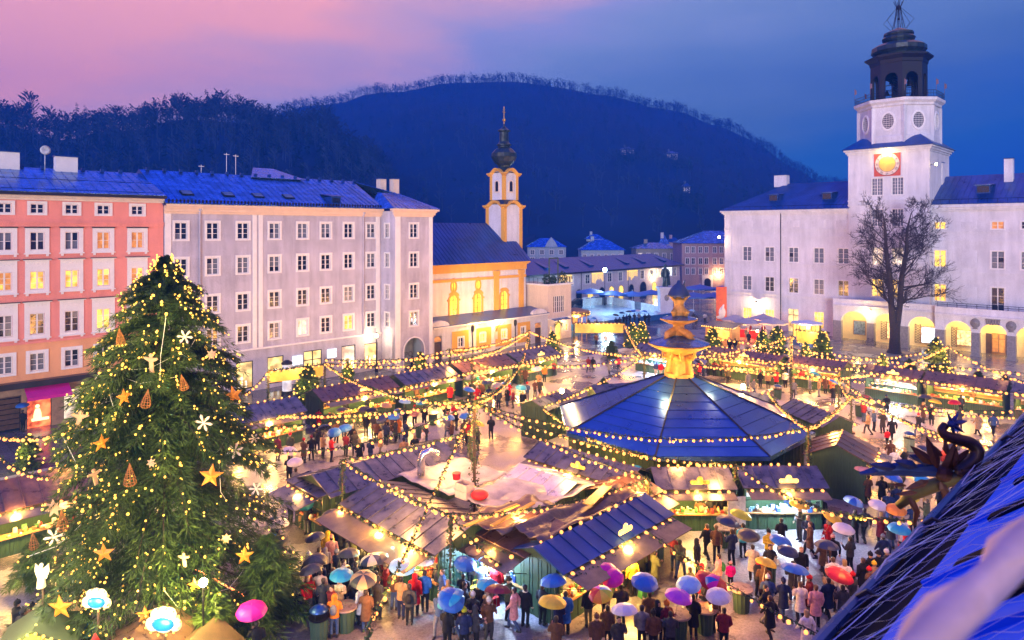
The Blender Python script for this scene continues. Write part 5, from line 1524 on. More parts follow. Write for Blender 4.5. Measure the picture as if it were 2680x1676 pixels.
def stall(label, p, deg, L_, D=2.6, awn=1.4, roof='gable', rm=None, light='warm', power=90, nb=None, open_=True, sign=None, rh=0.75, eave=2.55, awn_l=None, awn_panels=3, awnm=None, ovh=0.45, group='market stalls'):
 """a timber stall; p is the middle of its front, deg the direction local x runs to (the front faces local -y)"""
 t = thing('market_stall', label, 'market stall', Vector((p[0], p[1], 0)), R(deg), group)
 M_ = t.matrix_basis
 rm = rm or M_STALLR
 inst(boards(L_, eave - 0.02, 0), 'back_wall', t, (0, D, 0), math.pi)
 for s in (-1, 1):
  inst(boards(D - 0.1, eave - 0.02, 0), 'side_wall', t, (s * L_ / 2, D / 2, 0), s * R(90))
 if open_:
  inst(boards(L_ - 0.12, 0.92, 0), 'front_boards', t, (0, 0.02, 0))
  b = MB(); b.box(-L_ / 2 + 0.05, -0.18, 0.923, L_ / 2 - 0.05, 0.45, 0.99); b.build('counter', M_WOOD, t)
  b = MB(); b.box(-L_ / 2 + 0.1, D - 0.12, 0.95, L_ / 2 - 0.1, D - 0.06, eave - 0.1); b.build('back_panel', M_WOOD if light == 'warm' else mat('white_panel', (0.75, 0.75, 0.75), 0.6), t)
  b = MB()
  for z in (1.35, 1.8):
   b.box(-L_ / 2 + 0.15, D - 0.55, z, L_ / 2 - 0.15, D - 0.123, z + 0.04)
  b.build('shelves', M_WOOD, t)
  b = MB()
  gs = GOODS if light != 'cold' else GOODSB
  for z, y0, y1, nn in ((0.995, -0.12, 0.4, 9), (1.395, D - 0.5, D - 0.2, 6), (1.845, D - 0.5, D - 0.2, 6)):
   for i in range(int(L_ * nn)):
    x = rnd.uniform(-L_ / 2 + 0.2, L_ / 2 - 0.2); y = rnd.uniform(y0, y1); w = rnd.uniform(0.05, 0.13); h = rnd.uniform(0.06, 0.3)
    if rnd.random() < 0.5:
     b.box(x - w, y - w * 0.6, z, x + w, y + w * 0.6, z + h, rnd.randrange(6))
    else:
     b.lathe([(w * 0.9, z), (w, z + h * 0.5), (w * 0.4, z + h)], 6, (x, y), rnd.randrange(6))
  for i in range(int(L_ * 5)):          # hanging wares under the front edge
   x = rnd.uniform(-L_ / 2 + 0.2, L_ / 2 - 0.2); z = eave - rnd.uniform(0.25, 0.7)
   b.sphere((x, 0.15 + rnd.uniform(-0.1, 0.2), z), rnd.uniform(0.05, 0.12), 6, 4, rnd.randrange(6), (1, 1, rnd.uniform(0.8, 1.8)))
  o = b.build('wares', gs, t); o['kind'] = 'stuff'
  for s in (-1, 1):
   b = MB(); b.box(s * (L_ / 2 - 0.06) - 0.05, -0.05, 0.99, s * (L_ / 2 - 0.06) + 0.05, 0.05, eave); b.build('corner_post', M_STALL, t)
  k = max(1, int(L_ / 2.6))
  for i in range(k):
   x = -L_ / 2 + L_ * (i + 0.5) / k
   b = MB(); b.lathe([(0.14, eave - 0.32), (0.05, eave - 0.15)], 8, (x, D * 0.45)); b.sphere((x, D * 0.45, eave - 0.33), 0.09, 7, 4, 1)
   lampm = emat('stall_lamp', (1.0, 0.72, 0.30), 14.0) if light == 'warm' else emat('cold_stall_lamp', (0.8, 0.92, 1.0), 16.0)
   b.build('hanging_lamp', [M_BLACKIRON, lampm], t)
   power *= 1.0
   c = (1.0, 0.56, 0.13) if light == 'warm' else ((0.72, 0.86, 1.0) if light == 'cold' else (1, 0.85, 0.65))
   lamp(M_ @ Vector((x, D * 0.42, eave - 0.45)), power * 1.5, c, 0.1)
 else:
  inst(boards(L_ - 0.12, eave - 0.02, 0), 'front_wall', t, (0, 0.02, 0))
 # roof
 rfo = inst(None, 'roof', t)
 n = max(3, int(L_ / 0.75))
 x0, x1 = -L_ / 2 - 0.2, L_ / 2 + 0.2
 if roof == 'gable':
  panel_roof(rfo, (x0, -ovh, eave - ovh * 0.25), (x1, -ovh, eave - ovh * 0.25), (x1, D / 2, eave + rh), (x0, D / 2, eave + rh), n, rm, rib=0.045)
  panel_roof(rfo, (x1, D + 0.3, eave - 0.1), (x0, D + 0.3, eave - 0.1), (x0, D / 2, eave + rh), (x1, D / 2, eave + rh), n, rm, rib=0.045)
  for s in (x0 + 0.16, x1 - 0.2):
   b = MB(); b.v = [(s, 0.0, eave - 0.03), (s, D, eave - 0.03), (s, D / 2, eave + rh - 0.05), (s + 0.04, 0.0, eave - 0.03), (s + 0.04, D, eave - 0.03), (s + 0.04, D / 2, eave + rh - 0.05)]
   b.f = [(0, 1, 2), (5, 4, 3), (0, 3, 4, 1), (1, 4, 5, 2), (2, 5, 3, 0)]; b.m = [0] * 5
   b.build('gable_boards', M_STALL, t)
 else:
  panel_roof(rfo, (x0, -ovh, eave - 0.02), (x1, -ovh, eave - 0.02), (x1, D + 0.3, eave + rh), (x0, D + 0.3, eave + rh), n, rm, rib=0.045)
  b = MB(); b.box(x0 + 0.15, D - 0.02, eave, x1 - 0.15, D + 0.03, eave + rh - 0.1)
  for s in (x0 + 0.16, x1 - 0.2):
   b.add([(s, 0, eave - 0.03), (s, D, eave - 0.03), (s, D, eave + rh - 0.15), (s + 0.04, 0, eave - 0.03), (s + 0.04, D, eave - 0.03), (s + 0.04, D, eave + rh - 0.15)], [(0, 1, 2), (5, 4, 3), (2, 1, 4, 5), (0, 2, 5, 3)])
  b.build('gable_boards', M_STALL, t)
 if awn > 0 and open_:
  al = awn_l or L_
  for i in range(awn_panels):
   xa, xb = -al / 2 + al * i / awn_panels + 0.012, -al / 2 + al * (i + 1) / awn_panels - 0.012
   b = MB(); b.slab((xa, -awn - 0.05, eave - 0.42), (xb, -awn - 0.05, eave - 0.42), (xb, 0.02, eave - 0.12), (xa, 0.02, eave - 0.12), 0.035)
   b.build('awning_flap', awnm or M_AWN, t)
  b = MB()
  for s in (-1, 1):
   b.tube([(s * (al / 2 - 0.1), -awn + 0.1, eave - 0.45), (s * (L_ / 2 - 0.06), 0.0, eave - 0.95)], 0.02, 4)
  b.build('awning_stays', M_BLACKIRON, t)
 if awn > 0 and open_:
  b = MB(); b.sphere((0, -awn * 0.45, eave - 0.62), 0.07, 7, 4); b.tube([(0, -awn * 0.45, eave - 0.55), (0, -awn * 0.45, eave - 0.35)], 0.015, 4); b.build('awning_lamp', MATS['stall_lamp'] if light == 'warm' else MATS['cold_stall_lamp'], t)
  lamp(M_ @ Vector((0, -awn * 0.55, eave - 0.75)), (20 if light == 'warm' else 42) * L_, (1.0, 0.60, 0.13) if light == 'warm' else (0.6, 0.8, 1.0), 0.15)
 nb = int(L_ / 0.62) if nb is None else nb
 for i in range(nb):
  x = -L_ / 2 + L_ * (i + 0.5) / max(nb, 1) + rnd.uniform(-0.05, 0.05)
  inst(BULB, 'eave_bulb', t, (x, -ovh - 0.06, eave - 0.16 - ovh * 0.2 + rnd.uniform(-0.03, 0.03)), 0, rnd.uniform(0.085, 0.12))
 if nb and roof == 'gable':
  for i in range(nb):
   inst(BULB, 'ridge_bulb', t, (-L_ / 2 + L_ * (i + 0.5) / nb + rnd.uniform(-0.1, 0.1), D / 2, eave + rh + 0.07), 0, rnd.uniform(0.055, 0.09))
 if nb:
  lamp(M_ @ Vector((0, -ovh - 0.25, eave - 0.2)), 8.0 * nb, (1.0, 0.50, 0.12), 0.3)
  b = MB()
  for i in range(int(L_ * 26)):
   x = -L_ / 2 + rnd.random() * L_
   c = Vector((x, -ovh - 0.02, eave - 0.12 - ovh * 0.2))
   d = Vector((rnd.uniform(-1, 1), rnd.uniform(-1, 0.6), rnd.uniform(-1, 0.7))) * 0.12
   e_ = d.orthogonal().normalized() * 0.03
   b.add([c, c + d * 0.5 + e_, c + d, c + d * 0.5 - e_], [(0, 1, 2, 3)])
  o = b.build('eave_garland', M_GARL, t); o['kind'] = 'stuff'
 if sign:
  b = MB(); b.box(-0.55, -0.04, 0, 0.55, 0.04, 0.28); b.sphere((0, 0, 0.34), 0.24, 10, 6, sc=(1, 0.3, 1)); b.sphere((-0.55, 0, 0.14), 0.17, 8, 5, sc=(1, 0.4, 1)); b.sphere((0.55, 0, 0.14), 0.17, 8, 5, sc=(1, 0.4, 1))
  b.v = [(x * 0.75, y * 0.75, z * 0.75) for x, y, z in b.v]; b.build('roof_sign', emat('golden_sign_glow', (1.0, 0.62, 0.12), 1.6) if sign == 'lit' else mat('yellow_sign', (0.7, 0.5, 0.08), 0.5), t, loc=(L_ * 0.05, -ovh * 0.5, eave + 0.1), smooth=True)
 STALLS.append(t)
 return t
def st(label, a, b, face, L_, **k):
 """face: '-v' front looks to -b, 'u' front looks to +a, '-u', 'v'"""
 deg = {'-v': -45, 'u': 45, '-u': -135, 'v': 135}[face]
 return stall(label, W(a, b), deg, L_, **k)
# --- the block in the middle
st('long stall with yellow lit awning facing the crowd, front left of the middle block', -27.05, 18.9, '-v', 7.4, D=3.4, awn=1.9, awn_panels=2, rm=M_STALLR, power=120, rh=0.55, awnm=mat('yellow_lit_awning', (0.30, 0.23, 0.10), 0.2, metal=0.3, var=0.3))  # yellow light is put into this awning's sheet colour
st('brown roofed corner stall with two awnings nearest the viewer', -18.6, 25.3, 'u', 8.0, D=2.5, awn=1.5, awn_panels=4, rm=M_SHEETD, power=110, rh=0.45, sign='lit')
st('turquoise lit stall under low dark awnings next to the corner stall', -22.0, 21.35, '-v', 3.4, D=2.2, awn=1.4, awn_panels=2, light='cold', rm=M_STALLB, power=55, nb=3, roof='shed', rh=0.5, awnm=M_AWN)
st('long blue roofed hut at the back left of the middle block', -35.6, 23.0, '-u', 8.6, D=3.4, awn=0.0, open_=False, rh=0.6, nb=0)
st('end stall with pale awning under the blue roofed hut', -34.0, 18.4, '-v', 3.2, D=0.8, awn=1.6, awn_panels=2, roof='shed', rh=0.1, nb=6, power=40, awnm=M_STALLR)
st('pale roofed hut in the yard of the middle block', -24.9, 25.6, '-v', 3.8, D=4.0, open_=False, awn=0, nb=0, rh=0.7, rm=mat('pale_roof_sheet', (0.62, 0.60, 0.66), 0.3, metal=0.5, var=0.2))
st('small hut with brown tarred roof at the far end of the corner stall', -20.6, 30.0, 'u', 3.0, D=2.6, awn=1.5, awn_panels=1, rm=M_STALLB, rh=0.5, power=60, nb=5)
# --- stalls round the boarded fountain
FC = Vector((11.9, 48.7))
def ring(label, ang, r, L_, **k):     # ang measured from the viewer's side, positive to the right; the stall looks outwards
 n = Vector((math.sin(R(ang)), -math.cos(R(ang))))
 tang = k.pop('shift', 0.0)
 p = FC + n * r + Vector((math.cos(R(ang)), math.sin(R(ang)))) * tang
 return stall(label, p, ang, L_, **k)
ring('sweets stall with golden interior straight before the fountain roof', 0, 11.4, 4.0, shift=-1.9, D=2.3, awn=1.1, sign='plain', power=130, rh=0.55, nb=7, awn_panels=2)
ring('cold white lit clothes stall to the right before the fountain roof', 0, 11.2, 4.3, shift=3.0, D=2.3, awn=1.2, sign='lit', light='cold', power=150, rh=0.55, nb=8, awn_panels=2)
ring('long stall with two part awning left before the fountain roof', -43, 12.0, 7.0, D=2.3, awn=1.5, sign='plain', power=120, rh=0.55, nb=11, awn_panels=3)
ring('small gabled stall with open side to the right of the fountain roof', 58, 12.0, 3.4, D=3.2, awn=1.2, power=120, rh=0.8, awn_panels=1, nb=5, rm=M_STALLB)
ring('blue roofed hut behind the fountain roof on the left', -128, 12.4, 4.6, D=2.4, awn=0, open_=False, nb=7, rh=0.5)
ring('small hut with green wall directly left behind the fountain roof', -163, 12.2, 3.6, D=2.2, awn=0, open_=False, nb=0, rh=0.5)
ring('hut with wet blue roof right behind the fountain roof', 138, 12.0, 4.4, D=2.2, awn=0, open_=False, nb=4, rh=0.5)
ring('dark hut with blue roof to the right of the fountain roof', 103, 12.4, 4.8, D=2.4, awn=0, open_=False, nb=6, rh=0.6)
# --- row along the left houses
st('roasted almond stall at the near end of the left row', -50.6, 32.2, 'u', 7.2, D=2.8, awn=1.3, sign='lit', power=120, rm=M_STALLB, rh=0.6)
st('second stall of the left row with red banner beside it', -50.6, 39.8, 'u', 6.0, D=2.8, awn=1.2, power=110, rm=M_STALLR, rh=0.6)
st('third stall of the left row heaped with bright ornaments', -50.8, 47.4, 'u', 7.0, D=2.8, awn=1.0, power=120, rm=M_STALLB, rh=0.6)
st('far end stall of the left row below the cream terrace house', -51.0, 55.0, 'u', 6.4, D=2.8, awn=1.0, sign='lit', power=120, rm=M_STALLR, rh=0.6)
# --- back row before the palace
st('bright white lit stall behind the fountain statue', -43.2, 66.6, '-v', 6.0, D=2.6, awn=1.0, light='cold', power=130, rm=M_STALLR, rh=0.5)
st('candle stall right behind the fountain with red roof edge', -35.0, 70.4, '-v', 8.0, D=2.6, awn=1.0, power=120, rm=M_STALLB, rh=0.5, sign='lit')
st('gift stall in the back row with closed dark canopy beside it', -27.6, 71.6, '-v', 5.2, D=2.6, awn=1.0, power=120, rm=M_STALLB, rh=0.5)
st('white painted bright stall in the middle of the back row', -20.6, 72.0, '-v', 4.6, D=2.6, awn=0.8, power=130, rm=M_STALLB, rh=0.5, sign='lit', light='white')
st('golden straw ornament stall in the back row', -14.8, 72.6, '-v', 6.0, D=2.6, awn=0.8, power=140, rm=M_STALLB, rh=0.5)
st('rightmost stall of the back row with three umbrellas before it', -7.2, 72.2, '-v', 7.6, D=2.6, awn=1.0, power=130, rm=M_STALLR, rh=0.5, sign='plain')
# --- left edge behind the big tree
st('glass goods stall at the left picture edge with brown slat roof', -42.3, 6.6, 'u', 7.0, D=3.0, awn=1.2, power=120, rm=M_STALLB, rh=0.9)
st('stall behind the big tree towards the magenta awning', -46.8, 13.5, 'u', 6.0, D=2.8, awn=1.2, power=110, rm=M_STALLB, rh=0.7)
st('stall half hidden right behind the big christmas tree', -49.0, 23.0, 'u', 6.0, D=2.8, awn=1.2, power=110, rm=M_STALLR, rh=0.7)
# white tarpaulins and clutter in the yard of the middle block
def tarp(label, pts, z, m, name='tarpaulin'):
 b = MB()
 P = [W(a, bb_, z + rnd.uniform(-0.08, 0.08)) for a, bb_ in pts]
 n = 16
 for i in range(n + 1):
  for j in range(n + 1):
   u, v = i / n, j / n
   p = P[0].lerp(P[1], u).lerp(P[3].lerp(P[2], u), v)
   p.z += 0.10 * math.sin(u * 13 + v * 9) * math.cos(v * 11 - u * 4) + 0.12 * math.sin(u * 7 + v * 3) * math.sin(v * 6) + rnd.uniform(-0.02, 0.02) - 0.2 * math.sin(math.pi * u) * math.sin(math.pi * v)
   b.v.append(tuple(p))
 for i in range(n):
  for j in range(n):
   k = i * (n + 1) + j
   b.f.append((k, k + n + 1, k + n + 2, k + 1)); b.m.append(0)
 o = b.build(name, m, None, True)
 md = o.modifiers.new('solid', 'SOLIDIFY'); md.thickness = 0.02
 return tag(o, label, 'tarpaulin', 'tarpaulins over the yard of the middle block')
tarp('big white tarpaulin spread behind the brown corner roof', [(-26.5, 22.6), (-22.4, 22.6), (-22.4, 28.6), (-26.5, 25.4)], 3.0, M_TARP)
tarp('white tarpaulin with blue stripes next to the silver flue pipe', [(-31.8, 22.6), (-27.2, 22.6), (-27.2, 27.0), (-31.8, 27.0)], 2.7, M_TARP)
o_ = tarp('crumpled brown tarpaulin rolled over the corner stall ridge', [(-21.6, 21.6), (-19.9, 21.6), (-19.9, 29.2), (-21.6, 29.2)], 3.12, M_TARPB)
o_ = tarp('brown tarred sheet over the left part of the corner stall', [(-24.0, 20.6), (-21.5, 20.9), (-21.5, 25.0), (-24.0, 25.0)], 3.12, M_TARPB)
for k, (a, b_, ln, lb) in enumerate(((-22.9, 21.6, 3.4, 'yellow plank lying on the brown tarred sheet, left one'), (-22.3, 22.4, 3.2, 'yellow plank lying on the brown tarred sheet, right one'), (-21.0, 27.0, 2.6, 'short broad yellow board on the rolled brown tarpaulin'))):
 b = MB(); b.box(-0.11 if k < 2 else -0.25, -ln / 2, 0, 0.11 if k < 2 else 0.25, ln / 2, 0.05)
 o_ = b.build('plank', mat('yellow_plank', (0.7, 0.42, 0.05), 0.5, var=0.3), None, loc=W(a, b_, 3.3 if k < 2 else 3.25), rz=R(-45 + 8 * k)); tag(o_, lb, 'plank')
b = MB(); pts = [(0, 0, 0), (0, 0, 0.8), (0.15, 0, 1.15), (0.5, 0, 1.3), (0.85, 0, 1.1), (0.95, 0, 0.7)]
b.tube(pts, 0.22, 12)
o_ = b.build('flue_pipe', mat('galvanised', (0.6, 0.6, 0.62), 0.25, metal=0.9), None, True, loc=W(-30.6, 23.4, 2.75), rz=R(15)); tag(o_, 'bent silver flue pipe rising from the yard roof', 'flue pipe')
t = thing('crate_stack', 'pale plastic crates stacked on the white tarpaulin', 'crate', W(-26.2, 22.8, 2.9), R(-40))
for k in range(2):
 b = MB(); b.box(-0.4, -0.28, k * 0.38, 0.4, 0.28, k * 0.38 + 0.04)
 for s in (-1, 1):
  b.box(s * 0.4 - 0.02, -0.28, k * 0.38, s * 0.4 + 0.02, 0.28, k * 0.38 + 0.36); b.box(-0.4, s * 0.28 - 0.02, k * 0.38, 0.4, s * 0.28 + 0.02, k * 0.38 + 0.36)
 b.build('crate', mat('pale_plastic', (0.6, 0.5, 0.45), 0.4), t)
b = MB(); b.sphere((0, 0, 0.25), 0.42, 10, 6, sc=(1.1, 0.9, 0.6)); o_ = b.build('red_sack', M_RED, None, True, loc=W(-25.4, 23.1, 2.9)); tag(o_, 'red plastic sack beside the pale crates', 'sack')
b = MB(); b.lathe([(0.2, 0), (0.24, 0.35)], 10); o_ = b.build('red_bucket', M_RED, None, loc=W(-28.6, 24.3, 2.8)); tag(o_, 'red bucket on the white tarpaulin by the tall pole', 'bucket')
# blue lit floor in front of the turquoise stall is the light of its lamp
lamp(W(-22.0, 20.2, 2.0), 90, (0.10, 0.35, 1.0), 0.2)
lamp(W(-25.5, 17.9, 2.2), 60, (0.3, 0.9, 0.75), 0.2)
# ================================================================== THE BOARDED FOUNTAIN
pv = thing('fountain_pavilion', 'octagonal timber house with broad blue pyramid roof boarded round the fountain', 'pavilion', (FC.x, FC.y, 0), R(-90 + 22.5))
OR_ = 8.9
b = MB()
for i in range(8):
 a0, a1 = R(45 * i), R(45 * i + 45)
 p0 = Vector((math.cos(a0) * (OR_ - 0.7), math.sin(a0) * (OR_ - 0.7), 0)); p1 = Vector((math.cos(a1) * (OR_ - 0.7), math.sin(a1) * (OR_ - 0.7), 0))
 bd = inst(boards((p1 - p0).length, 2.95, 0), 'wall', pv, (p0 + p1) / 2, math.atan2((p1 - p0).y, (p1 - p0).x))
prof = [(OR_, 3.0), (1.15, 6.05)]
rfo = inst(None, 'roof', pv)
NC = 9
M_OCT = mat('blue_pavilion_sheet', (0.03, 0.11, 0.44), 0.30, metal=0.7, var=0.22, vscale=0.5)  # the sky's blue is put into the roof colour
for i in range(8):
 a0, a1 = R(45 * i), R(45 * i + 45)
 for k in range(NC):
  t0, t1 = k / NC, (k + 1) / NC
  r0, r1 = OR_ + (1.15 - OR_) * t0, OR_ + (1.15 - OR_) * t1
  z0, z1 = 3.0 + 3.05 * t0, 3.0 + 3.05 * t1
  A, B_ = (math.cos(a0) * r0, math.sin(a0) * r0, z0 + 0.03), (math.cos(a1) * r0, math.sin(a1) * r0, z0 + 0.03)
  C_, D_ = (math.cos(a1) * r1, math.sin(a1) * r1, z1), (math.cos(a0) * r1, math.sin(a0) * r1, z1)
  b = MB(); b.slab(A, B_, C_, D_, 0.03); b.build('roof_board', M_OCT, rfo)
 b = MB(); b.tube([(math.cos(a0) * OR_, math.sin(a0) * OR_, 3.04), (math.cos(a0) * 1.15, math.sin(a0) * 1.15, 6.1)], 0.06, 5); b.build('hip_batten', M_GUTTER, rfo)
b = MB(); b.lathe([(OR_ + 0.02, 2.75), (OR_ + 0.02, 2.99), (OR_ - 0.3, 2.99)], 8, cap=False); b.build('eave_board', M_SHEET, rfo)
# fountain
fo = thing('fountain', 'gold lit marble fountain with shell basins and figures rising through the blue roof', 'fountain', (FC.x, FC.y, 0), 0)
def remeshed(mb, name, m, parent, vox=0.03, smooth=4, loc=(0, 0, 0)):
 me = mb.mesh(name, m)
 o = bpy.data.objects.new('tmp', me); COL.objects.link(o)
 r = o.modifiers.new('r', 'REMESH'); r.mode = 'VOXEL'; r.voxel_size = vox
 s = o.modifiers.new('s', 'SMOOTH'); s.iterations = smooth; s.factor = 0.5
 bpy.context.view_layer.update()
 out = bpy.data.meshes.new_from_object(o.evaluated_get(bpy.context.evaluated_depsgraph_get()))
 bpy.data.objects.remove(o)
 out.polygons.foreach_set('use_smooth', [True] * len(out.polygons))
 out.name = name
 if not out.materials:
  out.materials.append(m if not isinstance(m, (list, tuple)) else m[0])
 if parent == 'mesh':
  return out
 return inst(out, name, parent, loc)
b = MB(); b.lathe([(2.6, 0), (2.4, 2.0), (1.2, 5.2), (1.0, 6.3)], 12); b.build('core', M_GOLDLIT, fo)
b = MB()          # four bent bearers under the big shell
for i in range(4):
 a = R(45 + 90 * i + 20)
 c, s = math.cos(a), math.sin(a)
 P = lambda r, z, tw=0: (c * r - s * tw, s * r + c * tw, z)
 b.tube([P(0.55, 5.7), P(0.85, 6.3, 0.1), P(0.7, 6.9, 0.15), P(0.75, 7.3, 0.05), P(0.95, 7.6)], [0.36, 0.38, 0.30, 0.36, 0.30], 8)
 b.sphere(P(1.0, 7.45), 0.2, 8, 6)
 b.tube([P(0.75, 7.25, 0.3), P(1.25, 7.35, 0.45), P(1.3, 7.85, 0.3)], [0.13, 0.11, 0.09], 6)
 b.tube([P(0.75, 7.25, -0.3), P(1.25, 7.35, -0.45), P(1.3, 7.85, -0.3)], [0.13, 0.11, 0.09], 6)
 b.tube([P(0.7, 6.1, 0.2), P(1.15, 5.9, 0.35), P(0.95, 5.4, 0.4)], [0.22, 0.18, 0.12], 6)
b.tube([(0, 0, 5.8), (0.05, 0, 7.0), (0, 0, 7.7)], [0.75, 0.5, 0.8], 10)
b.v = [(x * 0.86, y * 0.86, z) for x, y, z in b.v]; remeshed(b, 'bearers', M_GOLDLIT, fo, 0.06, 2)
def shell(z, r, h, name, n=40, sc=12):
 q = MB()
 prof = [(r * 0.28, z - h), (r * 0.55, z - h * 0.72), (r * 0.85, z - h * 0.3), (r, z), (r * 0.97, z + 0.03), (r * 0.6, z - h * 0.12), (0.1, z - h * 0.2)]
 q.lathe(prof, n)
 q.v = [(x * (1 + 0.045 * math.cos(sc * math.atan2(y, x))), y * (1 + 0.045 * math.cos(sc * math.atan2(y, x))), zz) for x, y, zz in q.v]
 q.build(name, M_GOLDLIT, fo, True)
shell(8.35, 2.15, 0.75, 'lower_shell_basin')
b = MB(); b.lathe([(2.13, 8.40), (1.2, 8.72), (0.3, 8.95)], 24); b.build('lower_basin_cover', M_SHEET, fo)
b = MB()          # entwined dolphins
for i in range(3):
 a = R(120 * i + 70)
 c, s = math.cos(a), math.sin(a)
 P = lambda r, z, tw=0: (c * r - s * tw, s * r + c * tw, z)
 b.tube([P(1.0, 8.75, 0.1), P(0.85, 9.0, 0.05), P(0.55, 9.15), P(0.2, 9.35, -0.15), P(0.15, 9.7, -0.1), P(0.35, 9.95)], [0.18, 0.3, 0.3, 0.26, 0.2, 0.12], 8)
 b.tube([P(1.0, 8.72, 0.1), P(1.25, 8.8, 0.25)], [0.12, 0.03], 6); b.tube([P(0.85, 8.95, 0.3), P(1.0, 8.95, 0.6)], [0.12, 0.03], 6)
b.lathe([(0.35, 8.8), (0.3, 9.4), (0.5, 9.8), (0.7, 9.95)], 10)
remeshed(b, 'dolphins', M_GOLDLIT, fo, 0.045, 2)
shell(10.1, 1.32, 0.42, 'upper_shell_basin', 36, 14)
b = MB(); b.lathe([(1.3, 10.14), (0.6, 10.32), (0.3, 10.4)], 24); b.build('upper_basin_cover', M_SHEET, fo)
b = MB()          # kneeling sea god with raised arms
b.tube([(0, 0, 10.3), (0.02, 0, 10.7), (0, -0.02, 11.1), (0, 0, 11.45), (0, 0.02, 11.65)], [0.42, 0.46, 0.34, 0.42, 0.16], 10)
b.sphere((0, -0.05, 11.85), 0.2, 10, 7)
for s in (-1, 1):
 b.tube([(s * 0.35, 0, 11.45), (s * 0.58, -0.15, 11.7), (s * 0.3, -0.2, 12.05), (0.05, -0.2, 12.2)], [0.14, 0.12, 0.10, 0.08], 7)
 b.tube([(s * 0.25, -0.1, 10.75), (s * 0.5, -0.45, 10.6), (s * 0.4, -0.3, 10.3)], [0.22, 0.2, 0.14], 7)
remeshed(b, 'sea_god', M_GOLDLIT, fo, 0.035, 2)
b = MB(); b.lathe([(0.82, 11.72), (0.78, 11.85), (0.6, 12.2), (0.42, 12.45), (0.2, 12.6), (0.08, 12.85)], 14); b.tube([(0.3, 0, 12.3), (0.45, 0, 12.9)], [0.1, 0.02], 5); b.build('dark_hood', mat('dark_hood_sheet', (0.05, 0.08, 0.16), 0.4, metal=0.3), fo, True)
for q in ((-1.9, -2.2, 7.0), (2.3, -1.6, 7.0)):  # two added lamps without fixtures, close by to brighten the fountain
 lamp(Vector((FC.x + q[0], FC.y + q[1], q[2] - 0.4)), 90, (1.0, 0.62, 0.15), 0.2)
# ================================================================== TREES
def fir_mesh(h, r, nb, ns, k, spl, spw, seed, z0=0.06, droop=0.35, power=0.8):
 g = np.random.RandomState(seed)
 V, F = [], []
 t = np.sort(g.uniform(z0, 0.995, nb))
 az = g.uniform(0, 2 * np.pi, nb)
 L_ = r * (1 - t) ** power * g.uniform(0.74, 1.10, nb) * np.minimum(1, 0.25 + (1 - t) / 0.13)
 rows = []
 br = []
 for i in range(nb):
  d = np.array([math.cos(az[i]), math.sin(az[i]), 0.0])
  s = np.linspace(0.12, 1.0, ns)
  up = 0.10 + 0.35 * t[i]
  z = h * t[i] + L_[i] * (up * s - droop * s ** 2)
  pts = d[None, :] * (L_[i] * s)[:, None]
  pts[:, 2] = z
  br.append(pts)
  per = np.repeat(pts, k, axis=0)
  m = len(per)
  lat = np.array([-d[1], d[0], 0.0])
  sd = g.uniform(-1, 1, m)[:, None]
  direc = d[None, :] * g.uniform(0.2, 0.9, m)[:, None] + lat[None, :] * sd * 0.95 + np.array([0, 0, 1.0])[None, :] * g.uniform(-1.0, 0.05, m)[:, None]
  direc /= np.linalg.norm(direc, axis=1)[:, None]
  ln = spl * g.uniform(0.55, 1.3, m)[:, None] * (0.35 + 0.65 * min(1.0, (1 - t[i]) / 0.25))
  start = per + lat[None, :] * sd * (0.16 * L_[i] * (1.15 - np.repeat(s, k)))[:, None] + g.normal(0, 0.03 * r * 0.2, (m, 3))
  tip = start + direc * ln
  w = np.cross(direc, g.normal(0, 1, (m, 3)))
  w /= np.linalg.norm(w, axis=1)[:, None] + 1e-9
  mid = start + direc * ln * 0.5
  rows.append(np.stack([start, mid + w * spw, tip, mid - w * spw], axis=1))
 A = np.concatenate(rows).reshape(-1, 3)
 n = len(A) // 4
 return A, np.arange(4 * n).reshape(-1, 4), br
def fast_mesh(name, A, Fq, m):
 me = bpy.data.meshes.new(name)
 me.vertices.add(len(A)); me.vertices.foreach_set('co', A.astype(np.float32).ravel())
 n, k = Fq.shape
 me.loops.add(n * k); me.loops.foreach_set('vertex_index', Fq.astype(np.int32).ravel())
 me.polygons.add(n); me.polygons.foreach_set('loop_start', np.arange(0, n * k, k, dtype=np.int32))
 try:
  me.polygons.foreach_set('loop_total', np.full(n, k, dtype=np.int32))
 except Exception:
  pass
 me.update(calc_edges=True); me.validate()
 me.materials.append(m)
 return me
# ---- the great christmas tree
TP = Vector((-15.05, 29.6, 0))
xt = thing('christmas_tree', 'giant christmas tree with drooping dark green branches at the left', 'christmas tree', TP)
TH, TR = 15.4, 6.1
A, Fq, br = fir_mesh(TH, TR, 470, 15, 26, 0.40, 0.016, 3, z0=0.08, droop=0.50, power=0.58)
inst(fast_mesh('crown', A, Fq, M_FIR), 'crown', xt)
A2, F2, br2 = fir_mesh(TH, TR * 1.02, 230, 9, 10, 0.34, 0.015, 9, z0=0.07, droop=0.50, power=0.58)
inst(fast_mesh('outer_sprays', A2, F2, M_FIRL), 'outer_sprays', xt)
b = MB(); b.tube([(0, 0, 0), (0, 0, 8), (0, 0, TH - 0.3)], [0.34, 0.2, 0.03], 10); b.build('trunk', M_BARK, xt)
b = MB()
for i, pts in enumerate(br):
 if i % 3 == 0:
  b.tube([tuple(pts[0] * np.array([0.1, 0.1, 1])), tuple(pts[5]), tuple(pts[10]), tuple(pts[-1])], [0.055, 0.04, 0.025, 0.008], 4, cap=False)
b.build('branches', M_BARK, xt)
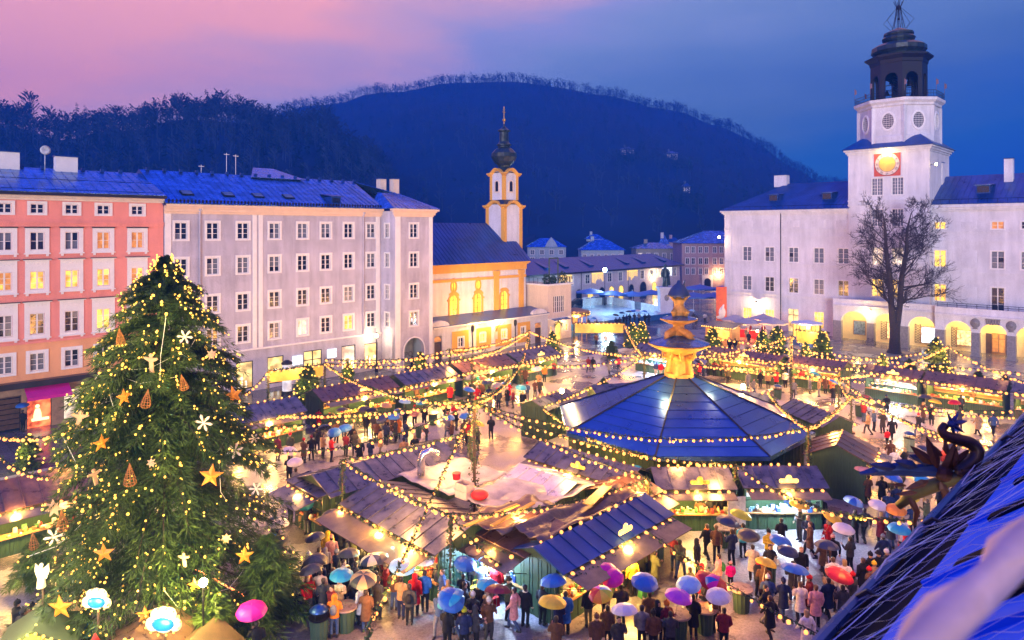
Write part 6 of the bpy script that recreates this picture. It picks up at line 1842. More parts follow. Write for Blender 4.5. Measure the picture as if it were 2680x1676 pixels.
# lights: bulbs hang along the branch ends
li = thing('tree_lights', 'warm fairy lights strung over the giant christmas tree', 'fairy lights', TP)
ends = []
g = random.Random(5)
for pts in br * 4:
 q = pts[g.randrange(8, 15)]
 ends.append(Vector(q) + Vector((q[0], q[1], 0)).normalized() * 0.22 + Vector((0, 0, g.uniform(-0.25, 0.2))))
vis = [e for e in ends if e.y < 2.4]
g.shuffle(vis)
for e in vis[:300]:
 inst(BULBG, 'bulb', li, e, 0, 0.048 * g.uniform(0.8, 1.3))
b = MB()
for e in vis[300:]:
 b.sphere(tuple(e), 0.04 * g.uniform(0.7, 1.2), 6, 4)
if b.v:
 o_ = b.build('further_bulbs', M_BULBG, li); o_['kind'] = 'stuff'
b = MB()
for k in range(26):
 e0, e1 = vis[k], min(vis[40:], key=lambda q: abs((q - vis[k]).length - 2.6))
 mid = (e0 + e1) / 2 + Vector((0, -0.2, -0.35))
 b.tube([e0, e0.lerp(mid, 0.5) + Vector((0, 0, -0.05)), mid, e1.lerp(mid, 0.5), e1], 0.012, 3, cap=False)
b.build('cable', M_WHITE, li)
for k in range(16):
 z = 1.8 + 0.8 * k
 rr = TR * (1 - z / TH) ** 0.58 + 1.1
 ang = R(-155 + (k * 47) % 140)
 lamp(TP + Vector((math.cos(ang) * rr, math.sin(ang) * rr, z)), 50, (1.0, 0.74, 0.16), 0.15)
# ornaments hung on the tree: star, snow crystal, angel, wicker cone
def star_mesh(n, r0, r1, th, m, name):
 b = MB()
 poly = [((r0 if i % 2 == 0 else r1) * math.sin(math.pi * i / n), (r0 if i % 2 == 0 else r1) * math.cos(math.pi * i / n)) for i in range(2 * n)]
 k = len(poly)
 v = [(x, 0.0, z) for x, z in poly] + [(0, -th, 0), (0, th, 0)]
 b.add(v, [(i, (i + 1) % k, k) for i in range(k)] + [((i + 1) % k, i, k + 1) for i in range(k)])
 return b.mesh(name, m)
M_STAR = mat('orange_star_paper', (0.72, 0.24, 0.02), 0.5, var=0.2)
M_PALEST = mat('pale_wood_star', (0.55, 0.33, 0.22), 0.5, var=0.12)
star5 = star_mesh(5, 0.5, 0.21, 0.09, M_STAR, 'star')
star7 = star_mesh(7, 0.5, 0.26, 0.06, M_PALEST, 'star')
b = MB()
for i in range(3):
 a = R(60 * i)
 c, s = math.cos(a), math.sin(a)
 P = lambda x, z: (x * c - z * s, x * s + z * c)
 poly = [P(-0.5, 0), P(-0.38, 0.075), P(-0.1, 0.03), P(0.1, 0.03), P(0.38, 0.075), P(0.5, 0), P(0.38, -0.075), P(0.1, -0.03), P(-0.1, -0.03), P(-0.38, -0.075)]
 b.prism(poly, -0.03 - 0.004 * i, 0.03 + 0.004 * i)
crystal = b.mesh('snow_crystal', mat('white_crystal', (0.68, 0.56, 0.52), 0.4, var=0.1))
b = MB(); b.prism([(-0.12, -0.55), (0.12, -0.55), (0.13, 0.05), (0.45, 0.2), (0.42, 0.3), (0.08, 0.28), (-0.08, 0.28), (-0.42, 0.3), (-0.45, 0.2), (-0.13, 0.05)], -0.03, 0.03); b.sphere((0, 0, 0.4), 0.13, 10, 6, sc=(1, 0.5, 1))
angel = b.mesh('angel', M_PALEST)
b = MB()
for i in range(10):
 a = R(36 * i)
 b.tube([(0, 0, 0.6), (math.cos(a) * 0.2, math.sin(a) * 0.2, 0.0), (math.cos(a) * 0.26, math.sin(a) * 0.26, -0.3), (math.cos(a) * 0.12, math.sin(a) * 0.12, -0.42)], 0.014, 4, cap=False)
for z, r_ in ((-0.35, 0.22), (-0.2, 0.25), (-0.05, 0.22), (0.15, 0.16), (0.35, 0.09)):
 b.tube([(math.cos(R(30 * i)) * r_, math.sin(R(30 * i)) * r_, z) for i in range(13)], 0.014, 4, cap=False)
wick = b.mesh('wicker_cone', mat('wicker', (0.30, 0.11, 0.03), 0.6))
orn = [(star5, 612, 1034, 1.25, 'wide orange star high on the right side of the tree'), (star5, 552, 1246, 1.45, 'large bright orange star in the middle right of the tree'), (star5, 324, 1040, 1.05, 'narrow orange star in the upper left of the tree'),
  (star5, 265, 1160, 1.1, 'thin orange star seen edge on at the left of the tree'), (star5, 272, 1448, 1.2, 'tilted orange star low on the left of the tree'), (star5, 640, 1455, 1.15, 'yellow orange star low at the right edge of the tree'),
  (star5, 158, 1590, 1.5, 'big orange star above the huts at the foot of the tree'), (star5, 378, 1608, 0.9, 'yellow star between the two glowing cloud signs'), (star5, 510, 1530, 0.8, 'pale orange star beside the dazzling lamp'),
  (star7, 140, 1330, 1.1, 'pink many pointed star at the left edge of the tree'), (star7, 554, 928, 0.75, 'small pale star in the upper right of the tree'), (star7, 396, 1212, 0.6, 'small pale star in the middle of the tree'), (star7, 592, 1410, 0.7, 'pair like pale star low on the right of the tree'),
  (crystal, 484, 882, 0.95, 'white snow crystal near the top of the tree'), (crystal, 533, 1107, 1.1, 'white snow crystal in the middle right of the tree'), (crystal, 615, 1180, 1.0, 'white snow crystal at the right edge of the tree'), (crystal, 670, 1280, 0.9, 'white snow crystal low at the right edge of the tree'), (crystal, 142, 1405, 1.1, 'white snow crystal low at the left edge of the tree'), (crystal, 665, 1148, 0.7, 'small white snow crystal at the far right edge of the tree'),
  (angel, 396, 950, 1.1, 'golden wooden angel near the top of the tree'), (angel, 208, 1098, 1.05, 'pink wooden angel at the left of the tree'), (angel, 248, 1248, 0.9, 'pale wooden angel seen sideways at the left of the tree'), (angel, 482, 1465, 0.8, 'small wooden angel low in the tree'),
  (wick, 315, 885, 1.0, 'wicker cone with lit candle high on the left of the tree'), (wick, 480, 1005, 1.0, 'wicker cone in the upper middle of the tree'), (wick, 383, 1048, 1.1, 'dark wicker cone beside the narrow orange star'), (wick, 340, 1248, 1.3, 'large dark wicker cone in the centre of the tree'), (wick, 163, 1368, 1.2, 'dark wicker cone below the pink star'), (wick, 88, 1420, 1.1, 'lit wicker cone hanging at the lowest left branch')]
for (me, px, py, s, lb) in orn:
 # the ornament hangs on the tree's near surface: walk along the sight line to the cone's surface
 best = None
 for k in range(120):
  Y = 22.0 + k * 0.08
  q = AT(px, py, Y)
  d = math.hypot(q.x - TP.x, q.y - TP.y)
  if 0 < q.z < TH and d < TR * 0.93 * (1 - min(1, (q.z + 0.25 * TR * (1 - q.z / TH)) / TH)) ** 0.58 + 0.1:
   best = Y; break
 Y = (best or 29.0) - 0.1
 o_ = inst(me, me.name.split('.')[0] + '_ornament', None, AT(px, py, Y), rot=(rnd.uniform(-0.15, 0.15), rnd.uniform(-0.25, 0.25), rnd.uniform(-0.5, 0.5)), scale=s * 0.66)
 if 'narrow' in lb or 'thin' in lb or 'sideways' in lb or 'seen edge' in lb:
  o_.rotation_euler[2] = R(65)
 tag(o_, lb, 'ornament', 'ornaments on the giant tree')
# ---- small lit firs
A, Fq, _ = fir_mesh(1.0, 0.42, 110, 9, 14, 0.10, 0.0055, 4, droop=0.2, power=0.8)
sm_cr = fast_mesh('crown', A, Fq, M_FIRL)
b = MB(); b.tube([(0, 0, -0.15), (0, 0, 0.95)], [0.02, 0.004], 5); sm_tr = b.mesh('trunk', M_BARK)
def small_fir(px, py, h, label, lit=40, z=0.0, sc=1.0):
 p = G(px, py, z) if not isinstance(px, Vector) else px
 t = thing('small_fir', label, 'fir tree', p, rnd.uniform(0, 6), 'small fir trees of the market')
 t.scale = (h * sc, h * sc, h)
 inst(sm_tr, 'trunk', t); inst(sm_cr, 'crown', t)
 if lit:
  l = thing('fir_lights', 'fairy lights on the ' + label, 'fairy lights', p, 0, 'fairy lights on the small firs')
  for i in range(lit):
   u = rnd.random() ** 1.3 * 0.95
   a = rnd.uniform(math.pi, 2 * math.pi) if rnd.random() < 0.8 else rnd.uniform(0, math.pi)
   r_ = h * sc * (0.40 * (1 - u) ** 0.8 + 0.02)
   inst(BULBG, 'bulb', l, (math.cos(a) * r_, math.sin(a) * r_, h * (0.05 + u)), 0, 0.07)
  lamp(p + Vector((0, -h * 0.45, h * 0.6)), 25, (1.0, 0.75, 0.2), 0.2)
 return t
for (px, py, h, lit, lb) in ((1655, 908, 3.4, 40, 'left of two small firs by the far yellow banner'), (1680, 908, 3.6, 40, 'right of two small firs by the far yellow banner'),
  (1865, 935, 4.0, 44, 'broad small fir beside the red cafe hut'), (1996, 925, 3.2, 34, 'slim small fir left of the two by the cafe tables'), (2034, 932, 4.0, 44, 'tall small fir right of the two by the cafe tables'),
  (2152, 955, 4.2, 50, 'bright small fir below the glass kiosk'), (2108, 945, 2.4, 24, 'little fir left of the bright fir below the kiosk'), (2450, 985, 4.4, 56, 'bright small fir at the pillar right of the bare tree'), (2310, 975, 2.2, 22, 'low lit fir in the hedge below the bare tree'),
  (805, 1070, 4.2, 46, 'slender lit fir at the yellow banner gate by the grey house'), (910, 1010, 2.6, 22, 'lit fir between the two roofs of the left row'), (1100, 985, 2.8, 26, 'lit fir beside the wrapped post before the church'), (1446, 925, 3.0, 30, 'lit fir at the door of the terrace house'), (1580, 1060, 2.6, 0, 'plain little fir beside the hut behind the fountain roof'),
  (75, 1225, 2.4, 26, 'lit fir on the stall roof at the left edge')):
 small_fir(px, py, h, lb, lit)
for (px, py, h, lb) in ((700, 1640, 3.9, 'big unlit fir standing right of the giant tree'), (565, 1725, 2.7, 'unlit fir at the bottom edge below the dazzling lamp'), (95, 1530, 2.4, 'unlit fir left of the giant tree on the wet ground'), (2200, 985, 1.6, 'plain young fir in the planter row left of the bare tree'), (2380, 990, 2.2, 'plain young fir below the bare tree trunk'), (2560, 1010, 1.7, 'plain young fir in the right planter row'), (2630, 1020, 1.6, 'plain young fir at the right end of the planter row'), (1600, 940, 2.4, 'dark unlit fir lying beside the pink hut behind the fountain')):
 small_fir(px, py, h, lb, 0, sc=1.25)
# fir hedge in the planter before the palace
b = MB()
h0, h1 = G(2170, 975), G(2420, 1000)
for i in range(2400):
 p = h0.lerp(h1, rnd.random()) + Vector((rnd.uniform(-0.6, 0.6), rnd.uniform(-0.6, 0.6), rnd.uniform(0.1, 1.1)))
 d = Vector((rnd.uniform(-1, 1), rnd.uniform(-1, 1), rnd.uniform(-0.2, 1.2))).normalized() * 0.3
 e = d.orthogonal().normalized() * 0.045
 b.add([p, p + d * 0.5 + e, p + d, p + d * 0.5 - e], [(0, 1, 2, 3)])
tag(b.build('fir_hedge', M_FIRL), 'cut fir branches heaped as a hedge before the palace', 'hedge')
# ---- bare tree before the palace
def grow(b, p, d, ln, r, lev, g, segs=4):
 pts, rad = [p.copy()], [r]
 for i in range(segs):
  d = (d + Vector((g.gauss(0, 0.16), g.gauss(0, 0.16), g.gauss(0.03, 0.10)))).normalized()
  p = p + d * (ln / segs)
  pts.append(p.copy()); rad.append(r * (1 - 0.5 * (i + 1) / segs))
 b.tube(pts, rad, 7 if lev < 2 else 4 if lev < 4 else 3, cap=False)
 if lev >= 6:
  return
 n = {0: 4, 1: 4, 2: 4, 3: 4, 4: 4, 5: 3}[lev]
 for k in range(n):
  i = segs if k == 0 else g.randrange(1, segs + 1)
  q = pts[i]
  ax = d.orthogonal().normalized()
  ax.rotate(Matrix.Rotation(g.uniform(0, 6.283), 3, d))
  nd = d.copy(); nd.rotate(Matrix.Rotation(R(g.uniform(22, 58)) * (0.5 if k == 0 else 1), 3, ax))
  if lev >= 3:
   nd = (nd + Vector((0, 0, -0.18 if g.random() < 0.5 else 0.12))).normalized()
  else:
   nd = (nd + Vector((0, 0, 0.42))).normalized()
  grow(b, q, nd, ln * g.uniform(0.52, 0.72), max(0.022, rad[i] * g.uniform(0.6, 0.8)), lev + 1, g, segs)
bt = thing('bare_tree', 'tall leafless tree with forked dark trunk before the palace arcade', 'tree', G(2340, 925))
g = random.Random(12)
b = MB(); b.tube([(0, 0, 0), (0.05, 0, 0.5), (0.1, 0, 2.0), (0.1, 0, 4.0)], [0.95, 0.72, 0.62, 0.6], 12); b.build('trunk', M_BARK, bt)
b = MB()
for sx, st_ in ((-1, [(-0.1, 3.4), (-0.45, 6.5), (-0.75, 10), (-1.3, 13.5), (-1.5, 16.5), (-1.9, 18.6)]), (1, [(0.3, 3.4), (0.85, 6.5), (1.15, 10), (1.9, 13.5), (2.1, 16.5), (2.7, 18.6)])):
 pts = [Vector((x, 0.15 * sx * i, z)) for i, (x, z) in enumerate(st_)]
 rad = [0.46, 0.38, 0.32, 0.25, 0.16, 0.05]
 b.tube(pts, rad, 9)
 z = 5.6
 k = 0
 while z < 18.4:
  i = max(j for j in range(5) if st_[j][1] <= z)
  q = pts[i].lerp(pts[i + 1], (z - st_[i][1]) / (st_[i + 1][1] - st_[i][1]))
  side = sx if k % 3 else -sx
  dv = Vector((side * g.uniform(0.6, 1.0), g.uniform(-0.8, 0.8), g.uniform(0.25, 0.8))).normalized()
  ln = (3.5 if side == sx else 2.4) * (1.0 - 0.55 * max(0, (z - 10) / 9)) * g.uniform(0.75, 1.1)
  grow(b, q, dv, ln, max(0.05, 0.17 - 0.006 * z), 2, g, 5)
  z += g.uniform(0.42, 0.72); k += 1
b.build('crown', M_BARK, bt)
b = MB(); q0 = AB(G(2340, 925)); 
mbq = abquad(q0[0] - 4.2, q0[0] + 3.2, q0[1] - 3.0, q0[1] + 2.4, 0.024); struct('tree_bed', mbq, mat('tree_bed_gravel', (0.20, 0.16, 0.15), 0.7, var=0.3))
# ================================================================== GARLANDS AND POSTS
def leaf_strip(b, pts, dens, size, rad):
 for i in range(len(pts) - 1):
  p, q = pts[i], pts[i + 1]
  n = max(1, int((q - p).length * dens))
  for k in range(n):
   c = p.lerp(q, rnd.random()) + Vector((rnd.gauss(0, rad), rnd.gauss(0, rad), rnd.gauss(0, rad)))
   d = Vector((rnd.gauss(0, 1), rnd.gauss(0, 1), rnd.gauss(-0.2, 1))).normalized() * size * rnd.uniform(0.6, 1.3)
   e = d.orthogonal().normalized() * size * 0.28
   b.add([c - d * 0.5, c + e, c + d * 0.5, c - e], [(0, 1, 2, 3)])
def post(label, p, h, green=True, r=0.09):
 t = thing('garland_post', label, 'post', Vector((p.x, p.y, 0)), 0, 'posts that carry the light garlands')
 b = MB(); b.tube([(0, 0, 0), (0, 0, h)], r * 0.6, 7); b.lathe([(0.3, 0), (0.3, 0.12), (0.1, 0.2)], 8); b.build('pole', M_WOODD, t)
 if green:
  b = MB(); leaf_strip(b, [Vector((0, 0, h * 0.12)), Vector((0, 0, h))], 90, 0.15, r); b.build('greenery', M_GARL, t)['kind'] = 'stuff'
 return Vector((p.x, p.y, h))
def Z(px, py, Y):
 return AT(px, py, Y)
GCOUNT = [0]
LIGHTACC = []
def garland(label, p, q, sag, step=0.85, size=0.10, green=True):
 p, q = Vector(p), Vector(q)
 n = max(6, int((q - p).length / 0.6))
 pts = []
 for i in range(n + 1):
  t = i / n
  c = p.lerp(q, t); c.z -= sag * 4 * t * (1 - t)
  pts.append(c)
 t = thing('light_garland', label, 'light garland', p, 0, 'green garlands of warm bulbs over the market')
 rel = [c - p for c in pts]
 b = MB(); b.tube(rel, 0.018, 4, cap=False); b.build('cable', M_BLACKIRON, t)
 near = (p + q).length / 2 < 60
 if green:
  b = MB(); leaf_strip(b, [c + Vector((0, 0, -0.03)) for c in rel], 26 if near else 14, 0.16 if near else 0.22, 0.05); b.build('greenery', M_GARL, t)['kind'] = 'stuff'
 ln = sum((pts[i + 1] - pts[i]).length for i in range(n))
 step *= 0.66
 nb = max(3, int(ln / step))
 for i in range(nb):
  s = min(max(i + 0.5 + rnd.uniform(-0.22, 0.22), 0), nb - 0.01) / nb * n
  k = min(int(s), n - 1)
  c = rel[k].lerp(rel[k + 1], s - k)
  inst(BULB, 'bulb', t, c + Vector((rnd.uniform(-0.03, 0.03), rnd.uniform(-0.04, 0.04), -0.12 + rnd.uniform(-0.05, 0.05))), 0, size * rnd.uniform(0.75, 1.3))
  LIGHTACC.append(p + c)
 return t
P1 = post('tall green wrapped mast in the yard of the middle block', Vector((-2.0, 36.3)), 7.3, True, 0.14)
P2 = post('wrapped post between the yellow stall and the blue roofed hut', W(-31.4, 18.9), 4.5)
P3 = post('wrapped post at the right gable of the yellow stall', W(-23.0, 19.2), 4.0)
P4 = post('wrapped post at the far end of the blue roofed hut', W(-31.2, 27.6), 4.2)
P5 = post('wrapped post between the two stalls left before the fountain roof', Vector((7.2, 36.0)), 3.4)
P6 = post('wrapped post in the walkway behind the middle block', G(1362, 1062), 3.9)
P7 = post('wrapped post before the church annex behind the left row', W(-55.2, 46.0), 3.9)
P8 = post('left post of the banner gate by the grey house', G(702, 1068), 3.4)
P9 = post('right post of the banner gate by the grey house', G(850, 1046), 3.5)
P10 = post('wrapped post at the right front corner of the fountain roof', AT(2116, 1204, 41.0), 4.6)
P11 = post('wrapped post between the sweets stall and the clothes stall', AT(1925, 1260, 37.5), 3.6)
P12 = post('wrapped post right of the dark hut with blue roof', G(2228, 1135), 3.1)
P13 = post('post standing in the lane behind the fountain roof on the right', G(2070, 1060), 3.6)
P14 = post('post at the right behind the fountain near the candle stall', G(2195, 1072), 2.9)
P15 = post('wrapped post at the pillar before the palace', G(2482, 985), 3.4)
P16 = post('wrapped post left of the small fir below the kiosk', G(2072, 960), 3.7)
P17 = post('wrapped post behind the statue of the fountain on the left', G(1686, 1045), 4.2)
P18 = post('post at the yellow banner behind the fountain on the left', G(1502, 905), 3.2)
P19 = post('post at the yellow banner behind the fountain on the right', G(1634, 905), 3.2)
P20 = post('post at the foot of the picture carrying the long garland', AT(962, 1655, 25.5), 16.5 - 1055 * 25.5 / FPX + 0.15)
P21 = post('post before the terrace house door', G(1385, 925), 3.0)
P22 = post('wrapped post in the left row between second and third stall', W(-49.0, 43.6), 4.2)
EAVE1 = W(-1.95, 9.2, 13.55)
EAVE2 = W(-1.95, 6.5, 13.55)
gl = [
 ('garland from the banner gate to the tall mast', P9, P1, 1.6, 1.1),
 ('garland from behind the giant tree straight to the tall mast', Z(640, 1083, 55), P1, 0.6, 0.85),
 ('low sagging garland from the giant tree to the tall mast', Z(655, 1178, 38), P1, 1.1, 0.95),
 ('garland running down from the tall mast to the foot of the picture', P1, P20, 0.3, 0.5),
 ('garland from the wrapped post over the yellow stall roof', P2, P3, 0.25, 0.55),
 ('garland swinging over the white tarpaulin', P3, P5, 0.55, 0.62),
 ('garland along the blue roofed hut', P2, P4, 0.2, 0.62),
 ('short garland from the blue roofed hut to the mast', P4, P1, 0.7, 0.7),
 ('garland from the mast to the stall left before the fountain', P1, P5, 0.5, 0.6),
 ('upper garland round the front of the fountain roof', P1, P10, 1.5, 0.62),
 ('lower garland from the mast to the post between the front stalls', P1, P11, 0.9, 0.62),
 ('garland rising from the clothes stall to the viewer\'s roof edge', P11, Z(2470, 1356, 25), 1.2, 0.9),
 ('garland from the corner stall down to the right bottom corner', Z(1588, 1312, 34), Z(2200, 1690, 24.5), 0.4, 0.85),
 ('garland from the corner stall post up to the yard', P5, Z(1588, 1312, 34), 0.3, 0.5),
 ('garland over the gabled stall right of the fountain', P10, P12, 0.5, 0.55),
 ('garland from the gabled stall across the open yard', P12, Z(2690, 1190, 36), 0.9, 0.85),
 ('second garland across the open yard to the right', P14, Z(2690, 1215, 38), 1.6, 0.95),
 ('garland in the lane behind the fountain roof on the right', P13, P14, 0.4, 0.7),
 ('garland from the lane to the dark hut post', P14, P12, 0.8, 0.7),
 ('garland along the gravel before the back row', P12, Z(2690, 1090, 58), 0.9, 0.85),
 ('garland before the white stall of the back row', P13, P17, 0.8, 0.8),
 ('garland from the fountain to the walkway post', P17, P6, 0.8, 0.8),
 ('garland from the walkway post to the mast', P6, P1, 0.9, 1.3),
 ('garland above the roofs at the near end of the left row', P9, P22, 0.9, 0.8),
 ('garland above the far roofs of the left row', P22, P21, 0.8, 0.85),
 ('garland behind the left row along the grey house', P9, P7, 0.9, 0.85),
 ('garland behind the left row along the church annex', P7, P21, 0.9, 0.85),
 ('double garland from the annex post over the left row', P7, P6, 1.4, 1.1),
 ('garland from the terrace house to the walkway', P21, P6, 1.0, 1.3),
 ('garland at the wet square behind the left row end', P21, P17, 1.2, 0.95),
 ('garland from the yellow banner to the fountain', P19, P17, 0.8, 0.8),
 ('garland behind the fountain towards the kiosk', P17, P16, 1.4, 0.95),
 ('garland between kiosk and bare tree', P16, Z(2172, 935, 80), 0.6, 0.9),
 ('garland along the fir hedge below the bare tree', Z(2172, 940, 78), P15, 0.9, 0.8),
 ('garland from the pillar post to the right picture edge', P15, Z(2700, 1005, 66), 0.7, 0.8),
 ('garland from the kiosk down to the lane post', P16, P13, 0.8, 0.8),
 ('garland from the pillar post down to the lane', P15, P14, 1.0, 0.8),
 ('upper garland over the back row of stalls', Z(1760, 925, 74), Z(2300, 955, 70), 0.6, 0.8),
 ('second garland over the back row roofs', Z(1780, 950, 72), Z(2510, 1010, 66), 0.6, 0.8),
 ('garland at the left picture edge over the brown slat roof', Z(-20, 1140, 40), Z(190, 1125, 38), 0.5, 0.6),
 ('second garland at the left edge below the shop', Z(-20, 1180, 36), Z(130, 1250, 35), 0.4, 0.5),
 ('upper garland from the gate across the left row roofs', P9 + Vector((0, 0, 0.4)), W(-50, 46, 4.6), 0.8, 0.8),
 ('garland in front of the almond stall', W(-47.5, 28, 3.2), W(-47.5, 42, 3.3), 0.4, 0.8),
 ('garland in front of the far left row stalls', W(-47.5, 42, 3.3), W(-47.5, 58, 3.3), 0.4, 0.8),
 ('garland along the walkway behind the blue roofed hut', Z(690, 1120, 46), W(-38, 36, 4.0), 0.6, 0.85),
 ('garland from the walkway to the huts behind the fountain', W(-38, 36, 4.0), P6, 0.5, 0.8),
 ('garland round the left side of the fountain roof', P5 + Vector((0, 0, 1.2)), Z(1420, 1065, 53), 0.7, 0.7),
 ('garland round the back of the fountain roof', Z(1420, 1065, 53), P17, 0.6, 0.8),
 ('garland on the right flank of the fountain roof', P10, Z(2010, 1025, 56), 0.6, 0.7),
 ('front garland along the counters of the back row', W(-38, 68.6, 3.1), W(-23, 69.6, 3.1), 0.4, 0.8),
 ('right front garland along the counters of the back row', W(-23, 69.6, 3.1), W(-5, 70, 3.1), 0.4, 0.8),
 ('rear garland along the roofs of the back row', W(-40, 73, 3.9), W(-6, 75.5, 3.9), 0.7, 0.9),
 ('garland over the yard right of the fountain', P12, W(-8, 62, 3.4), 0.8, 0.9),
 ('low garland under the corner stall eave', W(-17.9, 21.3, 2.3), W(-17.9, 29.3, 2.3), 0.1, 0.55),
 ('low garland along the yellow awning edge', W(-31, 18.3, 2.45), W(-23.3, 18.3, 2.45), 0.1, 0.5),
 ('garland across the crowd before the brown roof', Z(1310, 1480, 29.0), P3, 0.2, 0.5),
 ('garland hidden in part by the giant tree towards the gate', Z(640, 1030, 60), P8, 0.4, 0.7),
]
for (lb, p, q, sag, stp) in gl:
 dist = (Vector(p) + Vector(q)).length / 2
 garland(lb, p, q, sag * (0.62 if dist > 45 else 0.85), stp, 0.075 if dist < 45 else 0.095 if dist < 62 else 0.112)
# the glow of the bulbs: one lamp for about every twelve of them
for i in range(6, len(LIGHTACC), 18):
 lamp(LIGHTACC[i] + Vector((0, 0, -0.15)), 118, (1.0, 0.44, 0.10), 0.35)
# banners over the gates
def banner(label, p, q, h, z1):
 p, q = Vector((p.x, p.y, 0)), Vector((q.x, q.y, 0))
 d = q - p
 t = thing('gate_banner', label, 'banner', p, math.atan2(d.y, d.x), 'lit yellow gate banners')
 L_ = d.length
 b = MB()
 n = 12
 for i in range(n):
  x0, x1 = 0.15 + (L_ - 0.3) * i / n, 0.15 + (L_ - 0.3) * (i + 1) / n
  y0, y1 = 0.05 * math.sin(i * 1.1), 0.05 * math.sin((i + 1) * 1.1)
  b.add([(x0, y0 - 0.02, z1 - h), (x1, y1 - 0.02, z1 - h), (x1, y1 - 0.02, z1), (x0, y0 - 0.02, z1), (x0, y0 + 0.02, z1 - h), (x1, y1 + 0.02, z1 - h), (x1, y1 + 0.02, z1), (x0, y0 + 0.02, z1)], [(0, 1, 2, 3), (7, 6, 5, 4), (0, 4, 5, 1), (3, 2, 6, 7)])
 b.build('cloth', M_YELLOWC, t)
 b = MB(); b.tube([(0, 0, z1 + 0.08), (L_, 0, z1 + 0.08)], 0.06, 6); b.build('top_bar', M_WOODD, t)
 b = MB(); leaf_strip(b, [Vector((0, 0, z1 + 0.1)), Vector((L_, 0, z1 + 0.1))], 40, 0.2, 0.08); b.build('greenery', M_GARL, t)['kind'] = 'stuff'
 for i in range(int(L_ / 0.55)):
  inst(BULB, 'bulb', t, (0.3 + i * 0.55, -0.16, z1 + 0.02), 0, 0.1)
 lamp(t.matrix_basis @ Vector((L_ / 2, -0.8, z1)), 60)
banner('lit yellow banner over the gate before the grey house', P8, P9, 1.0, 3.3)
banner('lit yellow banner over the gate before the wet square', P18, P19, 1.3, 3.1)
banner('lit cream banner over the gate below the glass kiosk', G(2082, 940), G(2170, 950), 1.5, 3.6)
# ================================================================== STREET FURNITURE
def lamp_fixture(name, label, p, h, power, col=(1, 0.66, 0.28), head=0.22, arm=None, gm=None):
 t = thing(name, label, 'lamp', Vector((p.x, p.y, 0)))
 b = MB(); b.tube([(0, 0, 0), (0, 0, h)], [0.09, 0.05], 7); b.lathe([(0.2, 0), (0.2, 0.4), (0.1, 0.5)], 8); b.build('pole', M_BLACKIRON, t)
 b = MB(); b.sphere((0, 0, h + head), head, 10, 7, sc=(0.9, 0.9, 1.15)); b.build('globe', gm or MATS['lamp_glow'], t, True)
 b = MB(); b.lathe([(head * 1.05, h + head * 1.9), (0.03, h + head * 2.7)], 8); b.build('cap', M_BLACKIRON, t)
 lamp(Vector((p.x, p.y, h + head)) + Vector((0, -0.35, -0.1)), power, col, 0.2)
 return t
lamp_fixture('street_lamp', 'white globe street lamp at the corner bay of the grey house', W(AL + 1.2, LB(985, AL + 1.2)), 4.0, 60, (1, 0.7, 0.4))
lamp_fixture('square_lamp', 'cold white floodlight mast beside the ice rink', AT(1583, 800, 148), 7.2, 1100, (0.55, 0.85, 1.0), 0.45, gm=emat('cold_lamp_glow', (0.6, 0.9, 1.0), 40.0))
lamp_fixture('torch_lamp', 'flaming torch lamp left of the cafe tables', G(1914, 895), 1.9, 90, (1, 0.5, 0.15), 0.18)
lamp_fixture('torch_lamp', 'flaming torch lamp right of the cafe tables', G(1982, 905), 1.9, 90, (1, 0.5, 0.15), 0.18)
# flood lamps that shine on the fountain, one on the hut roof, one over the hut right behind
for (px, py, Y, lb) in ((1470, 1026, 54.0, 'star bright flood lamp on the blue hut roof left behind the fountain'), (1944, 1014, 55.0, 'bright flood lamp on the hut roof right behind the fountain')):
 p = AT(px, py, Y)
 t = thing('flood_lamp', lb, 'lamp', p)
 b = MB(); b.tube([(0, 0, -0.6), (0, 0, -0.05)], 0.04, 5); b.lathe([(0.1, -0.12), (0.24, 0.1)], 8); b.build('bracket', M_BLACKIRON, t)
 b = MB(); b.sphere((0, -0.05, 0.08), 0.2, 9, 6); b.build('lens', emat('flood_glow', (1.0, 0.75, 0.3), 40.0), t, True)
 lamp(p + Vector((0.1, -0.35, 0.3)), 230, (1.0, 0.60, 0.14), 0.15)
# the dazzling lamp in front of the giant tree
p = AT(532, 1532, 25.4)
t = thing('spot_lamp', 'dazzling yellow lamp low on the right of the giant tree', 'lamp', p)
b = MB(); b.tube([(0, 0, -p.z), (0, 0, 0)], 0.04, 6); b.build('pole', M_BLACKIRON, t)
b = MB(); b.sphere((0, 0, 0.1), 0.16, 9, 6); b.build('lens', emat('yellow_flood_glow', (1.0, 0.85, 0.25), 40.0), t, True)
lamp(p + Vector((0, -0.3, 0.25)), 240, (1.0, 0.78, 0.18), 0.12)
